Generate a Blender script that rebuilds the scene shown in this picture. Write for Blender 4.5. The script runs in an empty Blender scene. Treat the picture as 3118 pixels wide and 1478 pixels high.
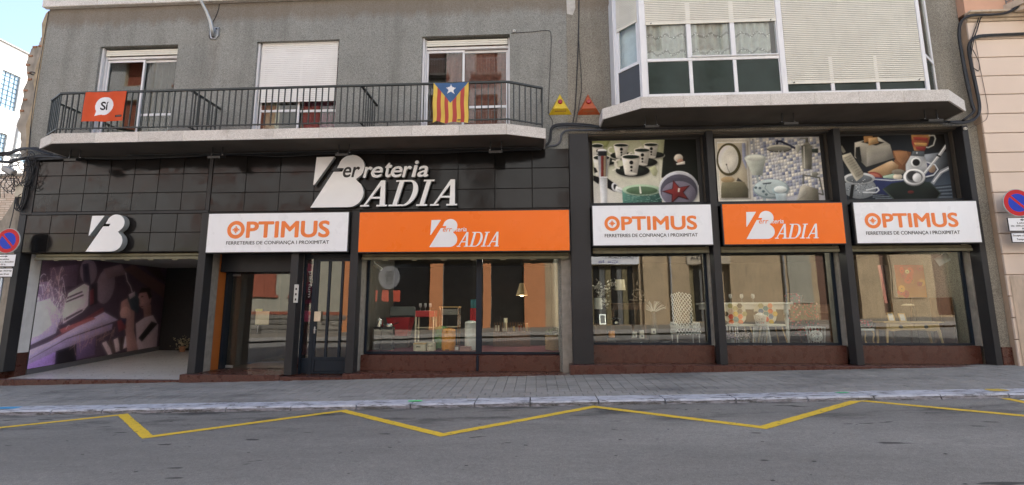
import bpy, bmesh, math, random
from mathutils import Vector, Matrix
random.seed(7)
S = bpy.context.scene
COL = S.collection
R = math.radians

# ------------------------------------------------------------------ camera
def make_camera():
    cd = bpy.data.cameras.new('camera'); co = bpy.data.objects.new('camera', cd); COL.objects.link(co)
    p, r, y = R(8.2285), R(-0.1036), R(-2.8745)
    fwd = Vector((math.sin(y)*math.cos(p), math.cos(y)*math.cos(p), math.sin(p)))
    rt = Vector((math.cos(y), -math.sin(y), 0)); up = rt.cross(fwd)
    r2 = math.cos(r)*rt + math.sin(r)*up; u2 = -math.sin(r)*rt + math.cos(r)*up
    m = Matrix((r2, u2, -fwd)).transposed().to_4x4(); m.translation = (0, -10.4, 1.6)
    co.matrix_world = m
    cd.sensor_width = 36; cd.lens = 36*1400/3118; cd.clip_start = .05; cd.clip_end = 1500
    S.camera = co
make_camera()

# ------------------------------------------------------------------ light
SUN_EL, SUN_AZ = R(43), R(36)          # azimuth measured from +Y (behind the shop) towards +X
def make_light():
    w = bpy.data.worlds.new('World'); S.world = w; w.use_nodes = True
    nt = w.node_tree; nt.nodes.clear()
    sky = nt.nodes.new('ShaderNodeTexSky'); sky.sky_type = 'NISHITA'; sky.sun_disc = False
    sky.sun_elevation = SUN_EL; sky.sun_rotation = SUN_AZ; sky.altitude = 100; sky.air_density = .95; sky.dust_density = 2.6; sky.ozone_density = .8
    bg = nt.nodes.new('ShaderNodeBackground'); bg.inputs['Strength'].default_value = .15
    out = nt.nodes.new('ShaderNodeOutputWorld')
    nt.links.new(sky.outputs[0], bg.inputs[0]); nt.links.new(bg.outputs[0], out.inputs[0])
    l = bpy.data.lights.new('sun', 'SUN'); l.energy = 5.0; l.angle = R(.53); l.color = (1, .975, .94)
    o = bpy.data.objects.new('sun', l); COL.objects.link(o)
    d = Vector((math.sin(SUN_AZ)*math.cos(SUN_EL), math.cos(SUN_AZ)*math.cos(SUN_EL), math.sin(SUN_EL)))
    o.rotation_euler = d.to_track_quat('Z', 'Y').to_euler(); o.location = (20, 30, 30)
make_light()
S.view_settings.view_transform = 'Standard'; S.view_settings.look = 'None'
S.view_settings.gamma = 1; S.view_settings.use_curve_mapping = False
S.view_settings.exposure = 1.62
S.render.engine = 'CYCLES'
S.cycles.use_denoising = True
S.cycles.max_bounces = 7; S.cycles.diffuse_bounces = 4; S.cycles.glossy_bounces = 4; S.cycles.transparent_max_bounces = 10
S.cycles.caustics_reflective = False; S.cycles.caustics_refractive = False
S.cycles.sample_clamp_indirect = 6

# ------------------------------------------------------------------ materials
def hx(h):
    h = h.lstrip('#'); o = []
    for i in (0, 2, 4):
        c = int(h[i:i+2], 16)/255
        o.append(c/12.92 if c <= .04045 else ((c+.055)/1.055)**2.4)
    return tuple(o)
class NT:
    def __init__(s, name):
        s.m = bpy.data.materials.new(name); s.m.use_nodes = True; s.t = s.m.node_tree; s.t.nodes.clear()
        s.out = s.n('ShaderNodeOutputMaterial'); s.b = s.n('ShaderNodeBsdfPrincipled')
        s.l(s.b.outputs[0], s.out.inputs[0]); s.pos = s.n('ShaderNodeNewGeometry').outputs['Position']
    def n(s, t, **k):
        x = s.t.nodes.new(t)
        for a, v in k.items(): setattr(x, a, v)
        return x
    def l(s, a, b): s.t.links.new(a, b)
    def mapping(s, sc, src=None):
        m = s.n('ShaderNodeMapping'); m.inputs['Scale'].default_value = sc; s.l(src or s.pos, m.inputs[0]); return m.outputs[0]
    def noise(s, scale, detail=3, rough=.55, vec=None):
        x = s.n('ShaderNodeTexNoise'); x.inputs['Scale'].default_value = scale; x.inputs['Detail'].default_value = detail
        x.inputs['Roughness'].default_value = rough; s.l(vec or s.pos, x.inputs['Vector']); return x.outputs['Fac']
    def voro(s, scale, vec=None, out='Color', feature='F1'):
        x = s.n('ShaderNodeTexVoronoi', feature=feature); x.inputs['Scale'].default_value = scale; s.l(vec or s.pos, x.inputs['Vector']); return x.outputs[out]
    def ramp(s, fac, stops, interp='LINEAR'):
        x = s.n('ShaderNodeValToRGB'); x.color_ramp.interpolation = interp
        e = x.color_ramp.elements
        while len(e) < len(stops): e.new(.5)
        for i, (p, c) in enumerate(stops):
            e[i].position = p; e[i].color = (c if isinstance(c, tuple) else (c, c, c))[:3] + (1,)
        s.l(fac, x.inputs[0]); return x.outputs[0]
    def mix(s, fac, a, b, mode='MIX'):
        x = s.n('ShaderNodeMix', data_type='RGBA', blend_type=mode)
        for i, v in ((0, fac), (6, a), (7, b)):
            if hasattr(v, 'links'): s.l(v, x.inputs[i])
            elif isinstance(v, (int, float)): x.inputs[i].default_value = v if i == 0 else (v, v, v, 1)
            else: x.inputs[i].default_value = tuple(v)[:3] + (1,)
        return x.outputs[2]
    def math(s, op, a, b=0.0):
        x = s.n('ShaderNodeMath', operation=op)
        for i, v in enumerate((a, b)):
            if hasattr(v, 'links'): s.l(v, x.inputs[i])
            else: x.inputs[i].default_value = v
        return x.outputs[0]
    def sep(s, v=None):
        x = s.n('ShaderNodeSeparateXYZ'); s.l(v or s.pos, x.inputs[0]); return x.outputs
    def bump(s, h, strength=.3, dist=.01):
        x = s.n('ShaderNodeBump'); x.inputs['Strength'].default_value = strength; x.inputs['Distance'].default_value = dist
        s.l(h, x.inputs['Height']); s.l(x.outputs[0], s.b.inputs['Normal'])
    def set(s, col=None, rough=None, metal=None, spec=None):
        for k, v in (('Base Color', col), ('Roughness', rough), ('Metallic', metal), ('Specular IOR Level', spec)):
            if v is None: continue
            i = s.b.inputs[k]
            if hasattr(v, 'links'): s.l(v, i)
            elif k == 'Base Color': i.default_value = tuple(v)[:3] + (1,)
            else: i.default_value = v
        return s.m
MATS = {}
def M(name, col=(.5, .5, .5), rough=.6, metal=0, spec=.5, var=.12, vs=3.0, bump=0, bs=120, dirt=0):
    """plain painted / plastic / cloth surface with uneven tone, optional dirt and relief"""
    if name in MATS: return MATS[name]
    t = NT(name); c = col
    f = t.ramp(t.noise(vs, 4), [(.25, 1-var), (.75, 1+var)])
    c = t.mix(1, col, f, 'MULTIPLY')
    if dirt:
        d = t.ramp(t.noise(1, 5, .65, t.mapping((7, 7, 1.6))), [(.5, 0.0), (.72, dirt)])
        c = t.mix(d, c, (.07, .06, .05))
    rr = t.ramp(t.noise(vs*4, 3), [(.3, max(0, rough-.06)), (.7, min(1, rough+.06))])
    if bump: t.bump(t.noise(bs, 2), bump, .004)
    MATS[name] = t.set(c, rr, metal, spec); return MATS[name]
def m_stucco(name, dark, light, tint):
    t = NT(name)
    v = t.sep(t.voro(105))[0]
    sp = t.ramp(v, [(0, dark), (.45, tuple((a+b)/2 for a, b in zip(dark, light))), (1, light)])
    big = t.ramp(t.noise(.55, 5, .6), [(.3, .84), (.7, 1.12)])
    c = t.mix(1, sp, big, 'MULTIPLY')
    streak = t.ramp(t.noise(1, 5, .62, t.mapping((2.2, 2.2, .16))), [(.48, 0.0), (.75, .5)])
    c = t.mix(streak, c, tint)
    # run-off stains hanging below the coping (a mark with its own shape)
    z = t.sep()[2]
    top = t.ramp(z, [(0, 0.0), (1, 1.0)])
    band = t.math('MULTIPLY', t.math('SUBTRACT', z, 8.75), 1.7)
    drip = t.math('MULTIPLY', t.math('ADD', band, t.math('SUBTRACT', t.noise(1, 5, .7, t.mapping((2.8, 1, .3))), .62)), 1.5)
    cl = t.n('ShaderNodeClamp'); t.l(drip, cl.inputs[0]); cl.inputs[2].default_value = .55
    c = t.mix(cl.outputs[0], c, (.17, .125, .085))
    x = t.sep()[0]
    st = t.math('SUBTRACT', 1.0, t.math('MULTIPLY', t.math('ABSOLUTE', t.math('ADD', x, 8.1)), 5.0))
    st = t.math('MULTIPLY', t.math('MAXIMUM', 0.0, t.math('MINIMUM', st, t.math('MULTIPLY', t.math('SUBTRACT', 8.45, z), 3.0))), t.math('MAXIMUM', 0.0, t.math('MULTIPLY', t.math('SUBTRACT', z, 6.9), .55)))
    cs = t.n('ShaderNodeClamp'); t.l(t.math('MULTIPLY', st, t.ramp(t.noise(1, 4, .6, t.mapping((9, 9, .8))), [(.35, 0.0), (.7, 1.0)])), cs.inputs[0]); cs.inputs[2].default_value = .6
    c = t.mix(cs.outputs[0], c, (.115, .085, .06))
    t.bump(t.voro(105, out='Distance'), .5, .012)
    return t.set(c, .95, spec=.2)
def m_granite():
    t = NT('red_granite'); v = t.sep(t.voro(130))[0]
    c = t.ramp(v, [(0, (.018, .009, .008)), (.3, (.052, .018, .013)), (.65, (.098, .036, .025)), (1, (.165, .072, .053))])
    c = t.mix(.3, c, t.ramp(t.noise(34, 3), [(.3, (.035, .013, .01)), (.7, (.12, .042, .028))]))
    d = t.ramp(t.noise(1.6, 5, .6), [(.5, .0), (.85, .35)])
    c = t.mix(d, c, (.085, .06, .05))
    return t.set(c, t.ramp(t.noise(6, 4), [(.3, .2), (.7, .42)]))
def m_asphalt():
    t = NT('asphalt')
    c = t.ramp(t.noise(150, 2, .7), [(.3, (.115, .109, .097)), (.7, (.305, .291, .262))])
    c = t.mix(.45, c, t.ramp(t.voro(170), [(0, (.075, .072, .066)), (1, (.32, .308, .28))]))
    c = t.mix(1, c, t.ramp(t.noise(22, 3, .6), [(.3, .88), (.7, 1.12)]), 'MULTIPLY')
    c = t.mix(1, c, t.ramp(t.noise(5, 4, .65, t.mapping((.5, 1.4, 1))), [(.3, .92), (.7, 1.07)]), 'MULTIPLY')
    wear = t.ramp(t.noise(.35, 4, .6, t.mapping((.25, 1.3, 1))), [(.35, .78), (.68, 1.16)])
    c = t.mix(1, c, wear, 'MULTIPLY')
    y = t.sep()[1]
    # parking strip beside the kerb is oilier: stains with their own shapes
    strip = t.ramp(t.math('MULTIPLY', t.math('ADD', y, 4.4), .55), [(.0, 0.0), (.6, 1.0)])
    oil = t.ramp(t.noise(1.5, 5, .65, t.mapping((.55, 1.6, 1))), [(.5, 0.0), (.66, .8)])
    c = t.mix(t.math('MULTIPLY', oil, strip), c, (.018, .018, .019))
    gum = t.ramp(t.noise(2.3, 2, .5, t.mapping((.75, 2.6, 1))), [(.70, 0.0), (.735, .85)])
    c = t.mix(gum, c, (.022, .021, .021))
    t.bump(t.noise(260, 2), .5, .006)
    return t.set(c, .82, spec=.35)
def rnd(t):
    a = t.n('ShaderNodeObjectInfo').outputs['Random']; g = t.n('ShaderNodeNewGeometry').outputs['Random Per Island']
    return t.math('FRACT', t.math('ADD', a, g))
def m_paver():
    t = NT('paving')
    c = t.ramp(rnd(t), [(0, (.215, .202, .178)), (.5, (.25, .236, .208)), (1, (.285, .269, .238))])
    c = t.mix(.4, c, t.ramp(t.noise(70, 3), [(.3, .16), (.7, .37)]))
    st = t.ramp(t.noise(.8, 5, .65, t.mapping((.6, 1.8, 1))), [(.5, 0.0), (.72, .65)])
    c = t.mix(st, c, (.065, .063, .062))
    t.bump(t.noise(90, 3), .4, .006)
    return t.set(c, .88, spec=.3)
def m_kerb():
    t = NT('kerb_paint')
    w = t.noise(5, 6, .7, t.mapping((.6, 2.5, 5)))
    paint = t.ramp(t.noise(9, 3), [(.3, (.36, .37, .41)), (.7, (.50, .51, .55))])
    raw = t.ramp(t.noise(40, 3), [(.3, .05), (.7, .2)])
    c = t.mix(t.ramp(w, [(.53, 0.0), (.60, 1.0)]), paint, raw)
    t.bump(t.noise(30, 4), .5, .01)
    return t.set(c, .75)
def m_kerb_face():
    t = NT('kerb_face')
    w = t.noise(6, 6, .7, t.mapping((.7, 2, 6)))
    c = t.mix(t.ramp(w, [(.45, 0.0), (.56, 1.0)]), t.ramp(t.noise(12, 3), [(.3, (.19, .19, .21)), (.7, (.31, .31, .35))]), t.ramp(t.noise(40, 3), [(.3, .04), (.7, .14)]))
    t.bump(t.noise(30, 4), .6, .012)
    return t.set(c, .85)
def m_yellow():
    t = NT('road_yellow')
    w = t.ramp(t.noise(14, 6, .75), [(.55, 0.0), (.66, .7)])
    c = t.mix(w, t.ramp(t.noise(120, 2), [(.3, (.60, .39, .02)), (.7, (.74, .50, .035))]), (.1, .09, .06))
    return t.set(c, .7)
def m_tile():
    t = NT('black_tile')
    c = t.ramp(rnd(t), [(0, (.009, .0085, .0085)), (1, (.018, .0165, .016))])
    t.bump(t.noise(1.5, 2, .4, t.mapping((1, 1, 1))), .55, .035)
    return t.set(c, t.ramp(t.noise(2.5, 4), [(.3, .07), (.7, .2)]), spec=.26)
def m_slab():
    t = NT('artificial_stone')
    v = t.sep(t.voro(120))[0]
    c = t.ramp(v, [(0, (.43, .40, .36)), (.5, (.59, .56, .52)), (1, (.75, .72, .68))])
    d = t.ramp(t.noise(1.4, 6, .68, t.mapping((1.3, 1.3, 2))), [(.52, 0.0), (.8, .6)])
    c = t.mix(d, c, (.24, .20, .165)); c = t.mix(1, c, t.ramp(rnd(t), [(0, .9), (1, 1.06)]), 'MULTIPLY')
    t.bump(t.noise(150, 2), .25, .004)
    return t.set(c, .85)
def m_glass(name, ior=2.05, tint=(.94, .97, .95), wav=.006):
    t = NT(name); t.t.nodes.remove(t.b)
    tr = t.n('ShaderNodeBsdfTransparent'); tr.inputs[0].default_value = tint + (1,)
    gl = t.n('ShaderNodeBsdfGlossy'); gl.inputs['Roughness'].default_value = .004; gl.inputs['Color'].default_value = (1, 1, 1, 1)
    fr = t.n('ShaderNodeFresnel'); fr.inputs[0].default_value = ior
    b = t.n('ShaderNodeBump'); b.inputs['Strength'].default_value = .25; b.inputs['Distance'].default_value = wav
    t.l(t.noise(.9, 2, .4), b.inputs['Height']); t.l(b.outputs[0], gl.inputs['Normal'])
    mx = t.n('ShaderNodeMixShader'); ff = t.math('MULTIPLY', fr.outputs[0], t.math('SUBTRACT', 1.0, t.n('ShaderNodeNewGeometry').outputs['Backfacing'])); t.l(ff, mx.inputs[0]); t.l(tr.outputs[0], mx.inputs[1]); t.l(gl.outputs[0], mx.inputs[2])
    t.l(mx.outputs[0], t.out.inputs[0]); return t.m  # only the outer face of each pane reflects
def m_print(name='print', rough=.5, gain=1.0, spec=.3):
    t = NT(name); a = t.n('ShaderNodeAttribute'); a.attribute_name = 'Col'
    c = t.mix(1, a.outputs['Color'], t.ramp(t.noise(3, 4), [(.3, .9*gain), (.7, 1.06*gain)]), 'MULTIPLY')
    return t.set(c, rough, spec=spec)
def m_emit(name, col, s):
    t = NT(name); t.b.inputs['Emission Color'].default_value = col + (1,); t.b.inputs['Emission Strength'].default_value = s
    return t.set((.8, .8, .8), .5)
def m_brickpaint():
    t = NT('whitewashed_brick'); x, y, z = t.sep()
    cb = t.n('ShaderNodeCombineXYZ'); t.l(x, cb.inputs[0]); t.l(z, cb.inputs[1])
    b = t.n('ShaderNodeTexBrick'); b.inputs['Scale'].default_value = 1; b.inputs['Brick Width'].default_value = .29; b.inputs['Row Height'].default_value = .07
    b.inputs['Mortar Size'].default_value = .009; b.inputs[1].default_value = (.72, .66, .58, 1); b.inputs[2].default_value = (.6, .48, .38, 1); b.inputs[3].default_value = (.4, .3, .22, 1)
    t.l(cb.outputs[0], b.inputs[0]); t.bump(b.outputs['Fac'], -.6, .02)
    return t.set(t.mix(t.ramp(t.noise(2, 5), [(.5, 0.0), (.75, .6)]), b.outputs[0], (.35, .28, .2)), .9)
STUC = m_stucco('grey_stucco', (.15, .15, .136), (.36, .362, .332), (.135, .132, .118))
STUC2 = m_stucco('warm_stucco', (.145, .132, .106), (.37, .348, .295), (.15, .128, .098))
GRAN = m_granite(); ASPH = m_asphalt(); PAVE = m_paver(); KERB = m_kerb(); KERBF = m_kerb_face(); YELL = m_yellow(); TILE = m_tile(); SLAB = m_slab()
GLASS = m_glass('shop_glass'); GLASS2 = m_glass('window_glass', 1.62, (.9, .93, .91), .003)
PRINT = m_print(); PRINTG = m_print('glossy_print', .5, 1.0, .12)
PILL = M('anthracite_panel', (.030, .030, .032), .45, spec=.22, vs=1.2, var=.18)
PILLS = M('anthracite_reveal', (.016, .019, .024), .4, spec=.25)
NAVY = M('navy_frame', (.012, .019, .030), .38, spec=.25)
CONC = M('rough_concrete', (.26, .24, .21), .9, var=.2, vs=8, bump=.3, dirt=.4)
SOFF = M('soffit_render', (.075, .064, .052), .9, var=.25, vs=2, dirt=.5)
WHITEP = M('white_sign_face', (.80, .82, .855), .3, var=.012, vs=.8, dirt=.035)
ORANGEP = M('orange_sign_face', (.90, .17, .008), .3, spec=.3, var=.015, vs=.6)
ORANGEL = M('orange_lettering', (.80, .19, .025), .4, var=.02)
BLACKL = M('black_lettering', (.012, .012, .013), .5, var=.02)
WHITEL = M('white_lettering', (.78, .79, .82), .4, var=.02)
CHAN = M('channel_letter_face', (.76, .77, .78), .4, var=.05, vs=1.2)
CHANS = M('channel_letter_side', (.33, .35, .35), .45)
RAIL = M('railing_paint', (.028, .034, .031), .5)
ALU = M('white_aluminium', (.72, .72, .73), .4, var=.05, dirt=.12)
SHUT = M('cream_shutter', (.72, .70, .61), .55, var=.06, vs=2, dirt=.08)
SHUTW = M('white_shutter', (.78, .77, .74), .5, var=.04)
BLACK = M('black_plastic', (.012, .012, .013), .5)
CABLE = M('cable_rubber', (.010, .011, .014), .55)
STEEL = M('galvanised_steel', (.42, .44, .45), .42, metal=.7, vs=8)
DARKIN = M('dark_interior', (.05, .045, .04), .8)
OLIVE = M('olive_roller_box', (.15, .14, .085), .6, var=.2, dirt=.5)
PEACH = M('peach_render', (.70, .575, .475), .85, var=.06, vs=1.0, bump=.15, bs=60)
GROOVE = M('peach_groove', (.46, .33, .23), .9)
# ------------------------------------------------------------------ geometry helpers
class MB:
    def __init__(s): s.v = []; s.f = []; s.c = []
    def face(s, pts, col=None):
        n = len(s.v); s.v += [tuple(p) for p in pts]; s.f.append(tuple(range(n, n+len(pts)))); s.c.append(col)
    def add(s, vs, fs, col=None):
        n = len(s.v); s.v += [tuple(p) for p in vs]
        for f in fs: s.f.append(tuple(i+n for i in f)); s.c.append(col)
        return s
    def box(s, x0, x1, y0, y1, z0, z1, b=0):
        if b <= 0:
            vs = [(x, y, z) for z in (z0, z1) for y in (y0, y1) for x in (x0, x1)]
            return s.add(vs, [(0, 2, 3, 1), (4, 5, 7, 6), (0, 1, 5, 4), (2, 6, 7, 3), (0, 4, 6, 2), (1, 3, 7, 5)])
        vs = []; X = (x0, x1); Y = (y0, y1); Zz = (z0, z1); idx = {}
        for i in (0, 1):
            for j in (0, 1):
                for k in (0, 1):
                    sx, sy, sz = (b if i == 0 else -b), (b if j == 0 else -b), (b if k == 0 else -b)
                    for a, p in enumerate(((X[i], Y[j]+sy, Zz[k]+sz), (X[i]+sx, Y[j], Zz[k]+sz), (X[i]+sx, Y[j]+sy, Zz[k]))):
                        idx[i, j, k, a] = len(vs); vs.append(p)
        fs = []
        for i in (0, 1): fs.append([idx[i, j, k, 0] for j, k in ((0, 0), (0, 1), (1, 1), (1, 0))])
        for j in (0, 1): fs.append([idx[i, j, k, 1] for i, k in ((0, 0), (1, 0), (1, 1), (0, 1))])
        for k in (0, 1): fs.append([idx[i, j, k, 2] for i, j in ((0, 0), (0, 1), (1, 1), (1, 0))])
        for i in (0, 1):
            for j in (0, 1): fs.append([idx[i, j, 0, 0], idx[i, j, 1, 0], idx[i, j, 1, 1], idx[i, j, 0, 1]])
        for i in (0, 1):
            for k in (0, 1): fs.append([idx[i, 0, k, 0], idx[i, 1, k, 0], idx[i, 1, k, 2], idx[i, 0, k, 2]])
        for j in (0, 1):
            for k in (0, 1): fs.append([idx[0, j, k, 1], idx[1, j, k, 1], idx[1, j, k, 2], idx[0, j, k, 2]])
        for i in (0, 1):
            for j in (0, 1):
                for k in (0, 1): fs.append([idx[i, j, k, 0], idx[i, j, k, 1], idx[i, j, k, 2]])
        return s.add(vs, fs)
    def prism(s, poly, a, b, axis='Y', col=None):
        """poly: 2D outline; XZ outline pushed along Y ('Y') or XY outline pushed along Z ('Z')"""
        n = len(poly)
        mk = (lambda p, d: (p[0], d, p[1])) if axis == 'Y' else ((lambda p, d: (p[0], p[1], d)) if axis == 'Z' else (lambda p, d: (d, p[0], p[1])))
        vs = [mk(p, a) for p in poly] + [mk(p, b) for p in poly]
        return s.add(vs, [tuple(range(n)), tuple(range(2*n-1, n-1, -1))] + [(i, i+n, (i+1) % n+n, (i+1) % n) for i in range(n)], col)
    def tube(s, pts, r, n=8, cap=True):
        P = [Vector(p) for p in pts]; rr = r if isinstance(r, (list, tuple)) else [r]*len(P); rings = []; up = None
        for i, p in enumerate(P):
            d = (P[min(i+1, len(P)-1)]-P[max(i-1, 0)]).normalized()
            if up is None: up = d.orthogonal().normalized()
            u = (up-d*up.dot(d)); u = u.normalized() if u.length > 1e-6 else d.orthogonal().normalized(); up = u; w = d.cross(u)
            rings.append([p+rr[i]*(math.cos(2*math.pi*k/n)*u+math.sin(2*math.pi*k/n)*w) for k in range(n)])
        vs = [v for g in rings for v in g]; fs = []
        for i in range(len(P)-1):
            for k in range(n): fs.append((i*n+k, i*n+(k+1) % n, (i+1)*n+(k+1) % n, (i+1)*n+k))
        if cap: fs += [tuple(range(n-1, -1, -1)), tuple(range((len(P)-1)*n, len(P)*n))]
        return s.add(vs, fs)
    def lathe(s, prof, c, n=20, axis='Z'):
        """prof: [(radius, height)] turned round the vertical (Z) or towards the viewer (Y)"""
        vs = []; fs = []
        for r, h in prof:
            for k in range(n):
                a = 2*math.pi*k/n; x, y = r*math.cos(a), r*math.sin(a)
                vs.append((c[0]+x, c[1]+y, c[2]+h) if axis == 'Z' else (c[0]+x, c[1]-h, c[2]+y))
        for i in range(len(prof)-1):
            for k in range(n): fs.append((i*n+k, i*n+(k+1) % n, (i+1)*n+(k+1) % n, (i+1)*n+k))
        fs += [tuple(range(n-1, -1, -1)), tuple(range((len(prof)-1)*n, len(prof)*n))]
        return s.add(vs, fs)
    def wall(s, x0, x1, z0, z1, y0, y1, holes):
        """wall slab parallel to the street with real openings; y0 street face, y1 inner face"""
        xs = sorted({x0, x1, *[min(max(h[i], x0), x1) for h in holes for i in (0, 1)]}); zs = sorted({z0, z1, *[min(max(h[i], z0), z1) for h in holes for i in (2, 3)]})
        inh = lambda x, z: any(h[0] < x < h[1] and h[2] < z < h[3] for h in holes)
        solid = {}
        for i in range(len(xs)-1):
            for k in range(len(zs)-1): solid[i, k] = not inh((xs[i]+xs[i+1])/2, (zs[k]+zs[k+1])/2)
        for (i, k), ok in solid.items():
            if not ok: continue
            a, b, c, d = xs[i], xs[i+1], zs[k], zs[k+1]
            s.face([(a, y0, c), (b, y0, c), (b, y0, d), (a, y0, d)]); s.face([(b, y1, c), (a, y1, c), (a, y1, d), (b, y1, d)])
            if not solid.get((i-1, k)): s.face([(a, y1, c), (a, y0, c), (a, y0, d), (a, y1, d)])
            if not solid.get((i+1, k)): s.face([(b, y0, c), (b, y1, c), (b, y1, d), (b, y0, d)])
            if not solid.get((i, k-1)): s.face([(a, y1, c), (b, y1, c), (b, y0, c), (a, y0, c)])
            if not solid.get((i, k+1)): s.face([(a, y0, d), (b, y0, d), (b, y1, d), (a, y1, d)])
        return s
    def rot(s, ang, c, axis='Z'):
        m = Matrix.Rotation(ang, 3, axis); c = Vector(c); s.v = [tuple(m @ (Vector(p)-c)+c) for p in s.v]; return s
WO = {}
def tag(o, label=None, cat=None, group=None, kind=None):
    for k, v in (('label', label), ('category', cat), ('group', group), ('kind', kind)):
        if v: o[k] = v
    return o
def obj(name, mb, mat, parent=None, smooth=False, label=None, kind=None, origin=None):
    xs, ys, zs = zip(*mb.v)
    c = Vector(origin) if origin else Vector(((min(xs)+max(xs))/2, (min(ys)+max(ys))/2, min(zs)))
    me = bpy.data.meshes.new(name); me.from_pydata([(x-c.x, y-c.y, z-c.z) for x, y, z in mb.v], [], mb.f)
    if any(k is not None for k in mb.c):
        at = me.color_attributes.new('Col', 'FLOAT_COLOR', 'CORNER'); i = 0; buf = []
        for f, k in zip(mb.f, mb.c):
            if k and isinstance(k[0], (tuple, list)):
                for q in k: buf += [*q, 1.0]
            else: buf += [*(k or (.5, .5, .5)), 1.0]*len(f)
        at.data.foreach_set('color', buf)
    me.materials.append(mat)
    if smooth: me.polygons.foreach_set('use_smooth', [True]*len(me.polygons))
    me.update()
    o = bpy.data.objects.new(name, me); COL.objects.link(o); WO[o.name] = c
    if parent: o.parent = parent; o.location = c-WO[parent.name]
    else: o.location = c
    if label: o['label'] = label
    if kind: o['kind'] = kind
    return o
def inst(src, at, parent, name=None, rotz=0):
    o = bpy.data.objects.new(name or src.name.split('.')[0], src.data); COL.objects.link(o); c = Vector(at); WO[o.name] = c
    if parent: o.parent = parent; o.location = c-WO[parent.name]
    else: o.location = c
    o.rotation_euler.z = rotz
    return o
def thing(name, label, cat, at, group=None):
    o = bpy.data.objects.new(name, None); o.empty_display_size = .2; COL.objects.link(o); o.location = at; WO[o.name] = Vector(at)
    return tag(o, label, cat, group)
def part(name, parent, *at): # empty grouping node for a part with sub-parts
    o = bpy.data.objects.new(name, None); o.empty_display_size = .1; COL.objects.link(o); c = Vector(at); WO[o.name] = c
    o.parent = parent; o.location = c-WO[parent.name]; return o
def B(x0, x1, y0, y1, z0, z1, b=0): return MB().box(x0, x1, y0, y1, z0, z1, b)
def circ(cx, cz, rx, rz=None, n=40, a0=0, a1=360):
    rz = rx if rz is None else rz; full = abs(a1-a0) >= 360; k = n if full else n+1
    return [(cx+rx*math.cos(R(a0+(a1-a0)*i/n)), cz+rz*math.sin(R(a0+(a1-a0)*i/n))) for i in range(k)]
_tc = {}
def text_geo(body, shear=0, ext=0):
    key = (body, shear, ext)
    if key not in _tc:
        cu = bpy.data.curves.new('t', 'FONT'); cu.body = body; cu.size = 1; cu.shear = shear; cu.extrude = ext; cu.resolution_u = 4
        o = bpy.data.objects.new('t', cu); COL.objects.link(o); bpy.context.view_layer.update()
        me = o.evaluated_get(bpy.context.evaluated_depsgraph_get()).to_mesh()
        vs = [tuple(v.co) for v in me.vertices]; fs = [tuple(p.vertices) for p in me.polygons]
        bpy.data.objects.remove(o); bpy.data.curves.remove(cu)
        xs, ys, _ = zip(*vs); x0, x1, y0, y1 = min(xs), max(xs), min(ys), max(ys)
        _tc[key] = ([((x-x0)/(x1-x0), (y-y0)/(y1-y0), z) for x, y, z in vs], fs, (x1-x0)/(y1-y0))
    return _tc[key]
def text(mb, body, x0, x1, z0, z1, y, bold=0, shear=0, depth=0, col=None, flip=False):
    """lettering fitted into a rectangle of the plane y, facing the street (-Y), or facing +Y with flip.
    bold: stroke thickening as a fraction of the height (stacked hair-thin sheets)"""
    vs, fs, _ = text_geo(body, shear, .5 if depth else 0); h = z1-z0; b = bold*h
    offs = [(0, 0)] if not b else [(-b, 0), (b, 0), (0, b*.8), (0, -b*.8), (-b*.7, b*.6), (b*.7, -b*.6), (b*.7, b*.6), (-b*.7, -b*.6), (0, 0)]
    sg = -1 if flip else 1
    for i, (dx, dz) in enumerate(offs):
        out = []
        for u, v, w in vs:
            X = x0+b+(x1-x0-2*b)*u
            if flip: X = x0+x1-X
            yy = y-sg*(.00025*i if not depth else .0004*i*(w+.5)*2+(w+.5)*depth)
            out.append((X+dx, yy, z0+b*.8+(h-1.6*b)*v+dz))
        mb.add(out, fs if not flip else [f[::-1] for f in fs], col)
    return mb
def struct(name, mb, mat, parent=None, label=None, cat=None):
    o = obj(name, mb, mat, parent); o['kind'] = 'structure'
    if label: o['label'] = label
    if cat: o['category'] = cat
    return o

# ------------------------------------------------------------------ ground, road, pavement
SL = .025                                    # the street climbs to the right
gz = lambda x, a: a+SL*x
def sheet(x0, x1, y0, y1, a0, a1=None, n=1, th=0):
    a1 = a0 if a1 is None else a1; m = MB()
    for i in range(n):
        xa, xb = x0+(x1-x0)*i/n, x0+(x1-x0)*(i+1)/n
        m.face([(xa, y0, gz(xa, a0)), (xb, y0, gz(xb, a0)), (xb, y1, gz(xb, a1)), (xa, y1, gz(xa, a1))])
    return m
struct('ground', sheet(-400, 400, -400, 400, -.35), M('bare_earth', (.2, .17, .13), .95, var=.2), label='wide bare ground under the street', cat='ground')
road = struct('road', sheet(-200, 200, -14.6, -2.70, .05), ASPH, label='grey asphalt road with dark stains', cat='road')
E_ = .004
def paint(name, pts, mat, label=None):
    m = MB(); n = len(pts); top = [(x, y, gz(x, .05+E_)) for x, y in pts]
    m.face(top); return obj(name, m, mat, road, label=label)
def stripe(p, q, w0, w1, o=0):
    d = Vector((q[0]-p[0], q[1]-p[1])); nrm = Vector((-d.y, d.x)).normalized()
    return [(p[0]-nrm.x*w0, p[1]-nrm.y*w0), (q[0]-nrm.x*w1, q[1]-nrm.y*w1), (q[0]+nrm.x*w1, q[1]+nrm.y*w1), (p[0]+nrm.x*w0, p[1]+nrm.y*w0)]
ZZ = [(-9.2, -4.31), (-6.83, -2.80), (-5.17, -4.23), (-3.12, -2.79), (-1.20, -4.34), (.91, -2.81), (2.84, -4.21), (5.02, -2.68), (6.9, -4.29)]
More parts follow.
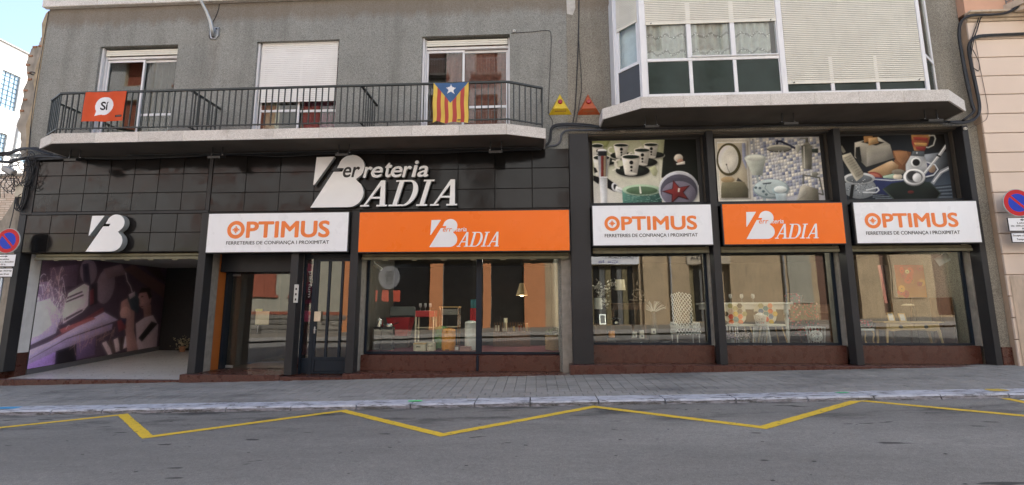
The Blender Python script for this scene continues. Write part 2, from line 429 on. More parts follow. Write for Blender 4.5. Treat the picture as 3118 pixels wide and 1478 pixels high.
def zigzag():
    # one continuous mitred outline of constant 12 cm width
    h = .065; L, Rr = [], []
    V = [Vector(p) for p in ZZ]
    for i, p in enumerate(V):
        ds = []
        if i > 0: ds.append((p-V[i-1]).normalized())
        if i < len(V)-1: ds.append((V[i+1]-p).normalized())
        ns = [Vector((-d.y, d.x)) for d in ds]; m = sum(ns, Vector((0, 0))).normalized(); k = h/max(.25, m.dot(ns[0]))
        L.append(p+m*k); Rr.append(p-m*k)
    mb = MB(); rr = random.Random(6)
    for i in range(len(V)-1):
        n = 40; jl = [rr.uniform(-.006, .006) for _ in range(n+1)]; jr = [rr.uniform(-.006, .006) for _ in range(n+1)]; d = (V[i+1]-V[i]).normalized(); nn = Vector((-d.y, d.x)); jl[0] = jl[n] = jr[0] = jr[n] = 0
        for k in range(n):
            q = [Rr[i].lerp(Rr[i+1], k/n)+nn*jr[k], Rr[i].lerp(Rr[i+1], (k+1)/n)+nn*jr[k+1], L[i].lerp(L[i+1], (k+1)/n)+nn*jl[k+1], L[i].lerp(L[i+1], k/n)+nn*jl[k]]
            mb.face([(p.x, p.y, gz(p.x, .05+E_)) for p in q])
    obj('zigzag_line', mb, YELL, road, label='yellow zigzag loading bay line')
zigzag()
paint('yellow_line', stripe((7.17, -2.72), (7.10, -4.4), .065, .065), YELL)
paint('crossing_bar', stripe((7.28, -2.86), (8.6, -2.90), .05, .05), M('road_white', (.6, .6, .6), .7, var=.15))
def debris():
    m = MB(); rr = random.Random(3)
    for i in range(90):
        x = rr.uniform(-8, 7); y = rr.uniform(-6.2, -2.9); a = rr.uniform(.008, .03); b = a*rr.uniform(.3, .7); t = rr.uniform(-.4, .4)
        m.face([(x+a*math.cos(k*1.05)*math.cos(t)-b*math.sin(k*1.05)*math.sin(t), y+a*math.cos(k*1.05)*math.sin(t)+b*math.sin(k*1.05)*math.cos(t), gz(x, .053)+.002*(k % 2)) for k in range(6)])
    o = obj('gum_spots', m, M('old_gum', (.02, .02, .02), .8), road, kind='stuff')
debris()
# pavement: bed + pavers
PF, PB = -2.30, .30
pv = struct('pavement', sheet(-60, 60, PF, PB, .125-.012, .178-.012), M('joint_sand', (.12, .115, .105), .95), label='grey tiled pavement sloping along the shop front', cat='pavement')
def pavers():
    rr = random.Random(5); ts = .2; g = .006; rows = [PF+.004+ts*i for i in range(13)]
    pav_a = lambda y: .125+(.178-.125)*(y-PF)/(PB-PF)
    single = 0; rest = MB(); src = None; far = MB()
    th = .03
    base = MB().box(-ts/2+g/2, ts/2-g/2, -ts/2+g/2, ts/2-g/2, -th, 0, .006)
    cells = []
    for j, y in enumerate(rows):
        if y+ts > PB: continue
        off = (j % 2)*.1 if j < 3 else 0
        for i in range(-72, 56):
            cells.append((i*ts+off+ts/2, y+ts/2))
    cells.sort(key=lambda c: c[0]**2+(c[1]+10.4)**2)
    for k, (x, y) in enumerate(cells):
        z = gz(x, pav_a(y))+rr.uniform(-.0025, .0025)
        if y > -.42 and abs(x) > 30: continue
        tilt = math.atan(SL)
        if k < 300 and abs(x) < 7.5:
            if src is None:
                src = obj('paving_tile', base, PAVE, pv, origin=(0, 0, 0)); WO[src.name] = Vector((x, y, z)); src.location = Vector((x, y, z))-WO[pv.name]; o = src
            else: o = inst(src, (x, y, z), pv)
            o.rotation_euler = (rr.uniform(-.006, .006)+.02, -tilt+rr.uniform(-.006, .006), 0)
        else:
            c, s_ = math.cos(rr.uniform(-.006, .006)), 0
            dz = [rr.uniform(-.003, .003) for _ in range(2)]
            rest.add([(x+a, y+b, z+cz+a*SL+dz[0]*a*10+dz[1]*b*10+b*.02) for a, b, cz in base.v], base.f)
    obj('paving_tile_field', rest, PAVE, pv, kind='stuff')
pavers()
kb = struct('kerb', sheet(-60, 60, -2.70, -2.29, .06, .06), CONC, label='low kerb with worn pale paint', cat='kerb')
def kerb():
    rr = random.Random(11); x = -16.0
    while x < 12.5:
        w = rr.choice([.9, 1.0, 1.1, 1.05]); y1 = PF-.003; y0 = -2.70+rr.uniform(-.008, .008); zt = .124+rr.uniform(-.006, .004)
        m = MB(); mf = MB(); n = 7; c = .022; xa, xb = x+.009, x+w-.011
        xs = [xa+(xb-xa)*i/n for i in range(n+1)]
        ed = [rr.uniform(-.007, .007) for _ in xs]; dz = [rr.uniform(-.007, .002) for _ in xs]
        for i in range(n):
            a, b = xs[i], xs[i+1]
            A = [(a, y1, gz(a, zt)), (a, y0+c+ed[i], gz(a, zt)), (a, y0+ed[i]*.6, gz(a, zt-c+dz[i])), (a, y0-.005, gz(a, .03))]
            Bq = [(b, y1, gz(b, zt)), (b, y0+c+ed[i+1], gz(b, zt)), (b, y0+ed[i+1]*.6, gz(b, zt-c+dz[i+1])), (b, y0-.005, gz(b, .03))]
            m.face([A[0], A[1], Bq[1], Bq[0]]); m.face([A[1], A[2], Bq[2], Bq[1]]); mf.face([A[2], A[3], Bq[3], Bq[2]])
        for xe, k in ((xa, 0), (xb, n)):
            m.face([(xe, y1, gz(xe, zt)), (xe, y0+c+ed[k], gz(xe, zt)), (xe, y0+ed[k]*.6, gz(xe, zt-c+dz[k])), (xe, y0, gz(xe, .03)), (xe, y1, gz(xe, .03))])
        s = obj('kerb_stone', m, KERB, kb); obj('kerb_face', mf, KERBF, s)
        x += w
kerb()
def dab(name, x, y, w, h, col, label, parent=kb):
    rr = random.Random(int(x*100)); m = MB()
    pts = [(x+w/2*math.copysign(abs(math.cos(t))**.5, math.cos(t))*rr.uniform(.8, 1.1), y+h/2*math.copysign(abs(math.sin(t))**.6, math.sin(t))*rr.uniform(.8, 1.1)) for t in [i*math.pi/7 for i in range(14)]]
    m.face([(a, b, gz(a, .129)) for a, b in pts])
    obj(name, m, M(name+'_paint', col, .7), parent, label=label)
dab('green_mark', -2.03, -2.48, .26, .1, (.05, .72, .16), 'bright green survey mark')
dab('green_fleck', 4.95, -2.42, .2, .08, (.06, .5, .2), 'faint green survey mark')
dab('yellow_mark', 7.32, -2.44, .3, .2, (.5, .36, .06), 'worn yellow paint at the kerb end')
dab('blue_mark', -9.4, -2.44, .75, .2, (.05, .3, .55), 'blue spray paint at the kerb end')
# ------------------------------------------------------------------ grey building with the long balcony
CURT_BROWN = M('brown_curtain', (.16, .05, .034), .9, vs=14, var=.3); CURT_DARK = M('dark_curtain', (.045, .037, .028), .9, vs=10, var=.3)
CURT_PLUM = M('plum_curtain', (.15, .02, .05), .9, vs=14, var=.3); CURT_CREAM = M('cream_curtain', (.5, .46, .36), .9, vs=10, var=.15)
BL = thing('apartment_building', 'grey speckled building with the long balcony over the left half of the shop', 'building', (-5.9, .1, 0))
WINS = [(-11.14, -9.05), (-6.98, -4.85), (-2.75, -.57)]
def curtain(x0, x1, y, z0, z1, amp, wl, mat, parent, name='curtain'):
    m = MB(); n = max(8, int((x1-x0)/wl*8)); rr = random.Random(int(x0*97)); ph = 0; pts = []
    for i in range(n+1):
        x = x0+(x1-x0)*i/n; ph += 2*math.pi/8*rr.uniform(.7, 1.3); pts.append((x, y+amp*math.sin(ph)))
    for i in range(n):
        a, b = pts[i], pts[i+1]; m.face([(*a, z0), (*b, z0), (*b, z1), (*a, z1)])
    return obj(name, m, mat, parent, smooth=True)
def left_building():
    m = MB(); m.wall(-12.68, .82, 5.33, 12.5, .06, .34, [(a, b, 5.56, 8.31) for a, b in WINS])
    m.box(-12.68, -12.44, .342, 7.0, -.4, 12.5); m.box(-12.438, .82, 6.75, 7.0, -.4, 12.5); m.box(-12.38, .80, .36, 6.74, 12.3, 12.48)
    m.box(.55, .80, .36, 6.74, -.4, 12.29)
    obj('wall', m, STUC, BL)
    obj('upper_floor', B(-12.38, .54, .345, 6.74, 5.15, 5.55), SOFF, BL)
    cp = part('coping', BL, -6, 0, 9.39); x = -12.76; k = 0
    while x < .8:
        w = 1.5; obj('coping_stone', B(x, min(x+w-.006, .815), -.07, .058, 9.40, 9.62, .012), SLAB, cp); x += w
    # upper windows
    for i, (a, b) in enumerate(WINS):
        w = part('window', BL, (a+b)/2, .2, 5.56)
        f = MB(); zt = 8.31 if i else 8.31; y0, y1 = .20, .27; t = .055
        f.box(a+.003, a+t+.03, y0, y1, 5.57, 8.30); f.box(b-t, b-.003, y0, y1, 5.57, 8.30); f.box(a+t+.032, b-t-.002, y0, y1, 5.57, 5.63); f.box(a+t+.032, b-t-.002, y0, y1, 8.03, 8.09)
        obj('frame', f, ALU, w)
        mid = (a+b)/2+(.02 if i != 2 else -.08)
        for (p, q, dy) in ((a+t+.035, mid+.03, .0), (mid-.03, b-t-.005, .045)):
            lf = MB(); yy = .235+dy; s_ = .045
            lf.box(p, p+s_, yy, yy+.03, 5.64, 8.02); lf.box(q-s_, q, yy, yy+.03, 5.64, 8.02); lf.box(p+s_+.001, q-s_-.001, yy, yy+.03, 5.64, 5.70); lf.box(p+s_+.001, q-s_-.001, yy, yy+.03, 7.96, 8.02)
            if dy or i == 1: lf.box(p+s_+.001, q-s_-.001, yy+.002, yy+.028, 6.50, 6.56)
            obj('sash', lf, ALU, w)
            obj('pane', B(p+s_+.002, q-s_-.002, yy+.012, yy+.016, 5.702, 7.958), GLASS2, w)
        if i == 1:
            z = 6.72; src = None
            while z < 8.29:
                if src is None: src = obj('shutter_slat', B(a+.09, b-.06, .148, .165, z, z+.047, .006), SHUTW, w)
                else: inst(src, ((a+.09+b-.06)/2, .1565, z), w)
                z += .052
        else:
            for k in range(3): obj('shutter_slat', B(a+.09, b-.06, .15, .17, 8.095+k*.052, 8.142+k*.052, .006), SHUT, w)
        obj('shutter_guide', B(a+.004, a+.05, .12, .18, 5.57, 8.30), ALU, w)
        cl, cr = ((CURT_CREAM, CURT_DARK), (CURT_CREAM, CURT_PLUM), (CURT_BROWN, CURT_BROWN))[i]
        if i == 0: curtain(mid, b-.02, .40, 5.6, 8.2, .03, .16, cr, w)
        elif i == 1: curtain(mid, b-.02, .40, 5.6, 8.2, .03, .16, cr, w); curtain(a+.08, a+.5, .44, 5.6, 8.2, .02, .12, cl, w)
        else: curtain(mid+.02, b-.05, .345, 5.6, 8.2, .018, .2, cr, w); curtain(a+.55, mid, .40, 5.6, 8.2, .02, .2, cl, w)
    obj('room_partition', B(-12.38, .54, 2.6, 2.7, 5.56, 9.0), M('room_wall', (.16, .14, .11), .9), BL)
    # balcony
    bal = part('balcony', BL, -5.6, -.5, 5.315)
    out = [(-11.5, .055), (-11.5, -.69), (-10.89, -1.0), (-.58, -1.0), (.26, -.69), (.26, .055)]
    ins = [(-11.47, .056), (-11.47, -.67), (-10.88, -.965), (-.59, -.965), (.23, -.67), (.23, .056)]
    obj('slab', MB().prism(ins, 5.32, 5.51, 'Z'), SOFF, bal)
    def fascia(p, q):
        d = Vector((q[0]-p[0], q[1]-p[1])); L = d.length; d.normalize(); nrm = Vector((d.y, -d.x)); n = max(1, round(L/1.05)); g = .003
        for i in range(n):
            a = Vector(p)+d*(L*i/n+g); b = Vector(p)+d*(L*(i+1)/n-g); c = .008
            pol = [(a.x, a.y), (b.x, b.y), (b.x-nrm.x*.032, b.y-nrm.y*.032), (a.x-nrm.x*.032, a.y-nrm.y*.032)]
            obj('fascia_stone', MB().prism(pol, 5.312+random.uniform(-.002, .002), 5.545, 'Z'), SLAB, bal)
    for i in range(5): fascia(out[i], out[i+1])
    obj('balcony_tiles', MB().prism(ins, 5.512, 5.535, 'Z'), M('terracotta_floor', (.25, .12, .08), .7), bal)
    path = [(-11.44, .05), (-11.44, -.62), (-10.84, -.955), (-.56, -.955), (.19, -.62), (.19, .05)]
    bs = MB().box(-.011, .011, -.011, .011, 0, .87); src = None
    segs = [(path[i], path[i+1]) for i in range(5)] + [((-7.76, .05), (-7.76, -.93)), ((-3.82, .05), (-3.82, -.93))]
    for p, q in segs:
        d = Vector((q[0]-p[0], q[1]-p[1])); L = d.length; d.normalize(); nr = Vector((-d.y, d.x))
        for z0, z1, h in ((6.505, 6.545, .024), (5.655, 5.68, .015)):
            a, b = Vector(p)-d*.002, Vector(q)-d*.003
            pol = [(a.x+nr.x*h, a.y+nr.y*h), (b.x+nr.x*h, b.y+nr.y*h), (b.x-nr.x*h, b.y-nr.y*h), (a.x-nr.x*h, a.y-nr.y*h)]
            obj('handrail' if h > .02 else 'bottom_rail', MB().prism(pol, z0, z1, 'Z'), RAIL, bal)
        n = max(2, round(L/.142))
        for i in range(1, n+1):
            if i == n and q in ((-7.76, -.93), (-3.82, -.93)): continue
            if i == n and q == (.19, .05): continue
            c = Vector(p)+d*(L*i/n)
            if src is None: src = obj('baluster', bs, RAIL, bal, origin=(0, 0, 0)); WO[src.name] = Vector((c.x, c.y, 5.655)); src.location = WO[src.name]-WO[bal.name]; o = src
            else: o = inst(src, (c.x, c.y, 5.64), bal)
            o.rotation_euler.z = math.atan2(d.y, d.x)
    for x in (-10.84, -8.9, -7.0, -5.1, -3.2, -.56): obj('rail_foot', B(x-.012, x+.012, -.967, -.943, 5.50, 5.657), RAIL, bal)
    for p in path[1:2]+path[4:5]: obj('rail_foot', B(p[0]-.012, p[0]+.012, p[1]-.012, p[1]+.012, 5.50, 5.657), RAIL, bal)
    # black tile cladding
    obj('cladding_backing', B(-12.56, .80, .025, .30, 2.96, 5.325), M('cladding_backing', (.008, .007, .007), .7), BL)
    def tiles(xs, zs, y=0.0, skip=None):
        rr = random.Random(2); g = .007
        for i in range(len(xs)-1):
            for k in range(len(zs)-1):
                m = B(xs[i]+g, xs[i+1]-g, y, y+.02, zs[k]+g, zs[k+1]-g, .004); c = ((xs[i]+xs[i+1])/2, y, (zs[k]+zs[k+1])/2)
                m.rot(rr.uniform(-.007, .007), c, 'X'); m.rot(rr.uniform(-.007, .007), c, 'Z'); obj('cladding_tile', m, TILE, BL)
    tiles([-12.245+.6235*i for i in range(8)], [3.955, 4.405, 4.865, 5.315])
    tiles([-12.37+.636*i for i in range(8)], [2.965, 3.425, 3.885])
    cx = [-7.77, -6.93, -6.09, -5.24, -4.395, -3.53, -2.66, -1.79, -.92, -.05, .815]
    tiles(cx, [3.905, 4.375, 4.86, 5.325])
    for x0, x1, z0, z1 in ((-12.56, -12.255, 3.895, 5.32), (-12.25, -7.79, 3.889, 3.951), (-7.872, -7.778, 3.955, 5.32), (-12.56, -12.38, 2.965, 3.885)):
        obj('trim_panel', B(x0, x1, -.012, .022, z0, z1, .004), PILL, BL)
    # pillars
    for x0, x1, z0, z1 in ((-12.56, -12.385, .17, 2.962), (-7.93, -7.745, .155, 3.887), (-5.685, -5.505, .13, 2.9), (-4.275, -4.09, .19, 3.90)):
        obj('pillar', B(x0, x1, -.02 if z1 > 3 else 0, .25, z0, z1, .006), PILL, BL)
    for x0, x1, y0, y1, z0, z1, mt in ((-12.56, -12.388, .255, .34, .58, 2.96, M('white_jamb', (.70, .70, .69), .8, dirt=.15)), (-12.56, -12.386, .255, .34, -.1, .577, GRAN), (-12.56, -12.392, .345, .5, .58, 2.95, M('white_jamb', (.70, .70, .69), .8, dirt=.15)),
            (-12.56, -12.390, .345, .5, -.1, .577, GRAN), (-7.93, -7.75, .255, .49, .16, 2.95, CONC), (-7.93, -7.755, .492, .77, .16, 2.95, M('orange_jamb', (.42, .13, .025), .5)),
            (-4.275, -4.10, .255, .68, .19, 2.9, CONC), (-5.685, -5.52, .255, .30, .5, 2.9, CONC), (.60, .82, .22, .68, .19, 2.9, CONC)):
        obj('jamb', B(x0, x1, y0, y1, z0, z1), mt, BL)
    obj('jamb', B(-12.75, -12.565, .01, .3, -.2, .30), GRAN, BL)
    # granite steps and plinths
    def step(x0, x1, y0, y1, zt, b=.008): obj('granite_step', B(x0, x1, y0, y1, -.35, zt, b), GRAN, BL)
    step(-8.02, -5.70, -.12, 1.0, .152); step(-5.698, -4.285, -.12, .45, .115); step(-4.283, .735, -.12, .60, .187)
    step(-12.56, -8.022, -.02, .10, .012); step(-12.8, -12.565, -.04, .10, .17)
    for x0, x1 in ((-4.088, -1.375), (-1.315, .78)): obj('plinth_panel', B(x0, x1, .42, .46, .188, .545, .004), GRAN, BL)
    obj('plinth_panel', B(-5.683, -5.515, .20, .30, .116, .497), GRAN, BL)
    # big shop window
    sw = part('shop_window', BL, -1.6, .65, .55); f = MB(); y0, y1 = .60, .66
    f.box(-4.085, -4.03, y0, y1, .55, 2.90); f.box(.74, .79, y0, y1, .55, 2.90); f.box(-4.028, -1.415, y0, y1, .55, .605); f.box(-1.27, .738, y0, y1, .55, .605); f.box(-4.028, -1.415, y0, y1, 2.82, 2.90); f.box(-1.27, .738, y0, y1, 2.82, 2.90)
    obj('frame', f, NAVY, sw); obj('transom_panel', B(-4.085, .79, .60, .66, 2.902, 3.10), PILLS, sw); obj('mullion', MB().box(-1.413, -1.272, .585, .655, .55, 2.90, .006), NAVY, sw); obj('downpipe', B(-1.37, -1.32, .40, .455, .19, .549, .01), NAVY, sw)
    obj('pane', B(-4.028, -1.415, .625, .631, .607, 2.818), GLASS, sw); obj('pane', B(-1.27, .738, .625, .631, .607, 2.818), GLASS, sw)
    # rolling shutter housings
    for x0, x1, z0, z1, y in ((-12.12, -7.95, 2.79, 2.925, .08), (-4.06, .78, 2.74, 2.87, .12)):
        rb = part('roller_shutter', BL, (x0+x1)/2, y, z0)
        obj('bottom_bar', B(x0, x1, y, y+.06, z0, z0+.07, .01), OLIVE, rb); obj('rolled_curtain', B(x0, x1, y+.015, y+.2, z0+.075, z1+.02, .02), OLIVE, rb)
        for k in range(7): obj('foot_block', B(x0+.5+(x1-x0)/7*k, x0+.62+(x1-x0)/7*k, y+.01, y+.05, z0-.02, z0), OLIVE, rb)
    # glass entrance door
    d = part('glass_door', BL, -6.8, .95, .15)
    obj('lintel_box', B(-7.75, -5.70, .55, 1.0, 2.52, 2.955), PILLS, d)
    obj('door_post', B(-7.75, -7.70, .78, .99, .153, 2.515), NAVY, d); obj('door_post', B(-5.76, -5.70, .78, .99, .153, 2.515), NAVY, d)
    for x0, x1 in ((-7.695, -6.853), (-6.847, -5.765)): obj('pane', B(x0, x1, .95, .958, .17, 2.505), GLASS, d)
    obj('patch_fitting', B(-7.69, -7.50, .94, .97, .175, .235), STEEL, d); obj('patch_fitting', B(-7.69, -7.5, .94, .97, 2.44, 2.5), STEEL, d)
    obj('pull_handle', MB().tube([(-6.91, .93, 1.0), (-6.91, .90, 1.02), (-6.91, .90, 1.18), (-6.91, .93, 1.2)], .012), STEEL, d)
    # street door of the flats
    g = part('street_door', BL, -4.9, .32, .12); f = MB(); y0, y1 = .30, .36
    f.box(-5.515, -5.46, y0, y1, .117, 2.9); f.box(-5.29, -5.20, y0, y1, .117, 2.9); f.box(-4.33, -4.28, y0, y1, .117, 2.9); f.box(-5.458, -5.292, y0, y1, 2.80, 2.9); f.box(-5.198, -4.332, y0, y1, 2.80, 2.9)
    obj('door_frame', f, NAVY, g)
    obj('side_panel', B(-5.458, -5.292, .315, .345, .13, .48, .008), NAVY, g); obj('pane', B(-5.458, -5.292, .325, .331, .483, 2.798), GLASS, g)
    lf = MB(); lf.box(-5.195, -5.14, .305, .355, .13, 2.795); lf.box(-4.39, -4.335, .305, .355, .13, 2.795); lf.box(-5.138, -4.392, .305, .355, .44, .50); lf.box(-5.138, -4.392, .305, .355, 2.735, 2.795); lf.box(-5.138, -4.392, .305, .355, .13, .17)
    obj('leaf_frame', lf, NAVY, g); obj('kick_panel', B(-5.138, -4.392, .315, .345, .172, .438, .008), NAVY, g)
    for x in (-4.915, -4.60): obj('glazing_bar', B(x, x+.055, .30, .356, .502, 2.733), NAVY, g)
    for x0, x1 in ((-5.138, -4.917), (-4.858, -4.602), (-4.543, -4.392)): obj('pane', B(x0, x1, .327, .333, .502, 2.733), GLASS, g)
    obj('letter_plate', B(-5.19, -5.03, .27, .304, 1.32, 1.55, .01), M('cream_plate', (.62, .52, .38), .5), g)
    obj('lock', MB().box(-5.185, -5.15, .285, .304, 1.04, 1.2, .006).tube([(-5.168, .29, 1.13), (-5.168, .25, 1.13), (-5.10, .25, 1.13)], .009), STEEL, g)
    ic = part('intercom', BL, -5.48, .24, 1.75); obj('plate', B(-5.555, -5.45, -.022, .0, 1.75, 2.17, .006), STEEL, ic)
    for k in range(3): obj('button', B(-5.52, -5.485, -.028, -.0225, 1.80+k*.12, 1.85+k*.12, .002), BLACK, ic)
    # entrance passage
    e = part('entrance_passage', BL, -10.2, 2.2, 0)
    obj('floor', MB().add([(-12.39, .10, .012), (-7.95, .10, .012), (-7.95, 4.45, .28), (-12.39, 4.45, .28), (-12.39, .10, -.3), (-7.95, .10, -.3), (-7.95, 4.45, -.3), (-12.39, 4.45, -.3)],
        [(0, 1, 2, 3), (0, 4, 5, 1)]), M('pale_floor_tiles', (.52, .51, .49), .32, var=.08), e)
    obj('back_wall', B(-12.39, -7.6, 4.45, 4.6, 0, 3.2), M('blackboard_wall', (.016, .017, .018), .6), e)
    obj('side_wall', B(-7.93, -7.80, .5, 4.44, 0, 3.2), M('passage_wall', (.10, .09, .085), .8), e); obj('ceiling', B(-12.39, -7.94, .3, 4.44, 2.98, 3.05), M('passage_ceiling', (.22, .21, .2), .8), e)
    obj('skirting', MB().add([(-12.36, .5, .035), (-12.36, 4.44, .28), (-12.36, 4.44, .40), (-12.36, .5, .155)], [(0, 1, 2, 3)]), M('grey_skirting', (.12, .12, .13), .6), e)
    # rooms behind the shop window and doors
    RW = M('shop_wall', (.05, .045, .04), .85); RF = M('shop_floor', (.16, .13, .11), .5)
    rm = part('shop_room', BL, -1.7, 3, .2)
    obj('display_floor', B(-4.09, .79, .665, 2.6, .45, .60), M('display_cloth', (.11, .02, .03), .8, vs=2, var=.5), rm)
    obj('floor', B(-7.75, .79, 2.61, 6.7, .05, .2), RF, rm); obj('room_back', B(-7.75, .54, 5.4, 5.5, 0, 5.1), RW, rm)
    obj('ceiling', B(-7.75, .54, .69, 5.39, 3.05, 3.12), M('shop_ceiling', (.10, .095, .09), .8), rm)
    obj('room_side', B(-4.30, -4.16, .69, 3.0, .15, 3.04), M('rough_room_side', (.12, .11, .095), .9, bump=.4, bs=14), rm); obj('room_side', B(-5.70, -5.62, 1.0, 3.4, .15, 3.04), M('vestibule_wall', (.42, .30, .22), .85), rm)
    obj('room_side', B(-7.93, -7.80, 1.0, 3.4, .15, 3.04), M('vestibule_wall', (.42, .30, .22), .85), rm); obj('vestibule_floor', B(-7.79, -5.71, 1.001, 5.39, -.1, .14), RF, rm)
    obj('hall_floor', B(-5.61, -4.31, .46, 5.39, -.1, .11), RF, rm)
left_building()
# ------------------------------------------------------------------ right building with the bay window
BR = thing('corner_building', 'brownish speckled building with the glazed bay over the right half of the shop', 'building', (5.4, .1, 0))
BAYS = [(1.27, 3.98), (4.14, 6.83), (6.98, 9.65)]
def right_building():
    m = MB(); m.wall(.823, 9.99, 5.70, 14, .065, .34, [(2.0, 8.75, 6.2, 8.95)])
    m.box(.823, 9.99, 7.4, 7.6, -.4, 14); m.box(.823, 9.99, .345, 7.39, 13.7, 13.98); m.box(9.75, 9.985, .345, 7.39, -.4, 13.69)
    obj('wall', m, STUC2, BR)
    obj('wall_strip', B(9.785, 9.99, .02, .34, .79, 5.698), STUC2, BR); obj('wall_strip_base', B(9.785, 9.995, -.01, .34, .2, .788, .005), GRAN, BR)
    obj('plaster_patch', MB().prism([(.84, 8.80), (.98, 8.76), (1.05, 8.95), (1.04, 9.4), (.83, 9.4)], .062, .066), M('fresh_plaster', (.46, .44, .40), .9, var=.2, vs=9), BR)
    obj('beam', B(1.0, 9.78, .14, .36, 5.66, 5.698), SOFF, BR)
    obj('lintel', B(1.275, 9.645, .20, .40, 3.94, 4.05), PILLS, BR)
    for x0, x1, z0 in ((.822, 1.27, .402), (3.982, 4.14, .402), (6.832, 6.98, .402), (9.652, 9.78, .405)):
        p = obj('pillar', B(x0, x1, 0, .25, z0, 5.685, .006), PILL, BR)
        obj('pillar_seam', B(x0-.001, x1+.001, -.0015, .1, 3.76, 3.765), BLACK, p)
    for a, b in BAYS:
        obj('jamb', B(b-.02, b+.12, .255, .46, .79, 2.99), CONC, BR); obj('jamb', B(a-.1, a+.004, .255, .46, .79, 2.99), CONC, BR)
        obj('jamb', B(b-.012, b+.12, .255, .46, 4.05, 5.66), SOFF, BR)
    obj('granite_step', B(.738, 9.64, -.12, .30, -.25, .40, .008), GRAN, BR)
    for i, (a, b) in enumerate(BAYS):
        obj('plinth_panel', B(a, b-.002, .30, .34, .401, .79, .004), GRAN, BR)
        w = part('shop_window', BR, (a+b)/2, .42, .79); f = MB(); y0, y1 = .40, .455; r = b-.024
        f.box(a+.006, a+.05, y0, y1, .79, 2.97); f.box(r-.055, r, y0, y1, .79, 2.97); f.box(a+.052, r-.057, y0, y1, .79, .835); f.box(a+.052, r-.057, y0, y1, 2.86, 2.97)
        obj('frame', f, NAVY, w); obj('transom_panel', B(a+.006, r, .40, .455, 2.972, 3.13), PILLS, w); obj('pane', B(a+.052, r-.057, .42, .426, .837, 2.858), GLASS, w)
        rb = part('roller_shutter', BR, (a+b)/2, .1, 2.85); obj('bottom_bar', B(a+.05, b-.05, .10, .16, 2.845, 2.92, .01), OLIVE, rb); obj('rolled_curtain', B(a+.05, b-.05, .12, .3, 2.922, 2.985, .01), OLIVE, rb)
        u = part('upper_window', BR, (a+b)/2, .34, 4.05); f = MB()
        f.box(a+.01, a+.06, .33, .38, 4.052, 5.655); f.box(r-.09, r, .33, .38, 4.052, 5.655); f.box(a+.062, r-.092, .33, .38, 5.62, 5.655)
        obj('frame', f, BLACK, u); obj('backing', B(a, b, .40, .44, 4.052, 5.658), DARKIN, u)
    # room
    rm = part('shop_room', BR, 5.4, 3, .4)
    obj('display_floor', B(1.0, 9.74, .457, 2.6, .5, .74), M('display_boards', (.09, .06, .045), .6, vs=2), rm); obj('floor', B(.83, 9.74, 2.61, 7.3, .2, .4), M('shop_floor', (.16, .13, .11), .5), rm)
    obj('room_back', B(.83, 9.74, 4.6, 4.7, .2, 5.6), M('grey_room_wall', (.05, .045, .036), .85), rm); obj('ceiling', B(1.0, 9.74, .46, 4.59, 3.05, 3.12), M('shop_ceiling', (.10, .095, .09), .8), rm)
    for x in (4.06, 6.905): obj('room_column', B(x-.07, x+.07, .47, .75, .75, 3.04), CONC, rm)
    # bay
    bay = part('bay_window', BR, 5.3, -.5, 5.81)
    out = [(1.54, .06), (1.54, -.50), (2.28, -1.05), (8.52, -1.05), (9.32, -.50), (9.32, .06)]
    ins = [(1.572, .061), (1.572, -.485), (2.29, -1.017), (8.51, -1.017), (9.288, -.485), (9.288, .061)]
    obj('slab', MB().prism(ins, 5.815, 6.04, 'Z'), SOFF, bay)
    for p, q in zip(out[:-1], out[1:]):
        d = Vector((q[0]-p[0], q[1]-p[1])); L = d.length; d.normalize(); nr = Vector((d.y, -d.x)); n = max(1, round(L/.9))
        for i in range(n):
            a = Vector(p)+d*(L*i/n+.003); b = Vector(p)+d*(L*(i+1)/n-.003)
            pol = [(a.x, a.y), (b.x, b.y), (b.x-nr.x*.03, b.y-nr.y*.03), (a.x-nr.x*.03, a.y-nr.y*.03)]
            obj('fascia_stone', MB().prism(pol, 5.808+random.uniform(-.002, .002), 6.055, 'Z'), SLAB, bay)
    Y = -.98
    def vbar(x0, x1, z0, z1, y0=Y, y1=Y+.07, nm='frame_post', b=.006): obj(nm, B(x0, x1, y0, y1, z0, z1, b), ALU, bay)
    vbar(2.325, 2.45, 6.056, 9.0, Y-.015); vbar(5.25, 5.365, 6.056, 9.0, Y-.015); vbar(8.15, 8.225, 6.056, 9.0, Y-.015)
    vbar(2.452, 5.248, 6.056, 6.145, nm='frame_rail'); vbar(2.452, 5.248, 6.885, 6.955, nm='frame_rail'); vbar(5.367, 8.148, 6.056, 6.125, nm='frame_rail')
    vbar(3.40, 5.23, 6.957, 6.985, Y-.03, Y+.0, nm='slider_rail')
    DG = M('dark_green_panel', (.020, .034, .029), .15, spec=.2, var=.3, vs=2)
    src = {}
    for a, b in ((2.475, 3.34), (3.42, 4.27), (4.35, 5.225)):
        obj('spandrel_pane', B(a, b, Y+.02, Y+.03, 6.147, 6.883), DG, bay)
        obj('pane', B(a, b, Y+.02, Y+.026, 6.957, 8.2), GLASS2, bay)
    for x0, x1 in ((2.452, 2.473), (3.342, 3.418), (4.272, 4.348), (5.227, 5.248)):
        vbar(x0, x1, 6.147, 6.883, nm='glazing_bar'); vbar(x0-.01*(x0 > 3 and x0 < 5), x1+.012*(x0 > 3 and x0 < 5), 6.957, 8.25, nm='glazing_bar')
    for x0, x1 in ((5.367, 6.25), (6.33, 7.17), (7.24, 8.148)): obj('spandrel_pane', B(x0, x1, Y+.02, Y+.03, 6.127, 7.0), DG, bay)
    for x0, x1 in ((6.252, 6.328), (7.172, 7.238)): vbar(x0, x1, 6.127, 6.9, nm='glazing_bar')
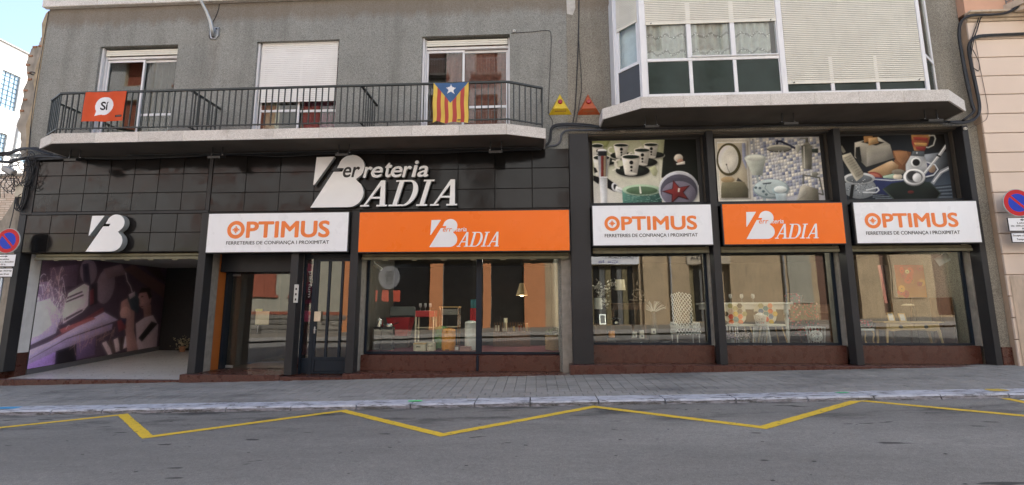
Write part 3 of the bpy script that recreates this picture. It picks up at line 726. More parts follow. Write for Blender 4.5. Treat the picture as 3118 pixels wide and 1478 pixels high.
    def slats(x0, x1, z0, z1, y):
        s = None; z = z0; c = (x0+x1)/2
        obj('shutter_rail', B(x0, x1, y-.004, y+.02, z0-.055, z0-.003, .006), SHUT, bay)
        for xx in (x0+.12, x1-.12): obj('shutter_stop', MB().tube([(xx, y-.004, z0-.03), (xx, y-.03, z0-.03)], .01), BLACK, bay)
        while z < z1:
            if s is None: s = obj('shutter_slat', B(x0, x1, y, y+.016, z, z+.0345, .005), SHUT, bay)
            else: inst(s, (c, y+.007, z), bay)
            z += .0435
        obj('shutter_back', B(x0, x1, y+.02, y+.028, z0-.05, z1), M('shutter_gap', (.03, .027, .022), .8), bay)
    slats(2.456, 5.245, 7.80, 8.95, Y-.005); slats(5.37, 8.145, 6.345, 8.95, Y-.005)
    obj('bay_head', MB().prism([(1.87, .06), (1.87, -.45), (2.33, -.97), (8.22, -.97), (8.80, -.5), (8.80, .06)], 8.96, 9.2, 'Z'), ALU, bay)
    obj('bay_floor', MB().prism([(1.9, .34), (1.9, -.42), (2.35, -.90), (8.2, -.90), (8.77, -.46), (8.77, .34)], 6.056, 6.10, 'Z'), DARKIN, bay)
    obj('bay_back', B(1.95, 8.8, .36, .40, 6.11, 9.0), M('bay_room_wall', (.3, .28, .24), .9), bay)
    # chamfered sides, built flat then turned
    def side(p, q, flip):
        L = math.hypot(q[0]-p[0], q[1]-p[1]); ang = math.atan2(q[1]-p[1], q[0]-p[0])
        def put(nm, x0, x1, y0, y1, z0, z1, mat, b=0):
            mb = B(x0, x1, y0, y1, z0, z1, b); m3 = Matrix.Rotation(ang, 3, 'Z'); mb.v = [tuple(m3 @ Vector(v)+Vector((p[0], p[1], 0))) for v in mb.v]; obj(nm, mb, mat, bay)
        put('frame_post', 0, .075, 0, .06, 6.056, 8.95, ALU, .005); put('frame_post', L-.05, L, 0, .06, 6.056, 8.95, ALU, .005)
        put('frame_rail', .077, L-.052, 0, .06, 6.056, 6.13, ALU); put('frame_rail', .077, L-.052, 0, .06, 6.885, 6.955, ALU); put('glazing_bar', .08, .13, .005, .05, 6.957, 8.9, ALU); put('glazing_bar', L-.10, L-.054, .005, .05, 6.957, 8.9, ALU)
        put('spandrel_pane', .077, L-.052, .02, .03, 6.132, 6.883, M('grey_panel', (.05, .052, .056), .5) if not flip else DG); put('pane', .131, L-.101, .02, .026, 6.957, 8.9, GLASS2)
        if not flip:
            z = 7.93
            while z < 8.92: put('shutter_slat', .08, L-.055, -.016, -.002, z, z+.0345, SHUT, .004); z += .0435
            put('shutter_rail', .08, L-.055, -.018, -.002, 7.875, 7.927, SHUT, .004)
    side((1.87, -.46), (2.335, -.955), False); side((8.225, -.955), (8.80, -.50), True)
    obj('bay_return', B(1.85, 1.90, -.44, .06, 6.056, 8.95), ALU, bay); obj('bay_return', B(8.77, 8.82, -.48, .06, 6.056, 8.95), ALU, bay)
    LACE = lace()
    m = MB(); m.face([(1.99, -.40, 6.95), (2.37, -.80, 6.95), (2.37, -.80, 8.3), (1.99, -.40, 8.3)]); obj('sky_gleam_sheet', m, M('sky_gleam_sheet', (.72, .75, .78), .8, var=.12, vs=5), bay)  # pale sheet added behind the side pane in place of reflected sky
    for a, b in ((2.49, 3.33), (3.44, 4.25), (4.40, 5.12)): curtain(a, b, -.91, 6.94, 8.3, .022, .16, LACE, bay, 'lace_curtain')
def lace():
    t = NT('lace_curtain'); x, y, z = t.sep()
    st = t.ramp(t.noise(8, 3), [(.3, (.40, .39, .375)), (.7, (.52, .51, .495))])
    wav = t.math('SINE', t.math('MULTIPLY', x, 19.0)); zz = t.math('ADD', z, t.math('MULTIPLY', wav, .045))
    band = t.math('ABSOLUTE', t.math('SUBTRACT', t.math('FRACT', t.math('MULTIPLY', zz, 2.6)), .5))
    pat = t.ramp(band, [(.05, 1.0), (.11, 0.0)])
    fl = t.ramp(t.voro(22, out='Distance'), [(.15, 1.0), (.3, .35)])
    c = t.mix(t.math('MULTIPLY', pat, fl), st, (.85, .84, .82))
    c = t.mix(t.math('MULTIPLY', pat, t.ramp(t.voro(22, out='Distance'), [(.28, 0.0), (.4, .8)])), c, (.2, .19, .18))
    return t.set(c, .9)
right_building()
# ------------------------------------------------------------------ shop signs
def box_sign(name, label, x0, x1, z0, z1, mat):
    t = thing(name, label, 'sign', ((x0+x1)/2, -.05, z0))
    obj('case', B(x0, x1, -.10, -.022, z0, z1, .006), M('sign_case', (.02, .02, .021), .45), t)
    obj('face', B(x0+.022, x1-.022, -.106, -.1005, z0+.022, z1-.022, .002), mat, t)
    return t
def logo_B():
    f = lambda x, y: ((x-165)/534, (652-y)/534)
    tri = [f(*p) for p in ((197, 135), (380, 133), (197, 412), (180, 422))]
    o = [f(165, 652), f(540, 652)]
    for a in range(-80, 64, 8): o.append(f(545+148*math.cos(R(a)), 510-142*math.sin(R(a))))
    o.append(f(612, 368))
    for a in range(-58, 172, 8): o.append(f(560+132*math.cos(R(a)), 245-127*math.sin(R(a))))
    o += [f(412, 252), f(486, 252), f(468, 290), f(380, 290)]
    return tri, o
def ser(ch):
    if ch == 'A': return [[(.5, 1), (.66, 1), (.93, .06), (.73, .06)], [(.5, 1), (.549, .80), (.22, .06), (.14, .06)], [(.327, .30), (.671, .30), (.654, .37), (.358, .37)], [(.02, 0), (.34, 0), (.34, .06), (.02, .06)], [(.62, 0), (1.02, 0), (1.02, .06), (.62, .06)]]
    if ch == 'I': return [[(.14, .06), (.34, .06), (.34, .94), (.14, .94)], [(0, 0), (.48, 0), (.48, .06), (0, .06)], [(0, .94), (.48, .94), (.48, 1), (0, 1)]]
    ou = [(.55+.43*math.cos(R(a)), .5+.5*math.sin(R(a))) for a in range(-90, 91, 10)]; inn = [(.55+.23*math.cos(R(a)), .5+.44*math.sin(R(a))) for a in range(-90, 91, 10)]
    return [[(.14, .06), (.32, .06), (.32, .94), (.14, .94)], [(0, 0), (.55, 0), (.55, .06), (0, .06)], [(0, .94), (.55, .94), (.55, 1), (0, 1)]] + [[inn[i], ou[i], ou[i+1], inn[i+1]] for i in range(len(ou)-1)]
def letter(mb, ch, x0, z0, w, h, y0, y1, sh=.28):
    for pol in ser(ch): mb.prism([(x0+w*u+sh*h*v, z0+h*v) for u, v in pol][::-1] if y1 is not None else [], y0, y1) if y1 is not None else mb.face([(x0+w*u+sh*h*v, y0, z0+h*v) for u, v in pol])
def two_tone(name, mb_face, poly, y0, y1, t):
    """channel letter: pale face, greyer returns"""
    obj(name, MB().prism(poly, y0, y0+.008), CHAN, t); obj(name+'_return', MB().prism(poly, y0+.009, y1), CHANS, t)
def big_letters():
    tri, b = logo_B(); x0, z0, s = -5.235, 3.955, 1.262
    t = thing('channel_letter_sign', 'large raised pale lettering with B emblem on the black tiles', 'sign', (-3.5, -.05, 3.95))
    P = lambda pol: [(x0+u*s, z0+v*s) for u, v in pol]
    two_tone('emblem_wedge', None, P(tri), -.13, -.03, t); two_tone('emblem_body', None, P(b), -.13, -.03, t)
    m = MB(); text(m, 'er', -4.50, -4.09, 4.665, 4.925, -.1335, .03, .22); obj('dark_lettering', m, BLACKL, t)
    obj('notch_bar', MB().prism([(-4.70, 4.88), (-4.50, 4.88), (-4.54, 4.91), (-4.69, 4.91)], -.128, -.12), BLACKL, t)  # black bar across the notch of the emblem
    word = [('r', -4.02, -3.80, .27), ('e', -3.83, -3.55, .27), ('t', -3.50, -3.335, .36), ('e', -3.36, -3.08, .27), ('r', -3.09, -2.86, .27), ('i', -2.865, -2.70, .40), ('a', -2.73, -2.47, .27)]
    for ch, a, c, h in word:
        m = MB(); text(m, ch, a, c, 4.655, 4.655+h, -.055, .035, .22, .06); obj('letter_return', m, CHANS, t)
        m = MB(); text(m, ch, a, c, 4.655, 4.655+h, -.121, .035, .22); obj('letter', m, CHAN, t)
    for ch, x, w in (('A', -4.07, .63), ('D', -3.39, .60), ('I', -2.74, .52), ('A', -2.43, .63)):
        m = MB(); letter(m, ch, x, 3.965, w, .62, -.055, -.115); obj('serif_letter_return', m, CHANS, t)
        m = MB(); letter(m, ch, x, 3.965, w, .62, -.121, None); obj('serif_letter', m, CHAN, t)
    t = thing('emblem_sign', 'raised pale B emblem above the open entrance', 'sign', (-10.1, -.05, 2.95)); x0, z0, s = -10.575, 2.955, .885
    P = lambda pol: [(x0+u*s, z0+v*s) for u, v in pol]
    two_tone('emblem_wedge', None, P(tri), -.17, -.03, t); two_tone('emblem_body', None, P(b), -.17, -.03, t)
big_letters()
def print_logo(t, x0, z0, h):
    tri, b = logo_B(); y = -.1085
    m = MB()
    for pol in (tri, b): m.face([(x0+u*h, y, z0+v*h) for u, v in pol])
    obj('emblem', m, WHITEL, t)
    m = MB(); text(m, 'err', x0+.47*h, x0+.80*h, z0+.545*h, z0+.67*h, y-.0015, .02, .2); obj('orange_lettering', m, ORANGEL, t)
    m = MB(); text(m, 'eteria', x0+.82*h, x0+1.32*h, z0+.545*h, z0+.70*h, y-.0015, .02, .2); obj('small_lettering', m, WHITEL, t)
    x = x0+.96*h
    m = MB()
    for ch, w, dx in (('A', .42, .42), ('D', .43, .44), ('I', .36, .20), ('A', .42, .42)):
        letter(m, ch, x, z0+.005*h, w*h, .52*h, y, None); x += dx*h
    obj('serif_lettering', m, WHITEL, t)
def print_opt(t, x0, x1, z0, z1, zl0, zl1):
    y = -.1085; h = z1-z0; r = h/2; cx = x0+r; cz = (z0+z1)/2; m = MB()
    o, i = circ(cx, cz, r*1.06), circ(cx, cz, r*.62)
    for k in range(40): m.face([(i[k][0], y, i[k][1]), (o[k][0], y, o[k][1]), (o[(k+1) % 40][0], y, o[(k+1) % 40][1]), (i[(k+1) % 40][0], y, i[(k+1) % 40][1])])
    st = []
    for k in range(8):
        a = R(45*k); L = r*(.42 if k % 2 == 0 else .30); wd = r*.09
        st.append([(cx+L*math.cos(a)-wd*math.sin(a)*sg, cz+L*math.sin(a)+wd*math.cos(a)*sg) for sg in (-1, 1)])
    ring = []
    for k in range(8):
        ring += st[k]; a = R(45*k+22.5); ring.append((cx+r*.16*math.cos(a), cz+r*.16*math.sin(a)))
    m.face([(p[0], y, p[1]) for p in ring])
    obj('round_emblem', m, ORANGEL, t)
    m = MB(); text(m, 'PTIMUS', x0+2*r*1.12, x1, z0, z1, y, .045); obj('orange_lettering', m, ORANGEL, t)
    m = MB(); text(m, 'FERRETERIES DE CONFIANÇA I PROXIMITAT', x0-.01, x1, zl0, zl1, y, .012); obj('small_lettering', m, BLACKL, t)
s1 = box_sign('shop_sign', 'white sign with orange lettering over the glass door', -7.71, -4.30, 2.90, 3.86, WHITEP); print_opt(s1, -7.20, -4.75, 3.25, 3.65, 3.08, 3.18)
s2 = box_sign('shop_sign', 'wide orange sign with white emblem over the largest window', -4.08, .80, 2.88, 3.85, ORANGEP); print_logo(s2, -2.41, 3.0, .65)
s3 = box_sign('shop_sign', 'white sign with orange lettering below the coffee cup poster', 1.29, 3.965, 2.985, 3.935, WHITEP); print_opt(s3, 1.58, 3.62, 3.34, 3.665, 3.17, 3.265)
s4 = box_sign('shop_sign', 'orange sign with white emblem below the shower poster', 4.175, 6.81, 2.985, 3.935, ORANGEP); print_logo(s4, 4.67, 3.12, .63)
s5 = box_sign('shop_sign', 'white sign with orange lettering below the toaster poster', 7.01, 9.64, 2.985, 3.935, WHITEP); print_opt(s5, 7.24, 9.19, 3.34, 3.665, 3.17, 3.265)

# ------------------------------------------------------------------ flags on the railing
def inpoly(p, poly):
    x, y = p; c = False; j = len(poly)-1
    for i in range(len(poly)):
        a, b = poly[i], poly[j]
        if (a[1] > y) != (b[1] > y) and x < (b[0]-a[0])*(y-a[1])/(b[1]-a[1])+a[0]: c = not c
        j = i
    return c
def cloth(name, label, x0, x1, z0, z1, y, nx, nz, colf, wave, cat='flag'):
    m = MB(); g = {}
    for i in range(nx+1):
        for k in range(nz+1):
            u, v = i/nx, k/nz; dx, dy, dz = wave(u, v); g[i, k] = (x0+(x1-x0)*u+dx, y+dy, z0+(z1-z0)*v+dz)
    for i in range(nx):
        for k in range(nz): m.face([g[i, k], g[i+1, k], g[i+1, k+1], g[i, k+1]], colf((i+.5)/nx, (k+.5)/nz))
    o = obj(name, m, M_CLOTH, smooth=False); return tag(o, label, cat)
M_CLOTH = m_print('flag_cloth', .8)
def flags():
    star = []
    for k in range(10):
        a = R(90+36*k); r = .165 if k % 2 == 0 else .066; star.append((.5+r*1.03*math.cos(a)*1.0, .83+r*.86*math.sin(a)))
    def est(u, v):
        if inpoly((u, v), star): return (.7, .7, .7)
        if v > .48 and abs(u-.5) < .5*(v-.48)/.52: return (.055, .12, .25)
        return (.42, .07, .055) if int(u*9) % 2 else (.64, .45, .09)
    def w1(u, v): f = 1-v; return (.012*math.sin(9*v)*f-.03*f*(u-.5)*0, -.016-.03*math.sin(u*15+3*v)*(.25+.75*f)-.02*math.sin(u*5)*f, -.02*math.sin(u*math.pi)*v*v*.8 if v > .9 else .018*math.sin(u*11)*f*f)
    cloth('flag', 'striped red and yellow flag with blue triangle and white star on the railing', -2.19, -1.42, 5.60, 6.52, -.985, 63, 60, est, w1)
    bub = circ(.50, .53, .225, .30); tail = [(.36, .40), (.29, .17), (.28, .20), (.44, .27)]
    tail = [(.30, .18), (.335, .42), (.46, .24)]
    vs, fs, _ = text_geo('Sí'); tx = [(.415+.17*a, .40+.27*b) for a, b, c in vs]
    tris = [[tx[i] for i in f] for f in fs]
    def si(u, v):
        if .40 < u < .60 and .38 < v < .70:
            for t in tris:
                if any(inpoly((u+du, v+dv), t) for du, dv in ((0, 0), (.008, 0), (-.008, 0), (0, .011), (0, -.011))): return (.015, .015, .016)
        if inpoly((u, v), bub) or inpoly((u, v), tail): return (.70, .71, .75)
        if .79 < u < .965 and .13 < v < .20: return (.02, .02, .02) if not (.815 < u < .945 and .155 < v < .175 and int(u*170) % 3) else (.4, .4, .4)
        return (.55, .075, .02)
    def w2(u, v): return (.012*(1-v)*-1, -.012-.006*math.sin(u*21)-.008*math.sin(u*7+v*3), .006*math.sin(u*9))
    cloth('banner', 'red banner with white speech bubble tied to the balcony railing', -10.215, -9.235, 5.81, 6.515, -.985, 150, 100, si, w2, 'banner')
flags()

# ------------------------------------------------------------------ alarm boxes, lamps, meters
def alarm(x, z, name_col, mat, label):
    t = thing('alarm_box', label, 'alarm', (x, .05, z), 'alarm boxes beside the balcony'); w = .275; h = .52; d = .13
    A = [(x-w, .058, z), (x+w, .058, z), (x, .058, z+h)]; f = [(x-w*.62, .058-d, z+.10), (x+w*.62, .058-d, z+.10), (x, .058-d*.55, z+h*.80)]
    m = MB(); m.face(f); m.face([A[0], A[1], f[1], f[0]]); m.face([A[1], A[2], f[2], f[1]]); m.face([A[2], A[0], f[0], f[2]]); m.face([A[0], A[2], A[1]])
    obj('housing', m, mat, t); obj('beacon', MB().lathe([(.055, 0), (.055, .035), (.045, .05), (.0, .055)], (x, -.035, z+.275), 16, 'Y'), M('red_lens', (.35, .01, .015), .3), t)
    m = MB()
    for k in range(9): m.add([(x-.13+.03*k, .058-d*.55, z+.045), (x-.11+.03*k, .058-d*.55, z+.045), (x-.11+.03*k, .058-d*.66, z+.066), (x-.13+.03*k, .058-d*.66, z+.066)], [(0, 1, 2, 3)])
    o = obj('worn_print', m, M('worn_print', (.25, .12, .05), .8), t); o['kind'] = 'stuff'
alarm(.63, 6.18, 'y', M('yellow_enamel', (.66, .47, .02), .5, dirt=.25), 'yellow triangular alarm box with a red lens on the wall')
alarm(1.30, 6.165, 'o', M('orange_enamel', (.42, .085, .02), .55, dirt=.4), 'rusty orange triangular alarm box with a red lens on the wall')
def flood(x, y, z, label):
    t = thing('floodlight', label, 'floodlight', (x, y, z), 'floodlights under the slabs')
    for s in (-1, 1): obj('bracket_arm', B(x+s*.12-.008, x+s*.12+.008, y-.01, y+.01, z-.21, z), BLACK, t)
    m = MB().prism([(y-.10, z-.30), (y+.10, z-.22), (y+.09, z-.17), (y-.11, z-.25)], x-.15, x+.15, 'X'); obj('lamp_body', m, BLACK, t)
    obj('lens', MB().add([(x-.13, y-.092, z-.302), (x+.13, y-.092, z-.302), (x+.13, y+.085, z-.231), (x-.13, y+.085, z-.231)], [(0, 3, 2, 1)]), M('lamp_glass', (.12, .13, .14), .1), t)
    for s in (-1, 1): obj('bolt', MB().lathe([(.012, 0), (.012, .01)], (x+s*.135, y, z-.2), 8), STEEL, t)
for x, lb in ((-10.75, 'black floodlight under the balcony end near the cable tangle'), (-7.3, 'black floodlight under the balcony near the striped shutter gap'), (-4.32, 'black floodlight under the balcony above the big emblem'), (-.85, 'black floodlight under the balcony end near the alarm boxes')):
    flood(x, -.55, 5.318, lb.replace('near the striped shutter gap', 'above the white door sign'))
for x, lb in ((2.58, 'black floodlight under the bay above the coffee cup poster'), (5.52, 'black floodlight under the bay above the shower poster'), (8.5, 'black floodlight under the bay above the toaster poster')): flood(x, -.6, 5.813, lb)
def lamp_arm():
    t = thing('wall_lamp_arm', 'grey steel street lamp arm bolted high on the grey wall', 'street lamp', (-8.12, .05, 8.5))
    obj('base_plate', MB().prism([(-8.22, 8.72), (-8.0, 8.72), (-7.99, 8.50), (-8.06, 8.40), (-8.18, 8.42), (-8.22, 8.52)], .02, .058), STEEL, t)
    pts = [(-8.11, .02, 8.46), (-8.11, -.05, 8.62), (-8.12, -.12, 8.80), (-8.17, -.22, 9.0), (-8.27, -.42, 9.28), (-8.45, -.8, 9.65), (-8.75, -1.4, 10.1), (-8.95, -1.9, 10.3)]
    obj('arm', MB().tube(pts, [.05, .05, .045, .038, .035, .035, .035, .035], 12), STEEL, t, smooth=True)
    obj('lamp_head', MB().tube([(-8.95, -1.85, 10.3), (-9.0, -2.0, 10.33), (-9.1, -2.4, 10.36), (-9.13, -2.5, 10.36)], [.05, .12, .12, .04], 12), STEEL, t, smooth=True)
    for x, z in ((-8.18, 8.67), (-8.04, 8.67), (-8.12, 8.45)): obj('bolt', MB().lathe([(.016, 0), (.016, .03)], (x, .02, z), 8, 'Y'), BLACK, t)
lamp_arm()

# ------------------------------------------------------------------ cables
def smooth(pts, n=6):
    P = [Vector(p) for p in pts]; P = [P[0]*2-P[1]]+P+[P[-1]*2-P[-2]]; o = []
    for i in range(1, len(P)-2):
        for k in range(n):
            t = k/n; a, b, c, d = P[i-1], P[i], P[i+1], P[i+2]
            o.append(.5*((2*b)+(c-a)*t+(2*a-5*b+4*c-d)*t*t+(3*b-a-3*c+d)*t**3))
    o.append(P[-2]); return o
def cables(name, label, runs, seed=1, mat=CABLE, cat='cables', group=None):
    """runs: (points, strands, radius, spread)"""
    rr = random.Random(seed); p0 = runs[0][0][0]; t = thing(name, label, cat, p0, group)
    for pts, n, r, sp in runs:
        for k in range(n):
            o1, o2 = rr.uniform(-sp, sp), rr.uniform(-sp, sp)
            q = smooth([(p[0]+o1+rr.uniform(-sp, sp)*.35, p[1]+(o2*.5 if n > 1 else 0)-abs(rr.uniform(0, sp))*.3, p[2]+o2+rr.uniform(-sp, sp)*.45) for p in pts], 5)
            obj('cable', MB().tube(q, r*rr.uniform(.8, 1.15), 6), mat, t, smooth=True)
    return t
cables('cable_bundle', 'sagging bundle of black cables under the long balcony', [([(-12.35+1.25*i, -.06, 5.30+.02*math.sin(i*2.1)) for i in range(11)], 5, .018, .05), ([(-9.8+1.1*i, -.22, 5.285+.01*math.sin(i*1.7)) for i in range(10)], 1, .02, 0)], 3)
cables('cable_bundle', 'black cables bending in an S over the seam between the two buildings', [([(.02, -.05, 5.32), (.31, -.05, 5.42), (.39, -.05, 5.55), (.41, -.05, 5.70), (.45, -.05, 5.82), (.55, -.04, 5.88), (.82, -.03, 5.90), (1.24, -.03, 5.87), (1.7, -.02, 5.80)], 6, .018, .03)], 4)
cables('conduit', 'thick grey conduit bending beside the wide dark pillar', [([(.0, -.03, 5.355), (.35, -.03, 5.37), (.53, -.03, 5.40), (.62, -.03, 5.50), (.64, -.03, 5.63), (.70, -.03, 5.71), (.82, -.03, 5.75), (1.3, -.02, 5.752), (1.9, -.01, 5.755)], 1, .028, 0)], 5, M('grey_conduit', (.045, .052, .065), .4))
cables('cable_bundle', 'black cable bundle running under the bay slab above the posters', [([(1.6+1.0*i, -.03, 5.765+.012*math.sin(i*1.9)) for i in range(9)], 5, .016, .028)], 6)
cables('cable_bundle', 'thick black cables climbing the corner beside the peach wall', [([(9.3, -.08, 5.74), (9.58, -.12, 5.70), (9.85, -.14, 5.80), (9.95, -.14, 6.05), (9.95, -.14, 6.53), (9.92, -.14, 7.18), (9.95, -.14, 7.58), (10.12, -.16, 7.72), (10.44, -.17, 7.76), (11.2, -.17, 7.765), (12.2, -.17, 7.8)], 5, .018, .028),
    ([(9.6, -.1, 5.76), (9.84, -.12, 5.95), (9.82, -.12, 6.17), (9.79, -.12, 6.81), (9.77, -.12, 7.44), (9.78, -.12, 7.83), (9.85, -.15, 8.13), (10.04, -.2, 8.23), (10.48, -.22, 8.23), (10.78, -.25, 8.25), (11.04, -.3, 8.39), (11.3, -.35, 8.49), (12.2, -.4, 8.6)], 3, .02, .02),
    ([(9.95, -.14, 7.3), (10.0, -.16, 7.6), (10.12, -.16, 7.85), (10.22, -.17, 8.1), (10.26, -.18, 8.22)], 4, .008, .04), ([(9.92, -.14, 7.0), (10.03, -.16, 6.9), (10.05, -.16, 7.1), (9.98, -.15, 7.4)], 2, .006, .04)], 7)
cables('wire', 'thin brown wire stapled down the peach wall', [([(10.10, -.135, 7.66), (10.11, -.135, 7.0), (10.14, -.135, 6.1), (10.10, -.135, 5.82), (10.0, -.12, 5.71), (9.8, -.03, 5.62)], 1, .006, 0)], 8, M('brown_wire', (.16, .11, .09), .7))
cables('wire', 'black cable dropping down the wall between the two alarm boxes', [([(1.14, .045, 10.5), (1.14, .045, 9.15), (1.10, .045, 8.08), (1.05, .045, 7.2), (.99, .045, 6.35), (.92, .03, 5.93)], 1, .012, 0), ([(1.11, .045, 8.08), (1.15, .045, 6.96), (1.10, .045, 6.5), (.99, .03, 5.93)], 1, .007, 0)], 9)
cables('wire', 'thin wire looping from the right window head down to the yellow alarm', [([(-.54, .05, 8.32), (0, .05, 8.34), (.32, .05, 8.36), (.44, .05, 8.24), (.41, .05, 7.40), (.36, .05, 6.5), (.36, .05, 6.2), (.45, .05, 6.02), (.40, .03, 5.8)], 1, .007, 0)], 10)
cables('wire', 'thin wire beside the bolted lamp arm', [([(-8.06, .05, 9.39), (-8.08, .05, 9.2), (-8.14, .05, 9.0), (-8.22, .05, 8.8), (-8.25, .05, 8.5), (-8.20, .05, 8.42)], 1, .009, 0)], 11)
cables('wire', 'dark wire clipped down the broken left edge of the grey wall', [([(-12.69, .05, 9.35), (-12.70, .05, 8.7), (-12.71, .05, 7.8), (-12.72, .05, 7.0), (-12.70, .05, 6.3), (-12.66, .04, 5.9), (-12.6, .02, 5.62)], 1, .011, 0)], 12)
def tangle():
    rr = random.Random(21); runs = [([(-16, -.9, 5.75), (-14.2, -.4, 5.40), (-13.2, -.12, 5.40), (-12.8, -.1, 5.50), (-12.53, -.08, 5.56), (-12.31, -.08, 5.52), (-11.9, -.07, 5.38)], 6, .017, .05), ([(-16, -.9, 5.45), (-14.2, -.4, 5.28), (-13.17, -.12, 5.24), (-12.86, -.1, 5.24), (-12.49, -.08, 5.33), (-12.1, -.07, 5.36), (-11.5, -.06, 5.33)], 6, .017, .05),
        ([(-12.45, -.08, 5.3), (-12.36, -.05, 5.0), (-12.42, -.05, 4.59), (-12.44, -.05, 4.23), (-12.50, -.05, 4.03), (-12.60, -.05, 4.12), (-12.62, -.05, 4.35)], 7, .011, .06), ([(-12.64, -.06, 4.33), (-12.68, -.04, 3.9), (-12.72, -.03, 3.6), (-12.72, -.03, 3.0)], 2, .008, .02)]
    t = cables('cable_tangle', 'messy tangle of black cables at the left corner by the meter box', runs, 22)
    for k in range(26):
        c = Vector((rr.uniform(-12.9, -12.25), rr.uniform(-.14, -.05), rr.uniform(4.5, 5.5))); r = rr.uniform(.08, .26); a0 = rr.uniform(0, 6); pts = []
        for i in range(7): a = a0+i*rr.uniform(.6, 1.0); pts.append((c.x+r*math.cos(a)*rr.uniform(.6, 1.2), c.y+rr.uniform(-.03, .03), c.z+r*math.sin(a)*rr.uniform(.7, 1.4)))
        obj('cable', MB().tube(smooth(pts, 4), rr.uniform(.004, .009), 5), CABLE, t, smooth=True)
    for k in range(5): # loose strands hanging at the far left
        x = -13.3+.1*k; obj('cable', MB().tube(smooth([(x, -.12, 5.3), (x+.05, -.12, 4.9), (x-.03, -.12, 4.6), (x+.02, -.12, 4.3)], 4), .006, 5), CABLE, t, smooth=True)
    m = thing('meter_box', 'cream plastic meter box on the broken wall below the cables', 'meter box', (-12.6, -.05, 4.33)); obj('housing', B(-12.71, -12.47, -.07, .02, 4.33, 4.67, .015), M('cream_plastic', (.52, .48, .38), .5, dirt=.3), m)
    obj('lid_slot', B(-12.66, -12.52, -.0725, -.0702, 4.61, 4.62), BLACK, m)
    m = thing('corner_floodlight', 'grey floodlight aimed down among the tangled cables', 'floodlight', (-12.95, -.1, 4.9))
    q = MB().box(-13.06, -12.74, -.16, -.02, 4.93, 5.06, .02); q.rot(R(28), (-12.9, 0, 5.0), 'Y'); obj('lamp_body', q, M('grey_lamp', (.3, .3, .29), .5), m)
    q = MB().box(-13.02, -12.78, -.15, -.03, 4.915, 4.929); q.rot(R(28), (-12.9, 0, 5.0), 'Y'); obj('lens', q, BLACK, m); obj('bracket', MB().tube([(-12.95, -.08, 5.05), (-13.0, .02, 5.14), (-12.9, .08, 5.2)], .015), STEEL, m)
tangle()
def ins(x, z, y, label):
    t = thing('insulator', label, 'insulator', (x, y, z)); obj('knob', MB().lathe([(.035, 0), (.035, .03), (.02, .04)], (x, y, z), 12, 'Y'), M('porcelain', (.7, .69, .65), .3), t); obj('screw', MB().lathe([(.010, 0), (.010, .006)], (x, y-.041, z), 8, 'Y'), BLACK, t)
ins(-.46, 8.37, .058, 'small white insulator by the head of the right balcony door'); ins(9.70, 5.60, -.005, 'small white insulator at the corner below the bay')
jb = thing('junction_box', 'small pale junction box under the bay slab', 'junction box', (2.09, .0, 5.7)); obj('housing', B(2.03, 2.15, .02, .10, 5.72, 5.80, .008), M('pale_box', (.4, .36, .28), .6, var=.3, vs=30), jb); obj('lid', B(2.04, 2.14, .012, .0195, 5.73, 5.79, .002), M('pale_lid', (.36, .32, .25), .6, var=.3, vs=30), jb)

# ------------------------------------------------------------------ no parking signs
def no_parking(x, z, label, mirror, lines, px, pw):
    y = -.35; base = gz(x, .165); t = thing('road_sign', label, 'road sign', (x, y, base), 'no parking signs at the two ends')
    obj('post', MB().tube([(x+px, y+.035, base), (x+px, y+.035, z+.2)], .028, 12), STEEL, t, smooth=True)
    d = obj('disc', MB().lathe([(.295, 0), (.30, .012), (.295, .02)], (x, y, z), 48, 'Y'), M('sign_grey', (.36, .37, .37), .5), t)
    def disc(nm, r, yy, mat): obj(nm, MB().add([(a, yy, b) for a, b in circ(x, z, r, n=48)], [tuple(range(48))]), mat, t)
    RED = M('sign_red', (.50, .012, .016), .45, spec=.2, var=.04); BLU = M('sign_blue', (.010, .040, .46), .45, spec=.2, var=.04)
    disc('red_ring', .283, y-.0215, RED); disc('blue_field', .196, y-.023, BLU)
    a = R(45); q = [(u*math.cos(a)+v*math.sin(a), -u*math.sin(a)+v*math.cos(a)) for u, v in ((-.21, -.025), (.21, -.025), (.21, .025), (-.21, .025))]
    obj('slash', MB().add([(x+u, y-.0245, z+v) for u, v in q], [(0, 1, 2, 3)]), RED, t)
    for (z0, z1, w, ls, arrow) in ((z-.61, z-.315, pw, lines[0], True), (z-.85, z-.64, pw*.93, lines[1], False)):
        p = obj('plate_edge', B(x+px-w, x+px+w, y-.014, y+.006, z0, z1, .008), BLACKL, t); obj('plate', B(x+px-w+.013, x+px+w-.013, y-.017, y-.0145, z0+.013, z1-.013), WHITEL, p)
        m = MB(); n = len(ls)+(1 if arrow else 0); hh = (z1-z0-.05)/n; zz = z1-.025
        if arrow:
            sg = -1 if mirror else 1; az = zz-hh*.45
            m.face([(x+px+sg*u, y-.0185, az+v) for u, v in ((-.11, -.008), (.06, -.008), (.06, -.024), (.12, 0), (.06, .024), (.06, .008), (-.11, .008))]); zz -= hh
        for s_, wd in ls: text(m, s_, x+px-wd*w, x+px+wd*w, zz-hh*.80, zz-hh*.18, y-.0185, .008); zz -= hh
        obj('plate_text', m, BLACKL, p)
LN = ([('Laborables', .5), ('de dilluns a dissabte', .88), ('8-20 h', .28)], [('Excepte càrrega i descàrrega', .9), ('Temps màxim 30 min', .72)])
no_parking(-12.31, 3.20, 'no parking sign with right pointing arrow plate by the ruined wall', False, LN, -.06, .32)
no_parking(10.21, 3.805, 'no parking sign with left pointing arrow plate by the peach wall', True, LN, .10, .36)
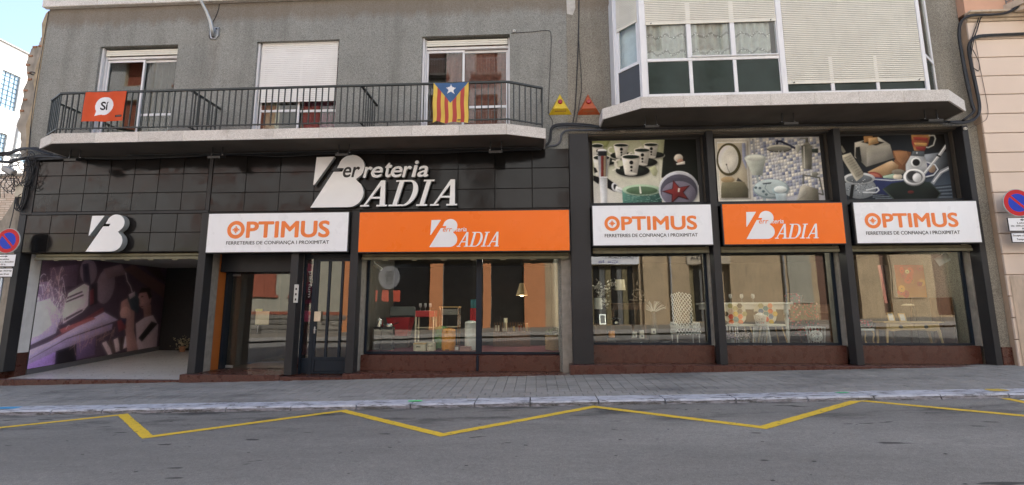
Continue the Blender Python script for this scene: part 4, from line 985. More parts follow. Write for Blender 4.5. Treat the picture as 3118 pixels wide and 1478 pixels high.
# ------------------------------------------------------------------ neighbours
def peach():
    t = thing('peach_building', 'peach rendered house with horizontal grooves at the right end', 'building', (14, 0, .4))
    zs = [gz(11, .1), .95, 1.40, 1.85, 2.30, 2.75, 3.19, 3.645, 4.10, 4.55, 5.0, 5.45, 5.90, 6.355, 6.80, 7.25, 7.69, 8.13]
    obj('wall_core', B(10.005, 21.5, -.07, 6.5, -.3, 8.26), GROOVE, t)
    for a, b in zip(zs[:-1], zs[1:]): obj('rendered_course', B(10.0+random.uniform(-.008, .008), 21.5, -.115, -.0705, a+.008, b-.008, .008), PEACH, t)
    obj('plinth', B(10.045, 21.5, -.135, -.116, .2, 2.28, .01), M('pale_plinth', (.55, .44, .34), .9, dirt=.35), t)
    c = part('cornice', t, 12, -.1, 8.15)
    for z0, z1, y in ((8.132, 8.20, -.14), (8.202, 8.30, -.19), (8.302, 8.36, -.23)): obj('moulding', B(10.0, 21.5, y, -.06, z0, z1, .012), M('cornice_paint', (.55, .45, .34), .8, dirt=.3), c)
    obj('upper_wall', B(10.0, 21.5, -.11, 6.5, 8.362, 12.8), M('salmon_render', (.62, .36, .24), .85, var=.08), t)
    b = part('balcony', t, 12.5, -.6, 8.3)
    obj('slab', MB().prism([(10.85, -.11), (11.25, -1.0), (14.0, -1.0), (14.3, -.11)], 8.365, 8.52, 'Z'), M('cornice_paint', (.55, .45, .34), .8), b)
    obj('slab_moulding', MB().prism([(10.95, -.232), (11.32, -.92), (13.9, -.92), (14.2, -.232)], 8.26, 8.363, 'Z'), M('cornice_paint', (.55, .45, .34), .8), b)
    IR = M('iron_rail', (.2, .2, .2), .5); d = Vector((11.3-10.92, -.95+.12)); 
    for k in range(9): obj('baluster', MB().tube([(10.92+.38*k/8, -.12-.83*k/8, 8.52), (10.92+.38*k/8, -.12-.83*k/8, 9.5)], .011, 6), IR, b)
    for k in range(18): obj('baluster', MB().tube([(11.3+.15*k, -.95, 8.52), (11.3+.15*k, -.95, 9.5)], .011, 6), IR, b)
    obj('handrail', MB().tube([(10.92, -.12, 9.5), (11.3, -.95, 9.5), (14.0, -.95, 9.5)], .02, 6), IR, b); obj('bottom_rail', MB().tube([(10.92, -.12, 8.60), (11.3, -.95, 8.60), (14.0, -.95, 8.60)], .012, 6), IR, b)
    obj('console', MB().prism([(-.116, 7.75), (-.16, 7.72), (-.5, 8.15), (-.5, 8.258), (-.116, 8.258)], 11.5, 11.72, 'X'), M('cornice_paint', (.55, .45, .34), .8), b)
peach()
def white_building():
    W = M('bright_white_render', (.80, .78, .73), .9, var=.05, vs=.7, dirt=.1)
    t = thing('white_building', 'sunlit white building with glass block windows beyond the left corner', 'building', (-24, 8, 0))
    wins = [(4.85, 5.48, 9.15, 10.6), (4.6, 5.35, 7.1, 8.2), (5.9, 6.4, 7.3, 8.2), (8, 9.2, 7.1, 8.2)]
    m = MB(); m.wall(1.5, 13, -.4, 11.62, 0, .3, [(a, b, c, d) for a, b, c, d in wins])
    # turn the slab so its street face looks towards +X
    m.v = [(-20-y, x, z) for x, y, z in m.v]; obj('wall', m, W, t)
    obj('body', B(-28, -20.31, 1.5, 13, -.4, 11.6), W, t)
    cp = obj('parapet_cap', B(-20.4, -19.95, 1.45, 13.05, 11.622, 11.68, .01), M('cap_grey', (.35, .33, .3), .8), t)
    GB = M('glass_block', (.30, .42, .50), .12, var=.25, vs=9)
    for a, b, c, d in wins:
        w = part('glass_block_window', t, -20.1, (a+b)/2, c); nx = max(2, round((b-a)/.16)); nz = round((d-c)/.19); src = None
        for i in range(nx):
            for k in range(nz):
                y = a+(b-a)*(i+.5)/nx; z = c+(d-c)*k/nz+.006; hw = (b-a)/nx/2-.012
                if src is None: src = obj('glass_block', B(-20.14, -20.06, y-hw, y+hw, z, z+(d-c)/nz-.02, .012), GB, w)
                else: inst(src, (-20.10, y, z), w)
        obj('mortar', B(-20.2, -20.12, a, b, c, d), M('mortar_white', (.6, .6, .58), .9), w)
    obj('wall_pipe', MB().tube([(-19.97, 5.62, 6.9), (-19.97, 5.66, 8.9), (-19.97, 5.7, 9.05)], .03, 8), STEEL, t)
white_building()
def ruin():
    rr = random.Random(8)
    t = thing('ruined_wall', 'crumbling plaster party wall left of the dark tiled front', 'wall', (-13, .2, 0))
    PL = M('old_plaster', (.30, .27, .225), .95, var=.35, vs=3, bump=.5, bs=22, dirt=.45); PL2 = M('ochre_plaster', (.36, .29, .19), .95, var=.3, vs=5, bump=.4, bs=22)
    edge = [(-12.84, 8.62), (-12.86, 8.42), (-13.02, 8.40), (-13.10, 8.15), (-13.13, 7.9), (-13.06, 7.68), (-13.02, 7.5), (-13.09, 7.2), (-13.06, 6.95), (-13.10, 6.65), (-13.07, 6.45), (-13.13, 6.25), (-12.99, 6.02), (-12.94, 5.8), (-12.93, 5.5)]
    ed = []
    for i in range(len(edge)-1):
        a, b = edge[i], edge[i+1]
        for k in range(3): ed.append((a[0]+(b[0]-a[0])*k/3+rr.uniform(-.015, .015), a[1]+(b[1]-a[1])*k/3))
    pol = [(-12.70, 8.75)]+ed+[(-12.85, 5.4), (-12.70, 5.4)]
    obj('plaster_scar', MB().prism(pol, .085, .6), PL, t)
    pol2 = [(-12.684, 9.38)]+[(-12.76-.05*math.sin(k*1.3)-.02*(k % 2), 9.3-.28*k) for k in range(14)]+[(-12.684, 5.4)]
    obj('plaster_band', MB().prism(pol2, .05, .3), PL2, t)
    low = [(-14.6, -.3), (-12.565, -.3), (-12.565, 5.35), (-12.72, 5.35), (-12.72, 4.8), (-12.78, 4.45), (-12.92, 4.1), (-13.08, 3.80), (-13.4, 3.62), (-13.9, 3.55), (-14.6, 3.5)]
    obj('lower_wall', MB().prism(low, .06, .5), PL, t)
    for k in range(9): # scattered exposed bricks along the broken edge
        x, z = edge[1+k][0]+.06, edge[1+k][1]-.05; obj('brick', B(x-.05, x+.06, .06, .2, z, z+.05, .008), M('old_brick', (.33, .17, .10), .9, var=.3, vs=20), t)
    obj('iron_ring', MB().tube([(-12.86+.07*math.cos(a*.6), .05-.04*math.sin(a*.6), 7.62+.02*math.sin(a*.6)) for a in range(11)], .012, 6), BLACK, t)
    w = thing('whitewashed_wall', 'whitewashed brick wall behind the crumbling plaster', 'wall', (-15, 2.6, 0))
    obj('wall', B(-18.5, -12.72, 2.5, 2.8, -.3, 5.65), m_brickpaint(), w); obj('wall_top', B(-18.5, -12.72, 2.46, 2.84, 5.652, 5.75, .02), CONC, w)
    s = thing('shed_roof', 'dark corrugated shed roof below the white building', 'shed', (-16, 4.5, 0))
    obj('shed_wall', B(-18, -13.4, 4.2, 7, -.3, 6.2), M('pale_shed', (.6, .58, .54), .9), s)
    obj('roof', MB().prism([(3.9, 6.9), (4.0, 6.95), (7.2, 7.6), (7.2, 7.5), (4.0, 6.85)], -18.2, -14.6, 'X'), M('slate_blue', (.12, .15, .19), .7), s)
ruin()
# ------------------------------------------------------------------ far side of the street (seen mirrored in the glass)
def opposite():
    Y = -17.4; a_p0, a_p1 = .30, .56
    o = struct('pavement_far', sheet(-60, 60, -17.3, -14.62, .50, .30), M('far_paving', (.17, .15, .115), .9, var=.2, vs=4), label='pavement on the far side of the street', cat='pavement'); o.name = 'pavement'
    k = struct('kerb_far', B(-60, 60, -.08, .08, 0, .2), M('far_kerb', (.3, .28, .25), .9), label='kerb on the far side of the street', cat='kerb'); k.name = 'kerb'
    k.location = (0, -14.62, .16); k.rotation_euler.y = -math.atan(SL)
    CREAM = M('cream_stucco', (.35, .33, .25), .9, var=.1, vs=.8, dirt=.25); STONE = M('sand_stone', (.44, .33, .195), .9, var=.16, vs=1.1, dirt=.35); ORG = M('orange_render', (.55, .22, .085), .85, var=.08)
    GLD = M('far_shop_glass', (.012, .012, .013), .12); BRK = M('brick_red', (.30, .09, .05), .9, var=.25, vs=9); YST = M('striped_blind', (.16, .13, .06), .8, vs=12, var=.5); BRW = M('brown_door', (.12, .055, .03), .6, var=.2)
    def block(name, label, x0, x1, top, holes, mat, ftop=None):
        t = thing(name, label, 'building', ((x0+x1)/2, Y-.3, .3)); m = MB(); m.wall(x0, x1, -1.2, top, -Y, -Y+.3, holes)
        m.v = [(x, -y, z) for x, y, z in m.v]; m.f = [f[::-1] for f in m.f]; obj('wall', m, mat, t)
        u = MB(); u.wall(x0, x1, 5.75, top, -Y-.02, -Y-.001, [(h[0]-.05, h[1]+.05, h[2]-.05, h[3]+.05) for h in holes]); u.v = [(x, -y, z) for x, y, z in u.v]; u.f = [f[::-1] for f in u.f]; obj('bounce_render', u, M('neutral_bounce_render', (.50, .50, .485), .9, var=.08, vs=.7, dirt=.2), t)  # pale upper skin added to keep light bounced across the street neutral
        obj('body', B(x0+.01, x1-.01, Y-8, Y-.35, -1.2, top-.05), mat, t)
        return t
    def back(t, nm, x0, x1, z0, z1, mat, d=.22): obj(nm, B(x0, x1, Y-d-.06, Y-d, z0, z1), mat, t)
    # rubble base house with brick framed windows
    hs = [(-21.5, -20.2, 2.6, 4.6), (-19.0, -17.1, 2.55, 5.2), (-16.1, -14.8, 2.55, 5.2), (-21.5, -20.1, 6.4, 8.3), (-18.6, -17.2, 6.4, 8.3), (-15.6, -14.2, 6.4, 8.3)] + [(x, x+1.3, z, z+2) for x in (-24.5, -21.5, -18.5, -15.5) for z in (10, 13.5, 16.8)]
    t = block('cream_house', 'cream house with rubble base reflected in the glass door', -26, -12.2, 19.5, hs, CREAM)
    for h in hs:
        back(t, 'shutter', h[0], h[1], h[2], h[3], BRK)
        obj('brick_sill', B(h[0]-.15, h[1]+.15, Y, Y+.1, h[2]-.16, h[2]), BRK, t)
    rr = random.Random(4)
    z = gz(-19, .45)
    for row in range(4):
        x = -25.9+rr.uniform(0, .3); hgt = .32
        while x < -12.3:
            w = rr.uniform(.35, .75); obj('rubble_stone', B(x+.015, x+w-.015, Y+.002, Y+rr.uniform(.05, .11), z+.012+rr.uniform(0, .03), z+hgt-.012, .035), M('rubble_%d' % rr.randrange(3), [(.25, .23, .19), (.17, .155, .13), (.30, .28, .235)][rr.randrange(3)], .95, var=.2, vs=6), t); x += w
        z += hgt
    obj('brick_band', B(-26, -12.25, Y+.001, Y+.06, z+.01, z+.2), BRK, t); obj('roof_tiles', B(-26.2, -12.0, Y-.3, Y+.6, 19.5, 19.7), BRK, t)
    t = block('ochre_house', 'ochre house beyond the cream one, mirrored in the left balcony door', -40, -26.05, 18.6, [(x, x+1.3, z, z+2.1) for x in (-38, -34.5, -31, -28) for z in (2, 6, 10, 13.6, 16.8)], M('ochre_render', (.46, .40, .28), .9, var=.1, vs=.8))
    for x in (-38, -34.5, -31, -28):
        for z in (2, 6, 10, 13.6, 16.8): back(t, 'shutter', x, x+1.3, z, z+2.1, BRK)
    obj('tiled_eave', B(-40.2, -26.06, Y-.3, Y+.7, 18.6, 18.8), BRK, t)
    # orange piers shop
    hs = [(-11.6, -6.7, .3, 4.7), (-5.85, -3.3, .3, 4.7), (-2.8, -.68, .3, 4.7), (-10.6, -9.2, 6.2, 8.6), (-7.2, -5.8, 6.2, 8.6), (-3.8, -2.4, 6.2, 8.6)] + [(x, x+1.4, z, z+2.3) for x in (-10.6, -7.2, -3.8) for z in (9.7, 13.2, 16.8)]
    t = block('orange_house', 'orange piered shop house mirrored in the largest window', -12.2, .62, 20.5, hs, CREAM)
    for h in hs[:3]: back(t, 'shop_glass', h[0], h[1], h[2], h[3], GLD)
    for h in hs[3:]:
        back(t, 'shutter', h[0], h[1], h[2], h[3], BRW); obj('balcony_slab', B(h[0]-.3, h[1]+.3, Y, Y+.6, h[2]-.15, h[2]), CONC, t)
        for k in range(12): obj('baluster', MB().tube([(h[0]-.25+.17*k, Y+.55, h[2]), (h[0]-.25+.17*k, Y+.55, h[2]+.95)], .015, 5), STEEL, t)
        obj('handrail', B(h[0]-.28, h[1]+.3, Y+.53, Y+.57, h[2]+.95, h[2]+1.0), STEEL, t)
    for a, b in ((-12.15, -11.6), (-6.7, -5.85), (-3.3, -2.8), (-.68, .6)): obj('orange_pier', B(a-.0, b, Y+.001, Y+.05, -.3, 4.75), ORG, t)
    obj('orange_frieze', B(-12.2, .6, Y+.001, Y+.08, 4.76, 5.2), ORG, t)
    bd = part('round_sticker', t, -9.4, Y-.2, 3.0)
    obj('disc', MB().add([(x, Y-.215, z) for x, z in circ(-9.4, 3.62, .72, .76)], [tuple(range(40))]), M('sticker_grey', (.2, .2, .2), .6), bd)
    m = MB()
    for s_, z0, z1, w in (('DES DE', 3.92, 4.04, .26), ('2004', 3.66, 3.86, .28), ('VETLLANT', 3.50, 3.60, .24), ('PEL TEU', 3.36, 3.46, .19), ('DESCANS', 3.20, 3.30, .22)): text(m, s_, -9.4-w, -9.4+w, z0, z1, Y-.21, .01, flip=True)
    obj('lettering', m, BLACKL, bd)
    for k in range(3): back(t, 'red_poster', -10.6+.75*k, -10.15+.75*k, 2.1, 2.8, M('red_poster', (.5, .08, .04), .7), .21)
    # sandstone ferreteria house
    hs = [(1.5, 2.6, .4, 4.2), (3.3, 6.35, .6, 4.25), (9.4, 11.85, .8, 4.25), (2, 3.4, 6.6, 9), (6.2, 7.6, 6.6, 9), (9.8, 11.2, 6.6, 9)] + [(x, x+1.4, z, z+2.3) for x in (2, 6.2, 9.8) for z in (10.2, 13.9, 16.8)]
    t = block('sandstone_house', 'sandstone house with shop boards mirrored in the right windows', .62, 13.4, 21, hs, STONE)
    back(t, 'dark_door', 1.5, 2.6, .4, 4.2, GLD)
    for h in hs[1:3]:
        for k in range(int((h[1]-h[0])/.35)): back(t, 'blind_stripe', h[0]+.35*k, h[0]+.35*k+.30, h[2], h[3], [YST, GLD, M('grey_blind', (.12, .12, .11), .8)][k % 3])
    for h in hs[3:]: back(t, 'shutter', h[0], h[1], h[2], h[3], BRW)
    sb = part('shop_board', t, 4.9, Y, 4.3); obj('board', B(3.2, 6.4, Y+.001, Y+.06, 4.3, 4.92), M('board_white', (.72, .72, .72), .6), sb)
    m = MB(); text(m, 'FERRETERIA I', 4.35, 6.25, 4.66, 4.84, Y+.063, .02, flip=True); obj('lettering', m, BLACKL, sb)
    m = MB(); text(m, 'Ca la', 3.9, 5.1, 4.38, 4.58, Y+.063, .02, flip=True); obj('blue_lettering', m, M('board_blue', (.05, .06, .25), .6), sb)
    sb = part('shop_board', t, 10, Y, 4.3); obj('board', B(9.3, 11.9, Y+.001, Y+.06, 4.3, 4.92), M('board_sand', (.45, .38, .27), .6), sb); m = MB(); text(m, 'FERRETERIA', 9.5, 11.2, 4.55, 4.78, Y+.063, .02, flip=True); obj('lettering', m, BLACKL, sb)
    obj('wall_pier', B(6.6, 7.9, Y, Y+.18, .2, 6), STONE, t); obj('drain_pipe', MB().tube([(8.25, Y+.08, .6), (8.25, Y+.08, 10)], .06, 8), STEEL, t)
    hs = [(17.0, 19.4, .9, 5.0), (20.7, 21.2, 1.2, 5.0), (23.7, 24.7, 1.2, 5.2), (14.6, 15.9, 6.8, 9), (18, 19.4, 6.8, 9)] + [(x, x+1.4, z, z+2.2) for x in (14.6, 18, 22, 26) for z in (10.2, 13.4, 16.8)]
    t = block('panelled_house', 'sand coloured house with blind recesses mirrored beside the sandstone one', 13.4, 29, 19, hs, STONE)
    for h in hs: back(t, 'brown_door', h[0], h[1], h[2], h[3], BRW)
    obj('recess_panel', B(15.3, 16.65, Y+.001, Y+.05, 1.9, 5.3), CREAM, t); obj('recess_panel', B(21.3, 23.1, Y+.001, Y+.05, 2.2, 5.3), M('ochre_panel', (.45, .33, .2), .9), t); obj('drain_pipe', MB().tube([(15.05, Y+.08, .9), (15.05, Y+.08, 9)], .06, 8), STEEL, t)
    for i, x in enumerate((-8.2, -5.1, -2.0, 1.5, 5.4, 8.6)):
        b = thing('bollard', 'dark iron bollard on the far kerb, mirrored before the '+('round grey sticker', 'middle orange pier', 'wide orange pier', 'dark narrow door', 'striped blind', 'drain pipe')[i], 'bollard', (x, -15.1, gz(x, .32)), 'bollards along the far kerb'); z = gz(x, .32)
        obj('post', MB().lathe([(.06, 0), (.05, .1), (.045, .75), (.06, .76), (.06, .8), (.03, .88)], (x, -15.1, z), 12), BLACK, b, smooth=True); obj('foot', MB().lathe([(.09, 0), (.09, .03), (.061, .05)], (x, -15.1, z-.005), 12), BLACK, b)
opposite()
# ------------------------------------------------------------------ printed pictures (flat prints on real boards)
import numpy as np
def box_blur(a, r):
    if r < 1: return a
    for ax in (0, 1):
        for _ in range(2):
            n = a.shape[ax]; pad = [(0, 0)]*a.ndim; pad[ax] = (r+1, r); c = np.cumsum(np.pad(a, pad, mode='edge'), axis=ax)
            i = [slice(None)]*a.ndim; j = list(i); i[ax] = slice(2*r+1, 2*r+1+n); j[ax] = slice(0, n); a = (c[tuple(i)]-c[tuple(j)])/(2*r+1)
    return a
class Art:
    """paints a picture into a colour field that becomes the vertex colours of a flat print"""
    def __init__(s, put, w=300, h=190, gain=1.0, relief=.5): s.put = put; s.w = w; s.h = h; s.img = np.full((h, w, 3), .2); s.g = gain; s.k = 0; s.rel = relief
    def col(s, c): return np.array(hx(c) if isinstance(c, str) else c)
    def mask(s, q):
        x = [p[0]*s.w for p in q]; y = [(1-p[1])*s.h for p in q]
        x0, x1, y0, y1 = max(0, int(min(x))-7), min(s.w, int(max(x))+8), max(0, int(min(y))-7), min(s.h, int(max(y))+8)
        if x1 <= x0 or y1 <= y0: return None
        acc = np.zeros((y1-y0, x1-x0))
        for ox, oy in ((.25, .25), (.75, .25), (.25, .75), (.75, .75)):
            X, Y = np.meshgrid(np.arange(x0, x1)+ox, np.arange(y0, y1)+oy); c = np.zeros(X.shape, bool); j = len(x)-1
            for i in range(len(x)):
                if y[i] != y[j]: c ^= ((y[i] > Y) != (y[j] > Y)) & (X < (x[j]-x[i])*(Y-y[i])/(y[j]-y[i])+x[i])
                j = i
            acc += c*.25
        return acc, x0, x1, y0, y1, x, y
    def fill(s, pts, cols, relief=True):
        r = s.mask([s.put(px, py) for px, py in pts])
        if r is None: return
        m, x0, x1, y0, y1, x, y = r; sub = s.img[y0:y1, x0:x1]
        if len(cols) == 1: c = np.broadcast_to(cols[0], sub.shape)
        else:
            X, Y = np.meshgrid(np.arange(x0, x1)+.5, np.arange(y0, y1)+.5); wt = [1/((X-a)**2+(Y-b)**2+2)**1.1 for a, b in zip(x, y)]; t = sum(wt); c = sum(w[..., None]*k for w, k in zip(wt, cols))/t[..., None]
        size = min(x1-x0, y1-y0)-14
        if relief and s.rel and size > 8:
            sh = box_blur(np.roll(m, (2, 2), (0, 1)), 2); sub *= (1-.45*s.rel*sh*(1-m))[..., None]
            rad = int(max(2, min(9, size/4))); bl = box_blur(m, rad); gy, gx = np.gradient(bl); e = np.clip((gx+gy)*rad*1.3, -.6, .6)*s.rel
            c = c*(1+e[..., None])
        s.img[y0:y1, x0:x1] = sub*(1-m[..., None])+c*m[..., None]
    def poly(s, pts, h): s.fill(pts, [s.col(h)])
    def grad(s, pts, hs): s.fill(pts, [s.col(h) for h in hs])
    def ell(s, cx, cy, rx, ry, h, rot=0, n=28, a0=0, a1=360):
        c, d = math.cos(rot), math.sin(rot); p = circ(0, 0, rx, ry, n, a0, a1); s.poly([(cx+u*c-v*d, cy+u*d+v*c) for u, v in p], h)
    def stroke(s, pts, w, h):
        for i in range(len(pts)-1):
            a, b = Vector(pts[i]), Vector(pts[i+1]); d = (b-a)
            if d.length < 1e-6: continue
            n = Vector((-d.y, d.x)).normalized()*w/2; e = d.normalized()*w*.2; s.fill([tuple(q) for q in (a-n-e, b-n+e, b+n+e, a+n-e)], [s.col(h)], False)
    def ring(s, cx, cy, rx, ry, w, h, a0=0, a1=360, n=24): s.stroke(circ(cx, cy, rx, ry, n, a0, a1)+([circ(cx, cy, rx, ry, n)[0]] if a1-a0 >= 360 else []), w, h)
    def finish(s, seed=1, soft=1, grain=.06):
        rg = np.random.default_rng(seed); im = .55*s.img+.45*box_blur(s.img, soft); lo = box_blur(rg.normal(0, 1, (s.h, s.w)), 9)*9; im = im*(1+grain*rg.normal(0, 1, (s.h, s.w))+.05*lo)[..., None]
        im = im*s.g; im = np.clip(im, .002, 1); g3 = im.mean(2, keepdims=True); im = .72*im+.28*g3*np.array([.97, 1.0, 1.0]); im = im*(.62+.62*np.sqrt(im)); return np.clip(im, .002, .95)
def grid_print(name, img, f, mat, parent):
    """flat sheet whose grid vertices carry the colour field; f(u, v) gives the point on the board"""
    h, w, _ = img.shape; P = [f((i+.5)/w, 1-(j+.5)/h) for j in range(h) for i in range(w)]
    idx = np.arange(h*w).reshape(h, w); F = np.stack([idx[1:, :-1], idx[1:, 1:], idx[:-1, 1:], idx[:-1, :-1]], -1).reshape(-1, 4)
    m = MB(); m.v = P; m.f = F.tolist(); m.c = [None]*len(m.f); o = obj(name, m, mat, parent)
    at = o.data.color_attributes.new('Col', 'FLOAT_COLOR', 'POINT'); at.data.foreach_set('color', np.concatenate([img.reshape(-1, 3), np.ones((h*w, 1))], 1).ravel().tolist()); return o
def board_map(TL, TR, BL, BR):
    def put(px, py):
        v = (py-TL[1])/(BL[1]-TL[1])
        for _ in range(3):
            xl = TL[0]+(BL[0]-TL[0])*v; xr = TR[0]+(BR[0]-TR[0])*v; u = (px-xl)/(xr-xl); yt = TL[1]+(TR[1]-TL[1])*u; yb = BL[1]+(BR[1]-BL[1])*u; v = (py-yt)/(yb-yt)
        return (u, 1-v)
    return put
def poster(label, x0, x1, TL, TR, BL, BR, draw, gain=.9):
    t = thing('window_poster', label, 'poster', ((x0+x1)/2, .33, 4.05)); y = .325
    obj('board', B(x0, x1, y, y+.004, 4.055, 5.615), DARKIN, t); a = Art(board_map(TL, TR, BL, BR), 300, 190, gain); draw(a)
    grid_print('print', a.finish(int(x0*10)), lambda u, v: (x0+(x1-x0)*u, y-.001, 4.056+1.558*v), PRINTG, t)
def cups(a):
    a.grad([(155, 140), (1148, 122), (1195, 722), (165, 740)], ['b4ba84', 'c9cbb0', 'd9d6cc', 'dedbd2']); a.poly([(155, 140), (330, 135), (300, 200), (160, 210)], 'a9b06a'); a.poly([(600, 130), (850, 126), (835, 330), (700, 240)], 'c3c79a')
    a.grad([(850, 128), (1148, 122), (1182, 560), (822, 490)], ['1c1f18', '14160f', '1c231b', '20261c'])
    a.poly([(935, 290), (1050, 285), (1050, 375), (938, 380)], '262019'); a.ell(985, 305, 42, 38, 'd2cabb'); a.ell(1002, 335, 30, 24, 'b98c72'); a.poly([(965, 355), (1045, 335), (1048, 362), (970, 370)], 'dcd6cc')
    def saucer(x, y, rx, ry): a.ell(x, y+6, rx+6, ry+6, 'b9b7a6'); a.ell(x, y, rx, ry, '1d241d'); a.ell(x, y-4, rx*.7, ry*.6, '2a332a')
    def cup(x, y, w, h, side=-1):
        a.ring(x+side*w*.62, y+h*.42, w*.24, h*.25, w*.09, 'dedacb', 90 if side < 0 else -90, 270 if side < 0 else 90, 10)
        a.grad([(x-w/2, y), (x+w/2, y), (x+w*.33, y+h), (x-w*.33, y+h)], ['efece0', 'c6c2b4', 'b5b1a4', 'e6e2d6']); a.ell(x, y+h, w*.33, h*.09, 'c9c5b8'); a.ell(x, y, w/2, h*.15, 'e8e4d8'); a.ell(x, y+2, w*.46, h*.115, '22332a')
        for k, (dy, r) in enumerate(((.34, .11), (.60, .075), (.80, .055))): a.ell(x+w*.02, y+h*dy, w*r, w*r, '161815')
    saucer(300, 335, 95, 38); cup(205, 185, 120, 150); saucer(440, 280, 110, 35); cup(435, 180, 145, 120); saucer(755, 275, 95, 30); cup(722, 175, 140, 120); saucer(660, 345, 125, 42); cup(637, 228, 155, 140); saucer(545, 425, 165, 58); cup(530, 292, 180, 165); cup(245, 300, 170, 180, 1)
    a.poly([(700, 400), (760, 375), (790, 430), (770, 480), (740, 470)], 'bcc096')
    a.poly([(165, 390), (190, 400), (210, 440), (175, 450)], '2a2a28'); a.poly([(163, 470), (230, 490), (215, 555), (163, 520)], '17181a')
    a.grad([(208, 235), (298, 235), (295, 737), (235, 737)], ['aeb2b8', '6a6d74', 'd7dade', 'eef0f2']); a.ell(252, 235, 45, 18, 'e8eaec'); a.poly([(212, 238), (298, 238), (296, 285), (212, 285)], '2e3136'); a.poly([(240, 285), (268, 285), (266, 485), (238, 485)], '8d2a1c'); a.poly([(268, 285), (290, 285), (288, 485), (266, 485)], '9c8a6c'); a.stroke([(220, 487), (300, 487)], 8, 'f0f0ee')
    a.poly([(300, 495), (370, 545), (400, 570), (370, 625), (300, 590)], '141518'); a.ell(372, 580, 30, 42, 'c9ccd0', -.3); a.ell(378, 582, 18, 30, '2a2c30', -.3); a.poly([(385, 570), (440, 590), (497, 642), (420, 635), (372, 610)], 'd9dbd8'); a.stroke([(400, 600), (480, 636)], 3, '555a58')
    a.ell(635, 610, 192, 54, '9fc0a0'); a.grad([(443, 610), (828, 610), (830, 738), (450, 738)], ['5e9a88', '3a6f64', '2d5b54', '4f8a7c']); a.ell(635, 608, 190, 52, 'a9c6a6'); a.ell(635, 612, 152, 38, '5d7f5c'); a.poly([(608, 572), (622, 572), (632, 640), (616, 640)], 'e0e4d4')
    rr = random.Random(2)
    for k in range(70): x, y = rr.uniform(455, 820), rr.uniform(655, 730); a.stroke([(x, y), (x+rr.uniform(8, 25), y+rr.uniform(-4, 4))], 3, rr.choice(['7fb3a4', '2c564f', '98c4b4']))
    a.ell(990, 600, 192, 172, 'b9bcc6'); a.ell(992, 610, 178, 152, '565466'); a.ell(992, 640, 165, 118, '7a7488')
    star = []
    for k in range(10): an = R(-90-15+36*k); r = 150 if k % 2 == 0 else 62; star.append((975+r*math.cos(an), 625+r*.78*math.sin(an)))
    a.poly(star, '5a1010'); a.poly([(975+(x-975)*.82, 622+(y-625)*.8) for x, y in star], '8e2020'); a.poly([(985, 588), (1003, 590), (996, 625), (982, 622)], 'd9cfc0'); a.ring(990, 600, 188, 168, 6, 'e6e8ea', 185, 300)
